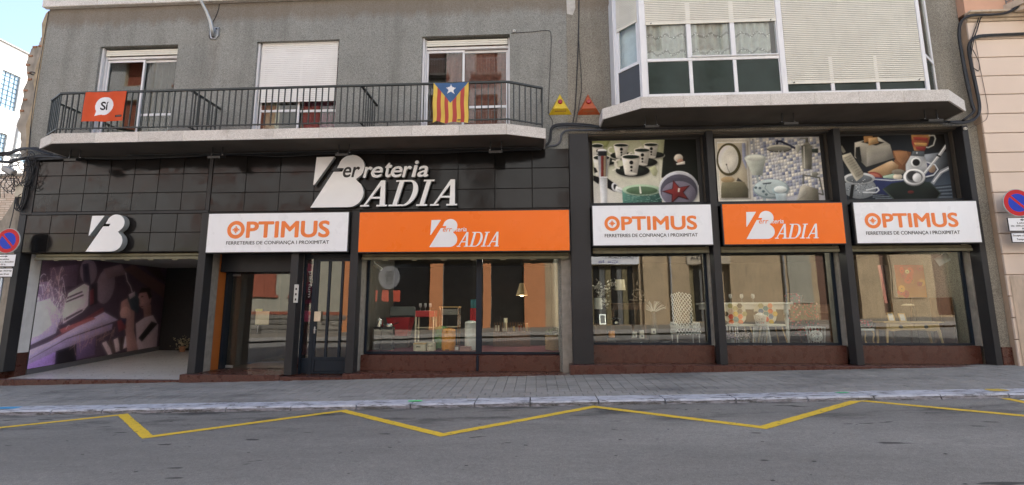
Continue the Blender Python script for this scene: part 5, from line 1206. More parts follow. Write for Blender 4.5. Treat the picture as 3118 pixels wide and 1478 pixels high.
def bath(a):
    a.poly([(65, 118), (1058, 105), (1110, 712), (105, 720)], 'b9bac4'); rr = random.Random(3)
    for i in range(26):
        for k in range(22):
            x, y = 395+i*29+k*3-20, 95+k*29-i*5.5
            if 395 < x < 1090 and 100 < y < 720: a.k = 1; a.poly([(x, y), (x+26, y-5), (x+29, y+21), (x+3, y+26)], rr.choice(['8d95ae', 'a5abbb', 'cfcdc8', 'dcd8cc', '7780a0', 'bdbfc6', 'e2ddd0', '9aa1b4', 'd4d2ca', 'c8c8c6']))
    a.k = 8
    a.poly([(65, 118), (402, 115), (437, 718), (105, 720)], 'e6e2d6'); a.poly([(82, 140), (385, 138), (412, 692), (118, 694)], 'c4bfb0'); a.poly([(90, 150), (376, 148), (403, 684), (124, 686)], 'e3dfd2'); a.grad([(97, 165), (362, 162), (390, 678), (130, 682)], ['d5c9ae', 'bfb7a0', 'b5a88c', 'cfc3a6'])
    a.poly([(330, 165), (362, 163), (372, 420), (335, 330)], '9aa0bc'); a.ell(205, 318, 118, 156, '4f4718'); a.ell(208, 318, 108, 146, '6e6430'); a.ell(200, 316, 96, 132, 'e9e5d8'); a.stroke([(185, 370), (195, 410), (215, 445)], 4, '3c3420'); a.ell(183, 368, 7, 9, '3c3420')
    a.ell(195, 510, 65, 28, 'b79d6c'); a.poly([(275, 525), (290, 490), (340, 530)], '4a4640'); a.grad([(140, 535), (350, 530), (390, 600), (388, 680), (132, 680), (130, 600)], ['8c8668', '7a7458', '6a654c', '5c573f', '6b664b', '7b7557'])
    a.grad([(428, 125), (452, 125), (462, 340), (444, 340)], ['6a6e74', 'e0e2e4', 'a8acb0', '50545a']); a.ell(455, 310, 102, 40, 'bcc4bc'); a.grad([(355, 310), (555, 310), (520, 470), (430, 470)], ['c9cec2', 'aeb6ae', '98a29c', 'bcc2b6']); a.ell(455, 305, 85, 26, 'd6d9ce'); a.stroke([(470, 475), (500, 590), (540, 715)], 22, 'a4b0b2')
    a.stroke([(662, 185), (665, 150), (700, 150), (760, 180), (850, 225)], 22, '2e3552'); a.ell(856, 222, 22, 36, 'b7b7ac'); a.ell(680, 220, 116, 34, '54564e'); a.ell(680, 212, 114, 30, 'c2c0ae'); a.ell(680, 222, 104, 24, '8d8c80')
    for k in range(60): x = rr.uniform(575, 785); y = rr.uniform(235, 420); a.stroke([(x, y), (x+rr.uniform(-3, 3), y+rr.uniform(10, 34))], 2.5, rr.choice(['e9ebea', 'd5d8dc', '7a7e8c']))
    a.grad([(890, 190), (995, 190), (985, 418), (898, 410)], ['55554c', '8a897c', '6a695e', 'a3a294']); a.poly([(905, 190), (925, 160), (960, 160), (980, 190)], '8d8c80'); a.poly([(930, 115), (955, 115), (955, 162), (930, 162)], '6e6d62'); a.stroke([(875, 132), (890, 122), (945, 122)], 10, '8d8c80'); a.poly([(988, 225), (1048, 218), (1048, 262), (990, 258)], '3c4a40'); a.stroke([(915, 200), (918, 405)], 10, 'c9c8ba')
    a.ell(605, 598, 168, 92, '8fa6ac'); a.ell(600, 590, 158, 82, 'b4c4c6'); a.stroke([(560, 550), (545, 590), (590, 640), (660, 655)], 5, '6a8288'); a.ell(690, 610, 78, 45, '9db4ba'); a.ell(690, 602, 62, 32, 'd3dcda'); a.grad([(640, 640), (745, 640), (750, 715), (655, 715)], ['a9bcc2', 'c4d0d2', 'b0c0c6', '98acb4'])
    for x, y in ((458, 585), (498, 590), (530, 620), (558, 650)): a.ell(x, y, 14, 12, '5c747c')
    a.poly([(520, 545), (610, 535), (600, 550), (530, 556)], '4a5a60')
    a.grad([(838, 712), (905, 560), (1040, 600), (1052, 712)], ['9c9788', 'b0ab9c', '7c7868', '6c6858']); a.poly([(880, 570), (935, 580), (930, 640), (842, 705)], 'bdb9aa'); a.stroke([(903, 555), (905, 470), (1055, 495), (1090, 655), (1040, 640)], 14, '6e7068'); a.ell(1015, 462, 32, 20, '8d8e84')
def kitchen(a):
    a.grad([(80, 95), (1045, 85), (1110, 695), (150, 708)], ['120f0d', '18130f', '4a5a6c', '26323e']); a.grad([(850, 280), (1075, 250), (1090, 420), (900, 420)], ['9aa2ac', '3c4248', '2c3238', '7a828c'])
    for k in range(9): a.stroke([(330+k*12, 640+k*7), (1100, 560+k*16)], 7, '76828e' if k % 2 else '2b333d')
    a.poly([(570, 240), (640, 235), (740, 255), (735, 330), (690, 430), (600, 440)], '8e5c2c'); a.poly([(580, 245), (700, 245), (720, 300), (660, 380), (610, 330)], 'b07a42')
    a.grad([(340, 440), (560, 330), (625, 380), (610, 440), (480, 480)], ['c2a06c', 'd2b488', 'b08a56', '96703e', 'b89460'])
    a.ell(405, 478, 72, 38, '9a3a28', .2); a.ell(405, 478, 52, 24, 'c06a50', .2); a.poly([(480, 480), (585, 455), (590, 510), (490, 512)], '9db8a0'); a.ell(615, 485, 42, 30, 'd8ccb4'); a.ell(620, 440, 60, 25, '8c8472')
    a.poly([(310, 480), (680, 515), (640, 610), (540, 660), (400, 640)], '26346a'); a.stroke([(310, 478), (400, 508), (560, 520), (680, 512)], 9, 'c7ccd4'); a.poly([(860, 350), (960, 370), (985, 430), (900, 490), (850, 480)], '38406a'); a.stroke([(880, 350), (955, 375), (980, 420), (940, 470), (860, 490)], 10, 'd6dae0'); a.ell(925, 410, 35, 40, 'a4896c')
    a.grad([(222, 160), (440, 108), (548, 180), (582, 310), (335, 398), (290, 350), (222, 300)], ['cfcabb', 'dcd8ca', 'b8b4a4', '8b877a', '99958a', '7d7a70', 'a9a597']); a.grad([(330, 215), (548, 180), (582, 310), (335, 398)], ['a6a294', 'b9b5a7', '838078', '95928a']); a.poly([(232, 205), (270, 198), (288, 340), (262, 350), (228, 290)], '2c2c28'); a.stroke([(330, 400), (590, 318)], 16, '2a2c2a')
    a.poly([(275, 155), (350, 128), (500, 160), (420, 190)], '3a342c'); a.poly([(305, 100), (390, 98), (388, 140), (312, 162)], 'c08a42'); a.poly([(345, 115), (430, 108), (445, 165), (352, 190)], 'd2a05a'); a.poly([(352, 120), (425, 115), (430, 150), (358, 170)], 'e0b878')
    a.grad([(745, 90), (922, 92), (895, 190), (862, 248), (770, 240), (750, 170)], ['b88a2c', 'c49a3c', 'a83a20', '8a2418', 'c08a30', 'a4301c'])
    for p, h in (([(760, 110), (900, 120), (890, 150), (770, 140)], 'b03420'), ([(765, 165), (890, 170), (880, 200), (780, 190)], 'd0a040'), ([(780, 205), (870, 205), (860, 240), (790, 232)], 'a02a1c')): a.poly(p, h)
    a.stroke([(905, 100), (955, 98), (965, 130), (945, 190), (900, 212), (880, 210)], 11, 'b4b6b0')
    a.poly([(755, 245), (860, 250), (862, 295), (740, 292)], '5c666e'); a.grad([(735, 290), (865, 298), (885, 380), (870, 460), (690, 450), (690, 370)], ['b9bcbe', '8d9194', 'd0d2d4', '9a9ea2', 'c4c6c8', 'aeb2b4']); a.ell(785, 352, 48, 46, 'd9dbdc'); a.ell(785, 352, 34, 33, '1c1a1a'); a.ell(793, 262, 7, 9, 'd0d6da')
    a.stroke([(850, 462), (1000, 280), (1065, 190)], 26, 'aeb0b2'); a.stroke([(855, 452), (1000, 272), (1058, 190)], 8, 'eceeee'); a.stroke([(975, 285), (1005, 300)], 16, '2a2c30')
    a.grad([(480, 600), (560, 545), (720, 520), (900, 535), (998, 640), (960, 698), (575, 698)], ['2c3a32', '24302a', '1f2a24', '2a362e', '141c18', '101814', '18221c']); a.stroke([(482, 600), (575, 690)], 10, '4a5a50'); a.stroke([(900, 535), (998, 640), (960, 695)], 9, '39463e'); a.ell(732, 628, 28, 14, '6a2018')
    a.ell(765, 492, 102, 80, '8f9294'); a.ell(765, 486, 98, 74, 'e2e3e4'); a.ell(765, 486, 76, 58, '77797c'); a.ell(745, 475, 46, 45, '3a3a3c'); a.ell(790, 495, 40, 42, 'cdced0')
    a.stroke([(930, 545), (960, 500), (1010, 440), (1090, 400)], 34, '8f969e'); a.stroke([(935, 535), (1000, 450), (1085, 402)], 9, 'd9dde2')
    a.ell(270, 590, 150, 100, '8c949a'); a.ell(265, 500, 145, 55, 'c2c6c8'); a.ell(265, 505, 120, 40, '6f777e'); rr = random.Random(6)
    for k in range(60): an = rr.uniform(0, 6.3); r = rr.uniform(.1, .95); a.ell(270+140*r*math.cos(an), 590+92*r*math.sin(an), 4, 4, '3a4248' if k % 3 else 'e4e8ea', n=6)
    a.stroke([(330, 610), (430, 585), (445, 610), (420, 632), (300, 630)], 10, 'cfd4d8'); a.poly([(192, 560), (222, 556), (205, 690), (172, 694)], '1c1c1e')
    a.stroke([(95, 200), (125, 250)], 30, '8c8878'); a.grad([(108, 280), (185, 255), (305, 450), (298, 480), (240, 528), (112, 320)], ['cfc9b4', 'b4ae9a', 'a09a88', 'c2bca8', 'd6d0bc', 'b0aa98']); a.poly([(122, 300), (178, 280), (285, 455), (238, 492)], 'a59f8c')
    for i in range(9):
        for k in range(5): a.ell(138+i*15+k*11, 306+i*21-k*6, 3.4, 3.0, '3a362e', n=6)
poster('window poster of dotted coffee cups, pens and candles over the first right bay', 1.40, 3.865, (155, 140), (1148, 122), (165, 740), (1195, 722), cups)
poster('window poster of shower head, mirror and soap over the middle right bay', 4.29, 6.715, (65, 118), (1058, 105), (105, 720), (1110, 712), bath)
poster('window poster of toaster, blender and pans over the last right bay', 7.18, 9.535, (80, 95), (1045, 85), (150, 708), (1110, 695), kitchen)
def mural():
    t = thing('mural', 'photo mural of a worker with power tools inside the entrance', 'mural', (-12.36, 2.4, .2)); X = -12.372
    obj('board', MB().add([(X, .502, .16), (X, 4.44, .405), (X, 4.44, 2.975), (X, .502, 2.975)], [(0, 1, 2, 3)]), M('mural_base', (.045, .032, .045), .5), t)
    zb = lambda y: .165+.062*(y-.5)
    a = Art(lambda y, z: ((y-.5)/3.93, (z-zb(y))/(2.97-zb(y))), 270, 200, 1.6, .35); a.img[:] = hx('4e3c4c')
    for o in MURAL:
        if o[0] == 'p': a.fill(o[1], [a.col(o[2])])
        else: a.stroke(o[1], o[2]*1.3, o[3])
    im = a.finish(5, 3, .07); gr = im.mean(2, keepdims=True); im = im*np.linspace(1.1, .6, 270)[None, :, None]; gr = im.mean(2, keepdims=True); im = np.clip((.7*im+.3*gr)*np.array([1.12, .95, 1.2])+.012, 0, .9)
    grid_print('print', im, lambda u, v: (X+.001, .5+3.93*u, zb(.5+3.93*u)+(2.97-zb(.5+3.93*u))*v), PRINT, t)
MURAL = [
 ('p',[(0.483,2.829),(0.945,3.062),(1.001,1.743),(0.476,1.738)],'4a3848'),
 ('p',[(0.463,2.973),(0.937,3.125),(1.516,3.197),(1.444,2.233),(0.499,2.187)],'574253'),
 ('p',[(0.487,2.277),(1.039,2.371),(1.319,1.239),(0.489,1.031)],'7a6480'),
 ('p',[(0.472,1.768),(0.8,1.894),(1.158,1.494),(1.071,1.001),(0.437,0.715),(0.416,1.267)],'b3aac4'),
 ('p',[(0.48,1.501),(0.778,1.619),(0.951,1.22),(0.666,0.962),(0.45,0.916)],'d6d2e2'),
 ('p',[(0.696,2.659),(1.431,2.822),(1.444,2.233),(0.792,2.171)],'6a5268'),
 ('p',[(1.976,2.669),(1.978,2.54),(1.949,2.426),(1.894,2.339),(1.82,2.291),(1.735,2.287),(1.651,2.326),(1.577,2.403),(1.521,2.508),(1.49,2.63),(1.488,2.754),(1.514,2.866),(1.566,2.953),(1.638,3.005),(1.722,3.014),(1.808,2.979),(1.885,2.903),(1.943,2.795)],'8d7f86'),
 ('p',[(2.578,2.236),(2.544,2.06),(2.48,1.912),(2.393,1.81),(2.295,1.765),(2.198,1.782),(2.113,1.857),(2.049,1.98),(2.014,2.138),(2.011,2.312),(2.041,2.483),(2.102,2.63),(2.185,2.737),(2.282,2.79),(2.382,2.78),(2.471,2.708),(2.539,2.582),(2.576,2.418)],'83767c'),
 ('p',[(1.531,2.832),(1.697,2.882),(1.852,2.253),(1.631,2.342)],'3c3a52'),
 ('p',[(2.149,2.752),(2.709,2.946),(2.953,2.674),(2.336,2.487)],'8a7470'),
 ('p',[(2.809,2.809),(3.124,2.986),(4.477,2.382),(4.429,1.978)],'6b4a3a'),
 ('p',[(3.38,3.048),(4.152,2.924),(4.461,2.503),(3.99,2.673)],'4c352c'),
 ('p',[(1.259,2.032),(1.654,2.303),(1.8,2.251),(1.837,1.718),(1.706,1.537),(1.224,1.242),(1.174,1.494),(1.208,1.777)],'cfc7c4'),
 ('p',[(1.259,2.032),(1.654,2.303),(1.713,2.247),(1.316,1.97)],'e6e0dc'),
 ('p',[(1.24,1.936),(1.628,2.117),(1.641,2.071),(1.238,1.879)],'1a1618'),
 ('p',[(1.223,1.825),(1.667,2.029),(1.68,1.98),(1.223,1.777)],'1a1618'),
 ('p',[(1.222,1.367),(1.695,1.619),(1.709,1.57),(1.24,1.304)],'3a3236'),
 ('p',[(1.8,2.251),(2.035,2.365),(2.113,1.788),(1.876,1.685)],'2c2838'),
 ('p',[(1.835,2.118),(1.932,2.19),(2.005,1.787),(1.896,1.719)],'7c1626'),
 ('p',[(0.947,0.81),(1.34,1.081),(2.295,1.67),(2.351,1.533),(1.483,0.98),(1.014,0.76)],'7d2b32'),
 ('p',[(0.439,0.599),(0.95,0.795),(2.351,1.533),(2.83,1.299),(1.37,0.86),(0.474,0.38)],'a79fb8'),
 ('p',[(1.151,1.089),(2.003,1.401),(2.118,1.349),(1.226,0.993)],'b04a3c'),
 ('p',[(0.471,0.366),(1.375,0.828),(2.665,1.198),(2.649,1.024),(1.405,0.607),(0.49,0.264)],'8d7fa0'),
 ('p',[(0.471,0.266),(1.164,0.541),(1.179,0.213),(0.464,0.124)],'8a62ae'),
 ('p',[(1.134,0.543),(1.654,0.682),(1.715,0.23),(1.158,0.185)],'1b1420'),
 ('p',[(1.65,0.714),(2.186,0.843),(2.218,0.341),(1.711,0.263)],'5f4472'),
 ('p',[(2.394,0.661),(2.52,0.703),(2.803,0.319),(2.653,0.282)],'b5a89c'),
 ('p',[(2.57,0.697),(2.699,0.74),(2.916,0.357),(2.764,0.319)],'5d4a40'),
 ('p',[(2.751,0.733),(2.884,0.777),(3.032,0.396),(2.876,0.357)],'c2b4a4'),
 ('p',[(2.937,0.77),(3.073,0.816),(3.149,0.436),(2.991,0.396)],'4a3a34'),
 ('p',[(3.128,0.809),(3.269,0.855),(3.269,0.476),(3.108,0.436)],'d0c4b4'),
 ('p',[(3.937,1.935),(3.916,1.819),(3.866,1.721),(3.795,1.652),(3.712,1.622),(3.626,1.633),(3.548,1.682),(3.487,1.764),(3.45,1.869),(3.441,1.985),(3.46,2.098),(3.507,2.196),(3.575,2.266),(3.657,2.3),(3.744,2.293),(3.824,2.246),(3.888,2.163),(3.928,2.055)],'b88a72'),
 ('p',[(3.417,2.104),(3.528,2.279),(3.823,2.311),(3.945,2.005),(3.852,1.926),(3.728,2.153)],'2a1c18'),
 ('p',[(3.393,1.954),(3.489,2.069),(3.536,1.882),(3.453,1.843)],'c89a80'),
 ('p',[(3.652,1.694),(3.943,1.773),(4.023,1.348),(3.753,1.277)],'9a7058'),
 ('p',[(3.454,1.173),(3.743,1.353),(4.061,1.424),(4.321,1.107),(4.352,0.327),(3.613,0.316)],'b4aaa0'),
 ('p',[(3.528,2.014),(3.615,2.035),(3.62,1.997),(3.541,1.98)],'2a1a16'),
 ('p',[(3.494,1.862),(3.462,1.775),(3.544,1.761)],'8a5c48'),
 ('p',[(3.538,1.701),(3.658,1.717),(3.653,1.687),(3.555,1.675)],'7a3c34'),
 ('p',[(3.603,0.722),(4.039,1.232),(4.291,1.147),(3.753,0.601)],'201c1e'),
 ('p',[(2.859,1.834),(3.05,1.946),(3.351,1.619),(3.418,0.953),(3.653,0.349),(3.27,0.311),(3.119,0.967),(2.866,1.476)],'b08468'),
 ('p',[(3.05,1.946),(3.324,2.146),(3.487,1.918),(3.503,1.469),(3.221,1.619)],'31525a'),
 ('p',[(3.078,2.056),(3.279,2.156),(3.318,2.027),(3.14,1.911)],'b4b0a8'),
 ('p',[(3.241,1.472),(3.24,1.397),(3.215,1.331),(3.171,1.284),(3.113,1.259),(3.047,1.261),(2.983,1.288),(2.928,1.337),(2.887,1.402),(2.866,1.476),(2.867,1.549),(2.89,1.614),(2.933,1.662),(2.99,1.688),(3.055,1.688),(3.12,1.662),(3.177,1.613),(3.219,1.547)],'c09478'),
 ('p',[(2.794,1.264),(3.087,1.365),(3.13,1.039),(2.898,0.942)],'8a2028'),
 ('p',[(2.881,1.369),(3.112,1.328),(3.079,1.113)],'27335a'),
 ('s',[(2.886,2.705),(2.982,2.455),(3.107,2.315),(3.195,2.134)],0.02,'c8bcb0'),
 ('p',[(0.462,0.139),(4.296,0.378),(4.305,0.312),(0.465,0.059)],'a34aa8'),
 ('s',[(0.961,1.385),(0.966,1.694),(0.996,1.827),(1.047,1.739)],0.006699492873699654,'e8dcd0'),
 ('s',[(1.154,1.381),(1.116,1.461),(1.084,1.495),(1.065,1.473)],0.003784256611511333,'f0eaf4'),
 ('s',[(0.738,2.047),(0.722,2.259),(0.723,2.35),(0.742,2.29)],0.003065570947944511,'d8c4b4'),
 ('s',[(0.676,2.122),(0.709,2.288),(0.755,2.362),(0.807,2.317)],0.006809627137971929,'e8dcd0'),
 ('s',[(0.543,1.459),(0.494,1.522),(0.451,1.549),(0.422,1.532)],0.007357023723621411,'d8c4b4'),
 ('s',[(1.132,1.104),(1.078,1.214),(1.034,1.262),(1.007,1.232)],0.004568256838674768,'d8c4b4'),
 ('s',[(0.878,1.458),(0.805,1.764),(0.755,1.894),(0.742,1.806)],0.006453209705534542,'c8a890'),
 ('s',[(0.622,1.846),(0.572,1.945),(0.531,1.987),(0.507,1.958)],0.0033256985668783812,'f0eaf4'),
 ('s',[(1.097,1.649),(1.084,1.901),(1.09,2.01),(1.117,1.938)],0.0033301122527553857,'f0eaf4'),
 ('s',[(1.077,1.801),(1.033,1.992),(1.004,2.074),(0.998,2.019)],0.006523345670704546,'e8dcd0'),
 ('s',[(0.696,1.04),(0.741,1.19),(0.798,1.254),(0.858,1.208)],0.005021470405834449,'c8a890'),
 ('s',[(0.717,1.56),(0.65,1.635),(0.59,1.667),(0.548,1.646)],0.0039045974397552393,'d8c4b4'),
 ('s',[(0.458,1.962),(0.481,2.142),(0.518,2.221),(0.563,2.172)],0.005562480060562237,'f0eaf4'),
 ('s',[(0.968,2.325),(0.972,2.602),(0.998,2.724),(1.043,2.648)],0.0072984715959379005,'e8dcd0'),
 ('s',[(0.847,1.016),(0.79,1.212),(0.748,1.296),(0.73,1.241)],0.004813127432692319,'d8c4b4'),
 ('s',[(0.761,1.075),(0.755,1.217),(0.76,1.278),(0.776,1.237)],0.004583999928316886,'d8c4b4'),
 ('s',[(1.089,1.587),(1.107,1.733),(1.137,1.797),(1.174,1.755)],0.005418968869802708,'e8dcd0'),
 ('s',[(0.494,1.47),(0.545,1.54),(0.602,1.57),(0.654,1.549)],0.006702792472912379,'f0eaf4'),
 ('s',[(1.079,1.839),(1.065,1.919),(1.057,1.953),(1.058,1.93)],0.007580346742209955,'e8dcd0'),
 ('s',[(1.034,2.007),(0.958,2.328),(0.906,2.464),(0.893,2.371)],0.005820238059379107,'d8c4b4'),
 ('s',[(0.976,1.321),(0.906,1.499),(0.851,1.574),(0.821,1.525)],0.0037462267227012895,'c8a890'),
 ('s',[(0.636,1.718),(0.67,1.999),(0.726,2.122),(0.796,2.044)],0.007880037848733156,'c8a890'),
 ('s',[(1.242,1.533),(1.205,1.672),(1.179,1.731),(1.17,1.692)],0.00535040412857344,'d8c4b4'),
 ('s',[(0.56,1.174),(0.557,1.281),(0.561,1.327),(0.574,1.296)],0.0076857224963353,'f0eaf4'),
 ('s',[(0.552,1.64),(0.534,1.84),(0.531,1.926),(0.546,1.869)],0.005514122477223211,'e8dcd0'),
 ('s',[(1.107,1.372),(1.109,1.611),(1.13,1.714),(1.167,1.645)],0.006798193682197447,'f0eaf4'),
 ('s',[(0.893,1.476),(0.928,1.608),(0.973,1.665),(1.021,1.627)],0.00790478309582483,'f0eaf4'),
 ('s',[(1.171,2.039),(1.093,2.329),(1.039,2.451),(1.021,2.366)],0.005371519228331406,'f0eaf4'),
 ('s',[(0.627,1.974),(0.581,2.163),(0.55,2.243),(0.541,2.188)],0.006368190705687775,'f0eaf4'),
 ('s',[(0.715,1.465),(0.716,1.739),(0.738,1.857),(0.78,1.779)],0.004750225757149355,'d8c4b4'),
 ('s',[(1.163,1.514),(1.194,1.833),(1.252,1.972),(1.325,1.881)],0.005590697152236783,'d8c4b4'),
 ('s',[(0.542,1.822),(0.576,1.957),(0.621,2.016),(0.669,1.979)],0.003394183647620919,'c8a890'),
 ('s',[(0.599,1.242),(0.585,1.471),(0.589,1.569),(0.612,1.504)],0.005103960152814764,'f0eaf4'),
 ('s',[(0.905,2.424),(0.842,2.601),(0.793,2.675),(0.77,2.621)],0.006250585316894305,'d8c4b4'),
 ('s',[(0.968,2.216),(0.961,2.542),(0.98,2.685),(1.023,2.594)],0.007898799778008558,'d8c4b4'),
 ('s',[(0.387,2.1),(0.356,2.206),(0.335,2.251),(0.326,2.22)],0.003966800508958129,'e8dcd0'),
 ('s',[(0.714,1.888),(0.731,1.971),(0.755,2.007),(0.782,1.984)],0.0040218312679919,'f0eaf4'),
 ('s',[(0.396,1.718),(0.353,1.881),(0.323,1.95),(0.313,1.903)],0.00357537219259349,'f0eaf4'),
 ('s',[(1.219,1.736),(1.179,1.88),(1.15,1.941),(1.139,1.9)],0.005563238491839666,'f0eaf4'),
 ('s',[(1.266,1.344),(1.224,1.626),(1.204,1.747),(1.212,1.666)],0.006211482708841028,'f0eaf4'),
 ('s',[(0.719,2.173),(0.686,2.358),(0.667,2.437),(0.668,2.384)],0.003995786933898811,'d8c4b4'),
 ('s',[(0.873,1.935),(0.925,2.002),(0.983,2.032),(1.035,2.014)],0.003539591697083494,'d8c4b4'),
 ('s',[(0.74,1.139),(0.732,1.31),(0.738,1.383),(0.757,1.334)],0.00788340214738011,'c8a890'),
 ('s',[(0.731,1.0),(0.681,1.306),(0.655,1.437),(0.66,1.35)],0.007568736335598952,'f0eaf4'),
 ('s',[(0.976,2.04),(0.94,2.109),(0.909,2.138),(0.891,2.117)],0.0077258803242548,'f0eaf4'),
 ('s',[(0.764,1.997),(0.755,2.093),(0.754,2.134),(0.761,2.107)],0.006108433111042937,'c8a890'),
 ('s',[(0.519,2.277),(0.458,2.436),(0.41,2.502),(0.385,2.454)],0.005401482967010313,'f0eaf4'),
 ('s',[(0.599,1.678),(0.521,1.863),(0.459,1.941),(0.426,1.887)],0.007219569867654356,'f0eaf4'),
 ('s',[(0.664,1.504),(0.637,1.73),(0.627,1.827),(0.639,1.762)],0.00601926862003877,'e8dcd0'),
 ('s',[(0.356,2.101),(0.304,2.337),(0.27,2.437),(0.264,2.368)],0.006067857596904865,'e8dcd0'),
 ('s',[(0.756,1.886),(0.766,2.102),(0.794,2.197),(0.834,2.136)],0.003182144567476069,'f0eaf4'),
 ('s',[(0.891,1.45),(0.814,1.691),(0.755,1.793),(0.729,1.724)],0.00395589652711751,'c8a890'),
 ('s',[(1.032,1.867),(1.016,2.119),(1.02,2.227),(1.044,2.156)],0.006161176728042381,'c8a890'),
 ('s',[(1.183,1.291),(1.154,1.536),(1.144,1.642),(1.157,1.571)],0.006598047204184091,'f0eaf4'),
 ('s',[(0.832,1.33),(0.805,1.395),(0.782,1.423),(0.77,1.405)],0.006894988612563166,'f0eaf4'),
 ('s',[(0.93,1.772),(0.898,1.88),(0.873,1.925),(0.863,1.894)],0.006476163839887654,'c8a890'),
 ('s',[(1.224,1.755),(1.193,1.965),(1.178,2.055),(1.184,1.995)],0.0032427703912712375,'d8c4b4'),
 ('s',[(0.544,2.22),(0.455,2.517),(0.39,2.641),(0.363,2.553)],0.004665257987476833,'c8a890'),
 ('s',[(1.32,1.087),(1.346,1.165),(1.378,1.198),(1.411,1.174)],0.007210313190607596,'d8c4b4'),
 ('s',[(0.97,1.267),(0.884,1.563),(0.823,1.689),(0.799,1.605)],0.007970265451539043,'c8a890'),
 ('s',[(0.55,1.47),(0.532,1.573),(0.522,1.617),(0.523,1.588)],0.006112025231612429,'e8dcd0'),
 ('s',[(0.888,1.486),(0.91,1.622),(0.943,1.681),(0.981,1.642)],0.005855516656311442,'e8dcd0'),
 ('s',[(1.089,1.215),(1.022,1.393),(0.969,1.47),(0.943,1.42)],0.004572848099674152,'c8a890'),
 ('s',[(0.887,1.082),(0.867,1.161),(0.853,1.195),(0.848,1.172)],0.0064864813944222124,'d8c4b4'),
 ('s',[(0.903,1.464),(0.84,1.771),(0.802,1.902),(0.797,1.814)],0.005749418192389526,'d8c4b4'),
 ('s',[(0.629,1.575),(0.57,1.827),(0.531,1.934),(0.522,1.862)],0.0055849785273933035,'d8c4b4'),
 ('s',[(1.143,1.249),(1.121,1.416),(1.113,1.488),(1.12,1.44)],0.0036559140500909207,'e8dcd0'),
 ('s',[(0.861,2.324),(0.879,2.414),(0.904,2.455),(0.932,2.431)],0.0036239581296766935,'c8a890'),
 ('s',[(0.67,1.122),(0.655,1.266),(0.652,1.328),(0.661,1.286)],0.0069823179144674,'e8dcd0'),
 ('s',[(0.824,1.871),(0.837,2.181),(0.873,2.317),(0.929,2.23)],0.005146673861187419,'d8c4b4'),
 ('s',[(0.941,2.352),(0.979,2.551),(1.032,2.64),(1.092,2.588)],0.004057504457971648,'c8a890'),
 ('s',[(0.642,2.035),(0.598,2.253),(0.571,2.346),(0.568,2.283)],0.0047433587013200485,'c8a890'),
 ('s',[(0.754,1.362),(0.724,1.501),(0.705,1.56),(0.701,1.521)],0.0061567039502186515,'f0eaf4'),
 ('s',[(0.844,1.573),(0.826,1.827),(0.829,1.937),(0.852,1.864)],0.0049775494956702535,'e8dcd0'),
 ('s',[(0.384,2.024),(0.328,2.206),(0.287,2.283),(0.269,2.229)],0.007685588645972016,'f0eaf4'),
 ('s',[(0.408,1.63),(0.434,1.846),(0.477,1.941),(0.53,1.88)],0.005143224191787038,'c8a890'),
 ('s',[(0.721,2.122),(0.738,2.206),(0.761,2.243),(0.786,2.22)],0.007345335974755045,'c8a890'),
 ('s',[(0.485,1.959),(0.45,2.061),(0.423,2.104),(0.411,2.074)],0.004435264821052031,'d8c4b4'),
 ('s',[(0.512,1.059),(0.466,1.308),(0.439,1.414),(0.438,1.344)],0.004580324468685018,'e8dcd0'),
 ('s',[(1.003,1.495),(0.964,1.806),(0.95,1.939),(0.965,1.85)],0.0035895664462950103,'f0eaf4'),
 ('s',[(0.674,1.411),(0.697,1.515),(0.728,1.56),(0.762,1.53)],0.004005112182900569,'e8dcd0'),
 ('s',[(0.904,1.496),(0.886,1.795),(0.892,1.924),(0.923,1.839)],0.0065335621000920645,'f0eaf4'),
 ('s',[(0.531,1.819),(0.441,2.129),(0.376,2.26),(0.35,2.169)],0.005340189969664559,'d8c4b4'),
 ('s',[(0.495,2.027),(0.416,2.239),(0.353,2.328),(0.322,2.265)],0.0066321112876918786,'f0eaf4'),
 ('s',[(0.337,2.186),(0.356,2.353),(0.388,2.426),(0.428,2.381)],0.0032247416240449864,'f0eaf4'),
 ('s',[(1.229,1.488),(1.162,1.767),(1.117,1.885),(1.104,1.806)],0.0034597333049675902,'c8a890'),
 ('s',[(0.407,1.95),(0.336,2.109),(0.279,2.175),(0.247,2.128)],0.003300693737264762,'f0eaf4'),
 ('s',[(1.083,1.855),(1.071,2.151),(1.081,2.28),(1.114,2.196)],0.007750678500966158,'d8c4b4'),
 ('s',[(0.554,1.616),(0.522,1.812),(0.506,1.896),(0.509,1.84)],0.0034217987480362594,'f0eaf4'),
 ('s',[(0.977,2.359),(1.037,2.473),(1.106,2.525),(1.172,2.498)],0.003376855837433295,'d8c4b4'),
 ('s',[(0.905,1.811),(0.869,1.985),(0.847,2.059),(0.845,2.009)],0.006840599707388455,'d8c4b4'),
 ('s',[(1.081,1.162),(1.038,1.345),(1.008,1.423),(1.0,1.371)],0.007132078625249946,'d8c4b4'),
 ('s',[(0.788,2.221),(0.757,2.487),(0.746,2.601),(0.761,2.525)],0.0043174043155997125,'c8a890'),
 ('s',[(0.589,2.17),(0.526,2.293),(0.473,2.343),(0.441,2.306)],0.0034216235801133926,'c8a890'),
 ('s',[(1.245,1.567),(1.194,1.764),(1.159,1.848),(1.147,1.792)],0.0042438827025901935,'d8c4b4'),
 ('s',[(1.136,1.219),(1.187,1.302),(1.244,1.337),(1.298,1.311)],0.006847284738493319,'c8a890'),
 ('s',[(1.035,1.677),(1.065,1.915),(1.114,2.019),(1.175,1.952)],0.006798593548370273,'e8dcd0'),
 ('s',[(0.824,1.244),(0.81,1.551),(0.82,1.683),(0.855,1.595)],0.006640100920468458,'c8a890'),
 ('s',[(0.682,1.217),(0.661,1.313),(0.647,1.354),(0.644,1.327)],0.0033296443934159223,'d8c4b4'),
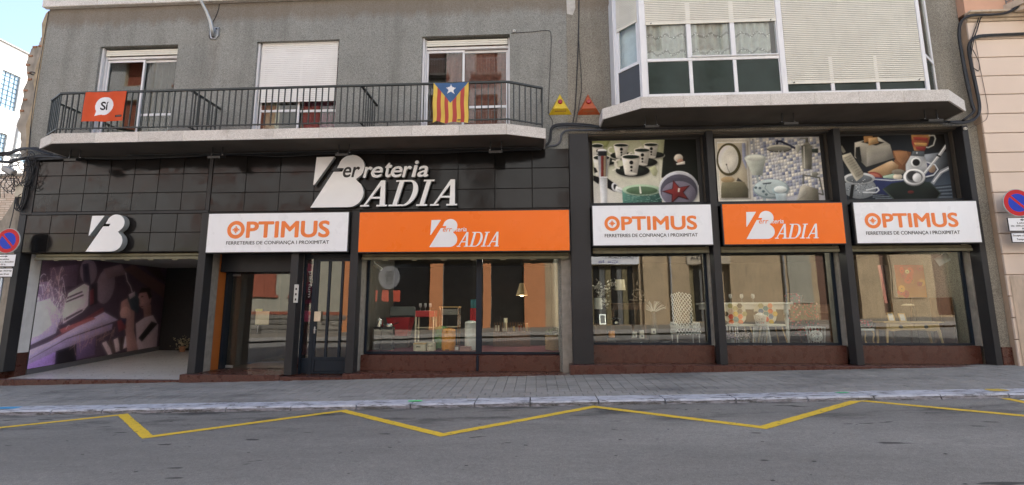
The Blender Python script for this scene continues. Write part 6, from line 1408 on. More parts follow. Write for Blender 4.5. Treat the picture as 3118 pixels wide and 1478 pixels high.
 ('s',[(0.519,1.622),(0.494,1.693),(0.475,1.723),(0.466,1.703)],0.005711948967121085,'e8dcd0'),
 ('s',[(0.351,2.206),(0.292,2.354),(0.245,2.415),(0.22,2.371)],0.007298990750989617,'e8dcd0'),
 ('s',[(0.58,1.737),(0.55,1.883),(0.531,1.945),(0.528,1.903)],0.0030622295649087115,'d8c4b4'),
 ('s',[(0.924,2.329),(0.92,2.44),(0.926,2.488),(0.939,2.457)],0.006547171657682696,'c8a890'),
 ('s',[(1.022,1.854),(0.999,2.007),(0.988,2.072),(0.992,2.028)],0.005229150120727404,'d8c4b4'),
 ('s',[(0.767,1.783),(0.731,2.043),(0.716,2.154),(0.725,2.08)],0.0076814813524703155,'c8a890'),
 ('s',[(1.232,1.67),(1.146,1.951),(1.082,2.07),(1.054,1.989)],0.005097286421265385,'e8dcd0'),
 ('s',[(0.482,2.32),(0.524,2.447),(0.576,2.504),(0.629,2.472)],0.006525283928282157,'f0eaf4'),
 ('s',[(0.67,2.071),(0.632,2.185),(0.604,2.233),(0.591,2.2)],0.005812162656926523,'f0eaf4'),
 ('s',[(1.09,1.352),(1.042,1.629),(1.015,1.747),(1.017,1.668)],0.007071157089711002,'e8dcd0'),
 ('s',[(0.891,1.867),(0.813,2.145),(0.756,2.262),(0.735,2.181)],0.00545056503942508,'e8dcd0'),
 ('s',[(1.598,0.943),(1.665,0.821),(1.691,0.592)],0.006,'b08a6a'),
 ('s',[(2.414,1.116),(2.432,0.937),(2.251,0.879)],0.006,'b08a6a'),
 ('s',[(2.31,1.222),(2.361,1.025),(2.358,1.012)],0.006,'b08a6a'),
 ('s',[(2.32,1.046),(2.346,0.875),(2.306,0.704)],0.006,'b08a6a'),
 ('s',[(2.04,0.917),(2.091,0.662),(2.014,0.709)],0.006,'b08a6a'),
 ('s',[(1.66,0.952),(1.763,0.878),(1.697,0.717)],0.006,'b08a6a'),
 ('s',[(1.808,1.12),(1.89,0.931),(1.891,0.735)],0.006,'b08a6a'),
 ('s',[(2.003,0.846),(1.934,0.603),(1.886,0.65)],0.006,'b08a6a'),
 ('s',[(1.616,0.759),(1.595,0.63),(1.681,0.385)],0.006,'b08a6a'),
 ('s',[(2.225,1.04),(2.233,0.953),(2.079,0.779)],0.006,'b08a6a'),
 ('s',[(2.452,1.144),(2.588,0.93),(2.388,0.788)],0.006,'b08a6a'),
 ('s',[(2.111,1.135),(2.168,1.002),(2.039,0.772)],0.006,'b08a6a'),
 ('s',[(2.603,1.086),(2.733,0.958),(2.439,0.827)],0.006,'b08a6a'),
 ('s',[(2.485,1.019),(2.425,0.759),(2.321,0.739)],0.006,'b08a6a'),
 ('s',[(1.716,0.885),(1.756,0.697),(1.727,0.586)],0.006,'b08a6a'),
 ('s',[(1.962,1.09),(1.984,0.905),(1.859,0.816)],0.006,'b08a6a'),
 ('s',[(1.609,0.782),(1.595,0.638),(1.484,0.545)],0.006,'b08a6a'),
 ('s',[(2.161,1.024),(2.165,0.891),(2.023,0.676)],0.006,'b08a6a'),
 ('s',[(1.862,1.117),(1.97,1.02),(1.827,0.909)],0.006,'b08a6a'),
 ('s',[(1.712,0.947),(1.721,0.708),(1.794,0.629)],0.006,'b08a6a'),
 ('s',[(2.487,1.004),(2.402,0.802),(2.332,0.74)],0.006,'b08a6a'),
 ('s',[(1.938,0.902),(1.975,0.748),(1.866,0.561)],0.006,'b08a6a'),
 ('s',[(1.724,0.807),(1.758,0.628),(1.806,0.439)],0.006,'b08a6a'),
 ('s',[(1.938,0.884),(1.891,0.758),(1.828,0.522)],0.006,'b08a6a'),
 ('s',[(2.741,1.09),(2.717,0.824),(2.68,0.883)],0.006,'b08a6a'),
 ('s',[(2.74,1.019),(2.662,0.952),(2.662,0.743)],0.006,'b08a6a'),
 ('s',[(2.398,1.107),(2.527,0.886),(2.23,0.748)],0.006,'b08a6a'),
 ('s',[(2.755,1.099),(2.702,0.959),(2.618,0.709)],0.006,'b08a6a'),
 ('s',[(2.282,0.982),(2.203,0.896),(2.234,0.593)],0.006,'b08a6a'),
 ('s',[(1.565,0.923),(1.544,0.673),(1.484,0.602)],0.006,'b08a6a'),
]
mural()
# ------------------------------------------------------------------ goods in the windows
def cyl(r, z0, z1, x, y, n=20, prof=None): return MB().lathe(prof or [(r*.96, z0), (r, z0+.01), (r, z1-.01), (r*.96, z1)], (x, y, 0), n)
def frame_pic(name, label, x, y, z, w, h, tilt, rim, pic, group=None):
    t = thing(name, label, 'frame', (x, y, z), group); m = MB(); b = w*.14
    for q in ((-w/2, w/2, 0, b), (-w/2, w/2, h-b, h), (-w/2, -w/2+b, b, h-b), (w/2-b, w/2, b, h-b)): m.box(x+q[0], x+q[1], y, y+.018, z+q[2], z+q[3])
    m.rot(tilt, (x, y, z), 'X'); obj('rim', m, rim, t); k = B(x-w/2+b, x+w/2-b, y+.006, y+.012, z+b, z+h-b).rot(tilt, (x, y, z), 'X'); obj('picture', k, pic, t)
class LayerArt:
    """small flat print built from layered colour areas"""
    def __init__(s, put, gain=1.0): s.m = MB(); s.put = put; s.k = 0; s.g = gain
    def col(s, h): return tuple(c*s.g for c in hx(h))
    def poly(s, pts, h): s.k += 1; s.m.face([s.put(x, y, s.k) for x, y in pts], s.col(h))
    def grad(s, pts, hs): s.k += 1; s.m.face([s.put(x, y, s.k) for x, y in pts], [s.col(h) for h in hs])
    def ell(s, cx, cy, rx, ry, h, rot=0, n=28): s.poly([(cx+u, cy+v) for u, v in circ(0, 0, rx, ry, n)], h)
CREAMT = M('cream_enamel', (.62, .55, .40), .35, var=.05); WOOD = M('pale_wood', (.50, .34, .15), .5, var=.2, vs=12); DKWOOD = M('dark_wood', (.09, .045, .022), .5, var=.3, vs=10); WPAINT = M('white_furniture', (.68, .67, .63), .5, var=.06); CHROME = M('chrome', (.7, .7, .7), .15, metal=1); SHADE = M('linen_shade', (.62, .55, .42), .8)
WWIRE = M('white_wire', (.72, .72, .70), .5); REDP = M('red_plastic', (.42, .02, .025), .35)
def bulb_light(parent, x, y, z, w, col=(1, .8, .55), r=.05):
    l = bpy.data.lights.new('bulb_light', 'POINT'); l.energy = w; l.color = col; l.shadow_soft_size = r; o = bpy.data.objects.new('bulb_light', l); COL.objects.link(o); o.parent = parent; o.location = Vector((x, y, z))-WO[parent.name]
def goods_left():
    F = .601
    t = thing('bread_bin', 'cream oval bread bin with wooden lid on the display floor', 'bread bin', (-2.82, .92, F)); p = [(-2.82+.16*math.copysign(abs(math.cos(a))**.7, math.cos(a)), .92+.10*math.sin(a)) for a in [i*math.pi/12 for i in range(24)]]
    obj('body', MB().prism(p, F, F+.155, 'Z'), CREAMT, t); obj('lid', MB().prism([((x+2.82)*1.04-2.82, (y-.92)*1.04+.92) for x, y in p], F+.156, F+.18, 'Z'), WOOD, t)
    m = MB(); text(m, 'BREAD', -2.88, -2.78, F+.085, F+.12, .815, .03); obj('lettering', m, BLACKL, t)
    t = thing('biscuit_tin', 'cream round tin beside the bread bin', 'tin', (-2.54, .92, F)); obj('body', cyl(.105, F, F+.165, -2.54, .92, 28), CREAMT, t, smooth=False); obj('lid', cyl(.11, F+.166, F+.20, -2.54, .92, 28), CREAMT, t); m = MB(); text(m, 'BISCUITS', -2.60, -2.48, F+.105, F+.13, .812, .03); obj('lettering', m, BLACKL, t)
    def bin_(x, y, r, h, mat, label):
        t = thing('pedal_bin', label, 'bin', (x, y, F), 'pedal bins in the window'); obj('body', MB().lathe([(r*.97, 0), (r, .02), (r, h-.06)], (x, y, F), 28), mat, t, smooth=False)
        obj('lid', MB().lathe([(r*1.02, 0), (r*1.02, .02), (r*.85, .05), (r*.4, .07), (.01, .075)], (x, y, F+h-.059), 28), mat, t, smooth=True); obj('pedal', B(x-.05, x+.05, y-r-.03, y-r+.01, F+.01, F+.03, .004), BLACK, t)
    bin_(-2.15, 1.1, .17, .52, M('amber_enamel', (.62, .24, .02), .3, var=.05), 'amber pedal bin standing in front of the green one'); bin_(-2.40, 1.42, .17, .56, M('green_enamel', (.10, .22, .07), .3, var=.05), 'green pedal bin behind the amber one'); bin_(-1.60, 1.15, .155, .70, M('white_enamel', (.62, .62, .58), .3, var=.05), 'tall white pedal bin beside the dark mullion')
    t = thing('carton', 'pinkish carton lying before the white bin', 'box', (-1.69, .83, F)); obj('body', B(-1.82, -1.55, .76, .90, F, F+.11, .006), M('pink_card', (.36, .20, .17), .8), t); obj('flap', B(-1.82, -1.55, .755, .7595, F+.08, F+.11), M('pink_card2', (.3, .17, .15), .8), t)
    t = thing('carton', 'small dark printed carton beside the amber bin', 'box', (-1.90, .85, F)); obj('body', B(-1.95, -1.84, .80, .90, F, F+.13, .005), M('brown_card', (.2, .12, .10), .8), t); obj('label_print', B(-1.93, -1.86, .797, .7995, F+.03, F+.10), M('label_white', (.5, .48, .45), .7), t)
    t = thing('kitchen_trolley', 'cream kitchen trolley with red tray and glasses', 'trolley', (-2.83, 1.55, F))
    for x in (-3.06, -2.60):
        for y in (1.4, 1.7): obj('post', B(x-.018, x+.018, y-.018, y+.018, F, 1.55), CREAMT, t)
    for z in (.75, 1.12): obj('shelf', B(-3.04, -2.62, 1.42, 1.68, z, z+.02), CREAMT, t)
    obj('tray', B(-3.08, -2.58, 1.38, 1.72, 1.40, 1.56, .01), REDP, t)
    for k in range(3):
        x = -2.98+.13*k; g = thing('wine_glass', 'wine glass on the red trolley tray, %s of three' % ('left', 'middle', 'right')[k], 'glass', (x, 1.5, 1.56), 'glasses on the trolley'); obj('bowl', MB().lathe([(.004, .07), (.035, .10), (.04, .14), (.032, .19)], (x, 1.5, 1.561), 14), M('thin_glass', (.35, .36, .36), .1), g, smooth=True); obj('stem', MB().lathe([(.03, 0), (.004, .008), (.004, .072)], (x, 1.5, 1.561), 10), M('thin_glass', (.35, .36, .36), .1), g)
    t = thing('drawer_trolley', 'grey drawer trolley behind the bins', 'trolley', (-2.3, 2.1, F))
    for x in (-2.55, -2.06):
        for y in (1.95, 2.25): obj('post', B(x-.015, x+.015, y-.015, y+.015, F, 1.64), CHROME, t)
    obj('drawer', B(-2.52, -2.09, 1.94, 2.26, 1.45, 1.60, .006), M('grey_drawer', (.22, .21, .19), .5), t); obj('handle', MB().tube([(-2.38, 1.935, 1.53), (-2.38, 1.91, 1.53), (-2.23, 1.91, 1.53), (-2.23, 1.935, 1.53)], .008), CHROME, t); obj('worktop', B(-2.58, -2.03, 1.92, 2.28, 1.641, 1.67), WOOD, t); obj('shelf', B(-2.54, -2.07, 1.94, 2.26, 1.12, 1.14), CREAMT, t)
    t = thing('storage_crate', 'red plastic crate with dark raised lid', 'crate', (-3.6, 1.9, F)); obj('stand', B(-3.85, -3.35, 1.75, 2.15, F, .9), DARKIN, t); obj('body', MB().add([(-3.82, 1.72, .90), (-3.38, 1.72, .90), (-3.38, 2.1, .90), (-3.82, 2.1, .90), (-3.92, 1.65, 1.38), (-3.28, 1.65, 1.38), (-3.28, 2.15, 1.38), (-3.92, 2.15, 1.38)], [(0, 3, 2, 1), (0, 1, 5, 4), (1, 2, 6, 5), (2, 3, 7, 6), (3, 0, 4, 7)]), REDP, t); obj('lid', B(-3.95, -3.27, 2.0, 2.14, 1.39, 1.66, .02).rot(R(-12), (-3.6, 2.1, 1.4), 'X'), M('lid_grey', (.10, .11, .11), .5), t)
    t = thing('cooking_pot', 'polished steel pot near the rough side wall', 'pot', (-3.98, 1.2, F)); obj('stand', B(-4.06, -3.86, 1.1, 1.3, F, 1.16), DARKIN, t); obj('body', cyl(.10, 1.161, 1.34, -3.95, 1.2), CHROME, t); obj('lid', MB().lathe([(.105, 0), (.09, .02), (.02, .03), (.02, .05)], (-3.95, 1.2, 1.341)), CHROME, t)
    t = thing('flat_pan', 'low steel pan beside the polished pot', 'pan', (-3.72, 1.15, F)); obj('stand', B(-3.82, -3.56, 1.05, 1.27, F, 1.16), DARKIN, t); obj('body', cyl(.12, 1.161, 1.24, -3.69, 1.15), CHROME, t); obj('handle', MB().tube([(-3.57, 1.15, 1.22), (-3.42, 1.12, 1.27)], .012), BLACK, t)
    t = thing('wicker_basket', 'woven basket with green leaves at the window corner', 'basket', (.45, 1.3, F)); m = MB()
    for k in range(12): m.lathe([(.20+.012*(k % 2), 0), (.215+.012*(k % 2), .014), (.20+.012*(k % 2), .028)], (.45, 1.25, F+.03*k), 24)
    obj('weave', m, M('wicker', (.36, .24, .12), .8, var=.3, vs=30), t, kind='stuff'); obj('lining', cyl(.195, F, F+.37, .45, 1.25), DARKIN, t); rr = random.Random(4); m = MB()
    for k in range(160):
        a, r, z = rr.uniform(0, 6.3), rr.uniform(0, .22), F+.36+rr.uniform(0, .14); x, y = .45+r*math.cos(a), 1.25+r*math.sin(a); s = rr.uniform(.02, .05); d = [Vector((rr.uniform(-1, 1), rr.uniform(-1, 1), rr.uniform(-.3, 1))).normalized()*s for _ in range(2)]
        m.face([(x, y, z), tuple(Vector((x, y, z))+d[0]), tuple(Vector((x, y, z))+d[0]+d[1]), tuple(Vector((x, y, z))+d[1])])
    obj('leaves', m, M('basket_leaf', (.06, .10, .025), .7, var=.4), t, kind='stuff')
    t = thing('pendant_lamp', 'lit conical pendant lamp hanging inside the window', 'lamp', (-.35, 1.7, 3.04)); obj('cord', MB().tube([(-.35, 1.7, 2.26), (-.35, 1.7, 3.04)], .006, 6), BLACK, t); obj('shade', MB().lathe([(.04, .32), (.06, .31), (.155, 0)], (-.35, 1.7, 1.95), 20), M('woven_shade', (.42, .32, .18), .8), t); obj('bulb', MB().lathe([(.01, 0), (.04, .02), (.045, .05), (.02, .09)], (-.35, 1.7, 1.925), 14), m_emit('warm_bulb', (1, .72, .38), 14), t, smooth=True); bulb_light(t, -.35, 1.7, 1.88, 6)
    for k, (x, y, lb) in enumerate(((-1.15, 1.9, 'left one over the mullion'), (-.85, 2.4, 'deeper one beside the pendant cord'), (-.1, 2.0, 'right one near the wide pillar'), (-8.6, 2.3, 'single one inside the dark entrance'), (-3.0, 1.2, 'added fill lamp over the bread bin'), (-1.9, 1.1, 'added fill lamp over the amber bin'), (2.2, 1.0, 'added fill lamp over the dark console'), (3.2, 1.0, 'added fill lamp over the black bowl'), (4.9, 1.05, 'added fill lamp over the left patchwork chair'), (6.1, 1.05, 'added fill lamp over the right patchwork chair'), (7.8, .95, 'added fill lamp over the floral stool'), (8.9, .95, 'added fill lamp over the honey console'))):  # from the bread bin on, these lamps are added to brighten the goods
        z = 3.048 if k != 3 else 2.978; t = thing('ceiling_downlight', 'round lit ceiling downlight, '+lb, 'downlight', (x, y, z), 'lit downlights'); obj('ring', MB().lathe([(.10, 0), (.10, -.012), (.085, -.012)], (x, y, z), 20), WPAINT, t); obj('lens', MB().lathe([(.082, 0), (.082, -.008)], (x, y, z-.006), 20), m_emit('downlight_lens', (1, .93, .8), 9), t); bulb_light(t, x, y, z-.06, 3.6 if k != 3 else 1.2, (1, .9, .75), .08)
    t = thing('hanging_apron', 'red and teal apron hanging by the mullion', 'apron', (-1.62, 1.7, 1.3)); curtain(-1.71, -1.53, 1.7, 1.15, 1.62, .015, .08, REDP, t, 'skirt'); curtain(-1.70, -1.54, 1.705, 1.63, 1.85, .012, .08, M('teal_cloth', (.04, .16, .18), .8), t, 'bib'); obj('hook', MB().tube([(-1.62, 1.71, 1.85), (-1.62, 1.71, 3.04)], .005, 6), BLACK, t)
    t = thing('security_camera', 'white camera on a bracket high inside the window', 'camera', (-4.05, .9, 2.7)); obj('body', B(-4.05, -3.82, .88, .98, 2.62, 2.70, .012).rot(R(35), (-3.95, .93, 2.66), 'Y'), WPAINT, t); obj('bracket', MB().tube([(-4.15, .93, 2.85), (-4.05, .93, 2.80), (-4.0, .93, 2.72)], .012), WPAINT, t)
    t = thing('tool_rack', 'dark slatted rack of kitchen tools at the back', 'rack', (-.65, 2.4, .6)); obj('base', B(-1.15, -.15, 2.2, 2.5, F, 1.0), DKWOOD, t)
    for k in range(14): obj('slat', B(-1.12+.07*k, -1.09+.07*k, 2.17, 2.2, F+.05, 1.24), DKWOOD, t)
    for k, (x, w, h, c) in enumerate(((-1.05, .12, .14, 'd8d2c4'), (-.82, .10, .34, 'cfc9b6'), (-.60, .09, .12, 'c9a42a'), (-.42, .10, .16, '7a2018'), (-.25, .08, .20, '8a8a70'))):
        t = thing('storage_tin', ('squat white', 'tall cream', 'small yellow', 'dark red', 'greenish')[k]+' tin on the tool rack', 'tin', (x, 2.35, 1.0)); obj('body', cyl(w/2, 1.002, 1.0+h, x, 2.35, 16), M('tin_%d' % k, hx(c), .4), t); obj('lid', cyl(w/2+.005, 1.0+h, 1.015+h, x, 2.35, 16), M('tin_lid', (.5, .48, .42), .4), t)
    n = thing('door_notice', 'beige paper notice taped inside the glass door', 'notice', (-6.86, .975, 1.22)); obj('sheet', B(-7.03, -6.68, .965, .968, 1.22, 1.55), M('notice_paper', (.66, .54, .38), .8), n); obj('sticker', B(-7.04, -6.86, .965, .968, 1.555, 1.615), M('notice_yellow', (.55, .45, .1), .8), n)
    n = thing('perfume_poster', 'narrow magenta poster beside the street door', 'poster', (-5.375, .36, .5)); m = MB(); rr = random.Random(9)
    for k in range(26):
        z = .55+k*.085; m.face([(-5.455, .345, z), (-5.295, .345, z), (-5.295, .345, z+.085), (-5.455, .345, z+.085)], hx(rr.choice(['3a0a1c', '5a1030', '7a1a44', '2a0812', '8a3050'] if z > 1.3 else ['1c0a10', '2a0a14'])))
    obj('print', m, PRINT, n); m = MB(); text(m, 'perfum', 0, .62, 0, .11, 0, .02); m.v = [(-5.42+z*.9, .341+y, 2.5-x) for x, y, z in m.v]; obj('lettering', m, M('poster_white', (.55, .5, .52), .6), n)
    t = thing('flower_pot', 'pot of pale flowers at the back of the entrance', 'flowers', (-11.3, 4.1, .27)); obj('pot', MB().lathe([(.07, 0), (.10, .16), (.11, .17)], (-11.3, 4.1, .262), 16), M('clay', (.3, .15, .08), .8), t); m = MB()
    for k in range(140):
        p = Vector((-11.3+rr.gauss(0, .12), 4.1+rr.gauss(0, .1), .55+rr.gauss(0, .09))); d = [Vector((rr.uniform(-1, 1), rr.uniform(-1, 1), rr.uniform(-1, 1))).normalized()*.04 for _ in range(2)]; m.face([p, p+d[0], p+d[0]+d[1], p+d[1]])
    obj('blossoms', m, M('pale_blossom', (.28, .25, .16), .8), t, kind='stuff')
goods_left()
def blob(name, parts, mat, parent, vox=.011):
    m = MB()
    for p in parts:
        if len(p) == 6:
            cx, cy, cz, rx, ry, rz = p; prof = [(max(.001, math.sin(math.pi*i/10)), -math.cos(math.pi*i/10)) for i in range(11)]; q = MB().lathe(prof, (0, 0, 0), 14); m.add([(cx+x*rx, cy+y*ry, cz+z*rz) for x, y, z in q.v], q.f)
        else: m.tube(p[0], p[1], 10)
    o = obj(name, m, mat, parent, smooth=True); md = o.modifiers.new('r', 'REMESH'); md.mode = 'VOXEL'; md.voxel_size = vox
    bpy.context.view_layer.update(); me = bpy.data.meshes.new_from_object(o.evaluated_get(bpy.context.evaluated_depsgraph_get())); o.modifiers.clear(); o.data = me
    if not me.materials: me.materials.append(mat)
    me.polygons.foreach_set('use_smooth', [True]*len(me.polygons))
def table_lamp(x, y, z, h, w, label, mat=SHADE):
    t = thing('table_lamp', label, 'lamp', (x, y, z)); obj('shade', MB().lathe([(w*.5, 0), (w*.42, h*.45)], (x, y, z+h*.55), 24), mat, t)
    obj('stem', MB().tube([(x, y, z+.01), (x, y, z+h*.6)], .01, 8), BLACK, t)
    for k in range(3): obj('foot', MB().tube([(x, y, z+h*.35), (x+w*.4*math.cos(k*2.1), y+w*.3*math.sin(k*2.1), z)], .007, 6), BLACK, t)
def leafy(x, y, z, sx, sz, n, mat, t, s0=.03, nm='blossoms', seed=1):
    rr = random.Random(seed); m = MB()
    for k in range(n):
        p = Vector((x+rr.gauss(0, sx), y+rr.gauss(0, sx*.6), z+rr.gauss(0, sz))); d = [Vector((rr.uniform(-1, 1), rr.uniform(-1, 1), rr.uniform(-1, 1))).normalized()*s0*rr.uniform(.6, 1.4) for _ in range(2)]; m.face([p, p+d[0], p+d[0]+d[1], p+d[1]])
    obj(nm, m, mat, t, kind='stuff')
def wire_basket(name, label, x, y, z0, z1, r0, r1, n=16, ball=None):
    t = thing(name, label, 'basket' if 'basket' in name else 'stool', (x, y, z0))
    for k in range(n):
        a = 2*math.pi*k/n; obj('wire', MB().tube([(x+r0*math.cos(a), y+r0*math.sin(a), z0), (x+r1*math.cos(a), y+r1*math.sin(a), z1)], .005, 5), WWIRE, t)
    for z, r in ((z0+.006, r0), (z1, r1)): obj('ring', MB().tube([(x+r*math.cos(2*math.pi*k/20), y+r*math.sin(2*math.pi*k/20), z) for k in range(21)], .007, 5), WWIRE, t)
    return t
def twine_ball(x, y, z, r, label, seed):
    rr = random.Random(seed); t = thing('twine_ball', label, 'ball', (x, y, z-r)); m = MB()
    for k in range(16):
        ax = Vector((rr.gauss(0, 1), rr.gauss(0, 1), rr.gauss(0, 1))).normalized(); u = ax.orthogonal().normalized(); v = ax.cross(u); m.tube([Vector((x, y, z))+r*(math.cos(a*.35)*u+math.sin(a*.35)*v) for a in range(19)], .007, 5)
    obj('strands', m, WWIRE, t, kind='stuff'); obj('core', MB().lathe([(.001, -r*.8), (r*.7, -r*.4), (r*.8, 0), (r*.7, r*.4), (.001, r*.8)], (x, y, z), 14), M('ball_core', (.3, .29, .27), .9), t)
def goods_right():
    F = .741
    # bay one
    t = thing('console_table', 'dark slim console table behind the first right window', 'table', (2.35, 1.55, F)); obj('top', B(1.92, 2.80, 1.4, 1.72, 1.70, 1.74, .006), DKWOOD, t); obj('apron', B(1.95, 2.77, 1.43, 1.69, 1.58, 1.698), DKWOOD, t)
    for x in (1.96, 2.74):
        for y in (1.44, 1.67): obj('leg', B(x-.02, x+.02, y-.02, y+.02, F, 1.579), DKWOOD, t)
    table_lamp(2.17, 1.55, 1.741, .6, .28, 'table lamp with linen shade on the dark console'); table_lamp(1.55, 1.2, 1.25, .62, .22, 'white shaded lamp at the edge of the first right window', M('white_shade', (.66, .63, .56), .8))
    st = thing('lamp_plinth', 'dark plinth under the white shaded lamp', 'plinth', (1.55, 1.2, F)); obj('block', B(1.42, 1.72, 1.08, 1.36, F, 1.22, .006), DKWOOD, st); obj('plinth_top', B(1.40, 1.74, 1.06, 1.38, 1.221, 1.249, .006), DKWOOD, st)
    t = thing('orchid', 'white orchid branch in a tall vase by the wide pillar', 'flowers', (1.6, 1.5, F)); obj('vase', MB().lathe([(.05, 0), (.08, .3), (.05, .7), (.06, .85)], (1.62, 1.55, F), 16), M('grey_vase', (.2, .2, .2), .4), t, smooth=True); obj('branch', MB().tube([(1.62, 1.55, 1.5), (1.66, 1.55, 1.9), (1.8, 1.5, 2.15), (2.0, 1.5, 2.25)], .008, 6), DKWOOD, t)
    for k, (x, z) in enumerate(((1.58, 2.15), (1.66, 1.95), (1.72, 1.75), (1.78, 2.05), (1.93, 2.22))): leafy(x, 1.5, z, .05, .06, 40, M('orchid_white', (.62, .60, .55), .7), t, .05, 'blossoms', k)
    s = thing('meditating_statue', 'bronze seated meditating figure on the dark console', 'statue', (2.62, 1.52, 1.741)); BRZ = M('bronze', (.085, .068, .05), .32, metal=.75, var=.3, vs=12); x, y, z = 2.60, 1.52, 1.742
    blob('figure', [(x, y, z+.08, .13, .10, .085), (x, y, z+.20, .085, .065, .13), (x, y, z+.31, .105, .06, .055), ([(x, y, z+.33), (x, y, z+.40)], .03), (x, y-.005, z+.445, .05, .052, .065), (x, y, z+.505, .03, .03, .03), (x, y, z+.545, .012, .012, .03), ([(x-.09, y, z+.32), (x-.14, y-.02, z+.21), (x-.06, y-.10, z+.125)], [.035, .03, .024]), ([(x+.09, y, z+.32), (x+.14, y-.02, z+.21), (x+.06, y-.10, z+.125)], [.035, .03, .024]),
        ([(x-.08, y, z+.06), (x-.21, y-.06, z+.05), (x-.05, y-.13, z+.045)], [.06, .05, .035]), ([(x+.08, y, z+.06), (x+.21, y-.06, z+.05), (x+.05, y-.13, z+.055)], [.06, .05, .035]), (x, y-.12, z+.115, .045, .03, .022)], BRZ, s, .009)
    obj('pedestal', B(x-.2, x+.2, y-.13, y+.1, z-.001, z+.018, .004), BRZ, s)
    t = thing('lattice_chair', 'white openwork lattice armchair at the right of the first window', 'chair', (3.62, 1.2, F)); m = MB()
    def lat(f, nu, nv):
        for i in range(nu):
            for k in range(nv):
                for u0, v0, u1, v1 in ((i, k+.5, i+.5, k+1), (i+.5, k+1, i+1, k+.5), (i+1, k+.5, i+.5, k), (i+.5, k, i, k+.5)): m.tube([f(u0/nu, v0/nv), f(u1/nu, v1/nv)], .009, 5, False)
    lat(lambda u, v: (3.40+.50*u, 1.45+.1*v-.25*abs(u-.5), 1.16+.86*v-.12*abs(u-.5)), 7, 8); obj('backrest', m, WWIRE, t); m = MB()
    lat(lambda u, v: (3.36+.58*u, .98, .98+.24*v), 8, 2); obj('front_panel', m, WWIRE, t); m = MB(); lat(lambda u, v: (3.37, .98+.5*u, .98+.30*v), 5, 2); obj('arm', m, WWIRE, t); m = MB(); lat(lambda u, v: (3.92, .98+.5*u, .98+.30*v), 5, 2); obj('arm', m, WWIRE, t); m = MB(); lat(lambda u, v: (3.37+.55*u, .98+.48*v, 1.15), 6, 5); obj('seat', m, WWIRE, t)
    for px, py in ((3.39, 1.0), (3.90, 1.0), (3.39, 1.44), (3.90, 1.44)): obj('leg', MB().tube([(px, py, F), (px, py, .985)], .012, 6), WWIRE, t)
    frame_pic('photo_frame', 'silver photo frame under the white shaded lamp', 1.62, .95, 1.23, .15, .24, R(-8), CHROME, M('photo_grey', (.25, .25, .25), .5)); pl = thing('low_shelf', 'dark low shelf carrying the silver frame and telephone', 'shelf', (1.75, 1.0, F)); obj('board', B(1.42, 2.35, .9, 1.05, 1.20, 1.228), DKWOOD, pl)
    for x in (1.44, 2.33): obj('support', B(x-.02, x+.02, .9, 1.05, F, 1.199), DKWOOD, pl)
    t = thing('telephone', 'glossy black old telephone on the low shelf', 'telephone', (1.92, .97, 1.23)); GB = M('gloss_black', (.01, .01, .01), .12); obj('base', MB().lathe([(.10, 0), (.095, .05), (.05, .10), (.04, .11)], (1.93, .97, 1.229), 20), GB, t, smooth=True); obj('dial', MB().lathe([(.04, 0), (.035, .012)], (1.93, .885, 1.27), 16, 'Y'), CHROME, t); obj('handset', MB().tube([(1.82, .97, 1.345), (1.85, .97, 1.365), (1.93, .97, 1.37), (2.01, .97, 1.365), (2.04, .97, 1.345)], [.028, .02, .016, .02, .028], 10), GB, t, smooth=True)
    t = thing('candle_glass', 'orange candle glass near the first window floor', 'candle', (1.80, .8, F)); obj('stand', B(1.70, 1.90, .72, .90, F, .93), DARKIN, t); obj('glass', cyl(.075, .931, 1.08, 1.80, .81), M('orange_glass', (.62, .26, .08), .3), t); obj('wick', MB().tube([(1.8, .81, 1.08), (1.8, .81, 1.10)], .004, 5), BLACK, t)
    for k, (x, z, h, lb) in enumerate(((2.35, .92, .14, 'pale candle box left of the round clock'), (2.52, .90, .19, 'taller pale candle box in the row'), (2.80, 1.0, .13, 'pale candle box at the right of the row'))):
        t = thing('candle_box', lb, 'box', (x, .9, z)); obj('box', B(x-.05, x+.05, .85, .93, z, z+h, .004), M('ivory_card', (.55, .52, .44), .7), t); obj('window_cutout', B(x-.02, x+.02, .847, .8495, z+.03, z+.08), DARKIN, t)
    sh = thing('candle_stand', 'low dark stand carrying pale candle boxes', 'stand', (2.6, .9, F)); obj('step', B(2.25, 2.65, .84, .96, F, .899), DARKIN, sh); obj('step', B(2.70, 2.92, .84, .96, F, .999), DARKIN, sh)
    t = thing('black_tray', 'round black tray with a white ball', 'tray', (2.45, .62, F)); obj('plate', MB().lathe([(.12, 0), (.2, .02), (.2, .026)], (2.45, .66, F), 28), GB, t); b = thing('white_ball', 'small white ball resting on the black tray', 'ball', (2.45, .62, .768)); obj('sphere', MB().lathe([(.002, 0), (.02, .006), (.032, .032), (.02, .058), (.002, .064)], (2.45, .64, .768), 14), WPAINT, b, smooth=True); obj('sphere_cap', MB().lathe([(.008, 0), (.006, .006)], (2.45, .64, .832), 8), CHROME, b)
    t = thing('black_bowl', 'wide black bowl on the first window floor', 'bowl', (3.05, .8, F)); obj('bowl', MB().lathe([(.06, 0), (.13, .05), (.165, .11), (.155, .11), (.12, .06)], (3.05, .8, F), 28), GB, t, smooth=True); obj('foot_ring', MB().lathe([(.065, 0), (.065, .01)], (3.05, .8, F-.002), 20), GB, t)
    t = thing('white_twigs', 'spray of white twigs in a slim vase', 'plant', (3.05, 1.7, F)); obj('vase', MB().lathe([(.06, 0), (.08, .4), (.05, .8)], (3.05, 1.8, F), 14), M('smoke_vase', (.08, .08, .08), .3), t, smooth=True); rr = random.Random(31); m = MB()
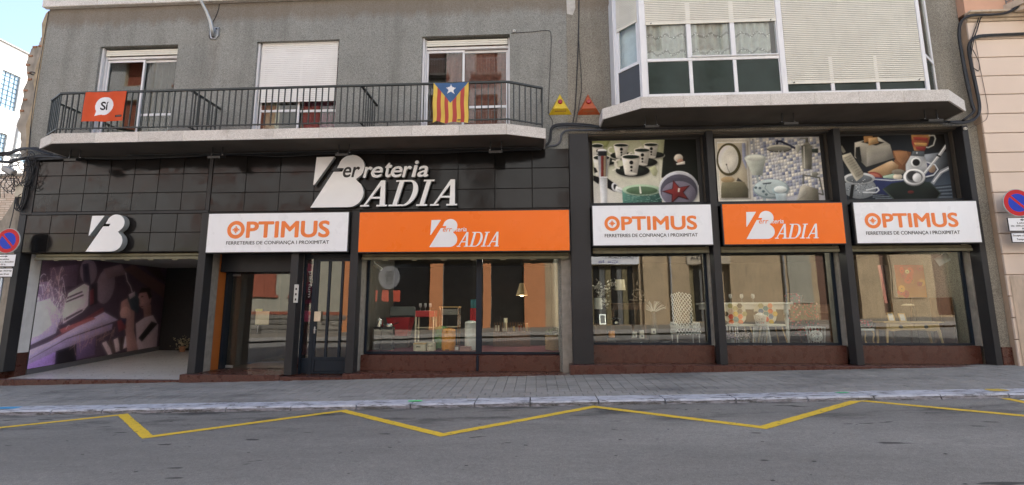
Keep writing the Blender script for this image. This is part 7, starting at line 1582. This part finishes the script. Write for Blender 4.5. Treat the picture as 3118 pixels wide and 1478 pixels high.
    for k in range(30): a = rr.uniform(-1.2, 1.2); m.tube([(3.05, 1.8, 1.5), (3.05+.2*math.sin(a), 1.8, 1.5+.22*math.cos(a)), (3.05+.36*math.sin(a), 1.8+rr.uniform(-.1, .1), 1.5+.3*math.cos(a))], .006, 4)
    obj('twigs', m, WWIRE, t, kind='stuff')
    # bay two
    t = thing('dining_table', 'long white dining table with turned legs behind the middle window', 'table', (5.35, 1.8, F)); obj('top', B(4.30, 6.42, 1.5, 2.3, 1.70, 1.75, .008), WPAINT, t); obj('apron', B(4.36, 6.36, 1.55, 2.25, 1.58, 1.699), WPAINT, t)
    for x in (4.42, 6.28): obj('leg', MB().lathe([(.03, 0), (.02, .05), (.05, .2), (.035, .45), (.05, .6), (.03, .68), (.055, .72), (.055, .84)], (x, 1.6, F), 16), WPAINT, t, smooth=True)
    HEX = ['c9a21c', '1e7a86', 'c8402e', '3a3228', 'e0865c', 'd8b8a8', '2c6a9a', 'a8a06c', 'd8622e']
    for k, (x, lb) in enumerate(((4.98, 'patchwork hexagon chair at the left behind the wire stool'), (5.72, 'patchwork hexagon chair at the right of the wire stool'))):
        t = thing('patchwork_chair', lb, 'chair', (x, 1.35, F), 'patchwork chairs'); a = LayerArt(lambda px, py, q: (x+px, 1.46-.0006*q+.35*px*px, 1.47+py), .9); rr = random.Random(k+3)
        out = [(.27*math.copysign(abs(math.cos(v))**.75, math.cos(v)), .25*math.copysign(abs(math.sin(v))**.75, math.sin(v))) for v in [i*math.pi/14 for i in range(28)]]
        m = MB(); n = len(out); m.add([(x+u, 1.47+.35*u*u, 1.47+v) for u, v in out]+[(x+u*.98, 1.50+.35*u*u, 1.47+v*.98) for u, v in out], [tuple(range(n)), tuple(range(2*n-1, n-1, -1))]+[(i, i+n, (i+1) % n+n, (i+1) % n) for i in range(n)]); obj('backrest', m, M('hex_ground', (.62, .58, .48), .7), t)
        for i in range(-3, 4):
            for j in range(-3, 4):
                hxx, hz = i*.115, j*.133+(i % 2)*.066
                if (hxx/.25)**2+(hz/.235)**2 < 1: a.k = 1; a.poly([(hxx+.068*math.cos(R(60*q)), hz+.068*math.sin(R(60*q))) for q in range(6)], rr.choice(HEX))
        obj('hexagon_print', a.m, PRINT, t); obj('seat', B(x-.24, x+.24, 1.02, 1.48, 1.17, 1.23, .02), M('hex_ground', (.62, .58, .48), .7), t)
        for sx in (-1, 1):
            for sy in (0, 1): obj('leg', MB().tube([(x+sx*.17, 1.1+.3*sy, 1.17), (x+sx*.25, 1.04+.42*sy, F)], [.018, .011], 8), WOOD, t)
    wire_basket('wire_stool', 'white wire stool standing in the middle of the window', 5.33, .95, F, 1.22, .20, .155, 18); t = wire_basket('wire_basket', 'small white wire basket on the wire stool', 5.33, .95, 1.235, 1.44, .10, .135, 16); twine_ball(5.33, .95, 1.385, .115, 'white twine ball in the basket on the stool', 3)
    wire_basket('wire_basket', 'large white wire basket at the right of the middle window', 6.52, .85, F, 1.17, .155, .20, 18); twine_ball(6.52, .85, .96, .13, 'white twine ball in the large wire basket', 4)
    wire_basket('wire_stool', 'white wire stool at the left behind the flower pots', 4.66, 1.0, F, 1.2, .16, .14, 14)
    for k, (x, y, lb) in enumerate(((4.50, .72, 'zinc pot of lilac flowers at the left corner'), (4.80, .66, 'zinc pot of pale flowers beside the lilac ones'))):
        t = thing('flower_pot', lb, 'flowers', (x, y, F)); obj('pot', MB().lathe([(.08, 0), (.105, .15), (.11, .16)], (x, y, F), 18), M('zinc', (.28, .29, .29), .5, metal=.4), t); leafy(x, y, F+.22, .075, .05, 240, M('flower_%d' % k, ((.36, .26, .32), (.5, .42, .38))[k], .8), t, .028, 'blossoms', k+9); leafy(x, y, F+.17, .06, .03, 60, M('flower_stem', (.10, .13, .06), .8), t, .03, 'stems', k+19)
    for k in range(4):
        x = 4.7+.28*k; t = thing('wine_glass', 'wine glass on the white dining table, number %s from the left' % ('one', 'two', 'three', 'four')[k], 'glass', (x, 1.7, 1.75), 'glasses on the dining table'); obj('bowl', MB().lathe([(.004, .09), (.04, .12), (.045, .17), (.036, .22)], (x, 1.7, 1.751), 14), M('thin_glass', (.35, .36, .36), .1), t, smooth=True); obj('stem', MB().lathe([(.035, 0), (.004, .008), (.004, .092)], (x, 1.7, 1.751), 10), M('thin_glass', (.35, .36, .36), .1), t)
    t = thing('floral_armchair', 'red floral wing armchair at the right of the middle window', 'armchair', (6.62, 1.7, F)); FL = floral()
    obj('backrest', B(6.42, 6.84, 1.75, 1.95, 1.15, 1.98, .05), FL, t); obj('seat', B(6.40, 6.84, 1.3, 1.74, .95, 1.16, .04), FL, t); obj('wing', B(6.85, 6.895, 1.3, 1.9, .95, 1.75, .02), FL, t)
    for x in (6.45, 6.80): obj('leg', MB().tube([(x, 1.35, .951), (x, 1.33, F)], [.025, .015], 8), DKWOOD, t)
    # bay three
    t = thing('wooden_console', 'honey wood console table with two drawers in the last window', 'table', (8.75, 1.05, F)); obj('top', B(8.08, 9.42, .85, 1.28, 1.26, 1.295, .006), WOOD, t); obj('apron', MB().prism([(8.16, 1.10), (8.3, 1.07), (8.5, 1.095), (9.0, 1.095), (9.2, 1.07), (9.34, 1.10), (9.34, 1.258), (8.16, 1.258)], .90, 1.24), WOOD, t)
    for k, (a, b) in enumerate(((8.22, 8.72), (8.78, 9.28))): d = obj('drawer', B(a, b, .885, .899, 1.115, 1.235, .004), WOOD, t); obj('handle', MB().lathe([(.045, 0), (.04, .012), (.01, .016)], ((a+b)/2, .885, 1.175), 14, 'Y'), M('pewter', (.12, .12, .12), .4, metal=.6), d)
    for x, dx in ((8.17, -.03), (9.33, .05)):
        for y in (.92, 1.22): obj('leg', MB().tube([(x, y, 1.10), (x+dx, y-.01, F)], [.035, .018], 8), WOOD, t)
    frame_pic('photo_frame', 'left wooden photo frame on the honey console', 8.34, .95, 1.297, .15, .21, R(-12), WOOD, M('photo_white', (.55, .55, .56), .6)); frame_pic('photo_frame', 'right wooden photo frame on the honey console', 8.58, .93, 1.297, .15, .19, R(-12), WOOD, M('photo_white', (.55, .55, .56), .6))
    t = thing('leaning_mirror', 'tall pink edged mirror leaning behind the console', 'mirror', (8.85, 1.6, 1.3)); obj('glass', B(8.72, 9.06, 1.6, 1.61, 1.75, 2.68).rot(R(-4), (8.9, 1.6, 2.2), 'Y'), M('mirror_glass', (.8, .8, .8), .03, metal=1, var=.01), t); obj('rim', B(8.66, 8.72, 1.59, 1.62, 1.74, 2.69).rot(R(-4), (8.9, 1.6, 2.2), 'Y'), M('pink_rim', (.55, .22, .2), .6), t); obj('easel', MB().tube([(8.9, 1.64, 1.80), (8.9, 1.75, F)], .02, 6), DKWOOD, t)
    t = thing('floor_lamp', 'floor lamp with pale disc shade near the mirror', 'lamp', (9.15, 1.45, F)); obj('shade', MB().lathe([(.13, 0), (.14, .015), (.05, .05)], (9.12, 1.45, 1.66), 24), SHADE, t); obj('stem', MB().tube([(9.28, 1.45, F+.02), (9.28, 1.45, 1.5), (9.22, 1.45, 1.72), (9.12, 1.45, 1.71)], .009, 8), BLACK, t); obj('base', MB().lathe([(.12, 0), (.12, .018)], (9.28, 1.45, F), 20), BLACK, t)
    t = thing('floral_stool', 'floral padded stool with curved legs by the left pillar', 'stool', (7.62, 1.0, F)); obj('cushion', B(7.42, 7.86, .85, 1.2, 1.14, 1.34, .045), FL, t); obj('seat_rail', B(7.43, 7.85, .86, 1.19, 1.09, 1.139), WPAINT, t)
    for x, s in ((7.46, -1), (7.82, 1)):
        for y in (.89, 1.16): obj('leg', MB().tube(smooth([(x, y, 1.09), (x+s*.03, y, 1.0), (x-s*.005, y, .86), (x+s*.05, y, F)], 3), .016, 7), WOOD, t)
    t = thing('flower_vase', 'small vase of red flowers behind the floral stool', 'flowers', (7.72, 1.5, 1.3)); obj('stand', B(7.60, 7.84, 1.42, 1.62, F, 1.43), DKWOOD, t); obj('vase', MB().lathe([(.04, 0), (.06, .07), (.045, .12)], (7.72, 1.52, 1.431), 14), WPAINT, t); leafy(7.72, 1.5, 1.60, .07, .035, 120, M('red_petal', (.42, .03, .05), .7), t, .03, 'blossoms', 44)
    t = thing('sideboard', 'dark brown sideboard deep inside the last window', 'sideboard', (8.0, 2.3, F)); obj('carcass', B(7.3, 8.45, 2.2, 2.7, F, 1.70, .01), DKWOOD, t)
    for k in range(3): obj('drawer', B(7.35, 8.40, 2.18, 2.199, 1.05+.21*k, 1.23+.21*k, .004), DKWOOD, t)
    t = thing('flower_painting', 'painting of orange and yellow poppies by the last pillar', 'painting', (9.35, 1.6, 1.9)); a = LayerArt(lambda px, py, q: (9.02+px, 1.6-.0006*q, 1.87+py), .85); rr = random.Random(12)
    obj('canvas', B(9.02, 9.72, 1.601, 1.63, 1.87, 2.68), M('canvas', (.5, .2, .04), .8), t); a.grad([(0, 0), (.70, 0), (.70, .81), (0, .81)], ['a86a10', 'c07a14', '9a3010', '8a2c10'])
    for k in range(16): x, z = rr.uniform(.08, .62), rr.uniform(.08, .73); a.ell(x, z, rr.uniform(.05, .1), rr.uniform(.05, .1), rr.choice(['c8421c', 'd89a24', 'a82414', 'd8c890', 'b8701a']), 0, 12); a.ell(x, z, .015, .015, '2a1a10', 0, 8)
    obj('print', a.m, PRINT, t); obj('easel', MB().tube([(9.37, 1.65, 1.87), (9.37, 1.8, F)], .02, 6), DKWOOD, t)
    t = thing('hanging_card', 'white card tilted at the top right of the last window', 'card', (9.25, .5, 2.6)); obj('card', B(9.12, 9.42, .50, .505, 2.60, 2.80).rot(R(-28), (9.27, .5, 2.7), 'Y'), WPAINT, t); obj('cord', MB().tube([(9.25, .503, 2.78), (9.25, .503, 3.04)], .003, 5), BLACK, t)
    w = thing('leaning_board', 'dark folded screen against the last pillar', 'screen', (9.58, 1.2, F)); obj('leaf', B(9.46, 9.66, 1.2, 1.23, F, 1.85), DKWOOD, w); obj('leaf', B(9.665, 9.70, .9, 1.2, F, 1.85), DKWOOD, w)
def floral():
    t = NT('floral_cloth'); v = t.voro(17); d = t.voro(17, out='Distance'); s = t.sep(v)[0]
    c = t.ramp(s, [(0, (.35, .02, .04)), (.3, (.5, .06, .08)), (.55, (.05, .10, .03)), (.75, (.5, .3, .28)), (1, (.03, .03, .03))], 'CONSTANT')
    return t.set(t.mix(t.ramp(d, [(.3, 0.0), (.5, 1.0)]), c, (.05, .045, .04)), .8)
goods_right()
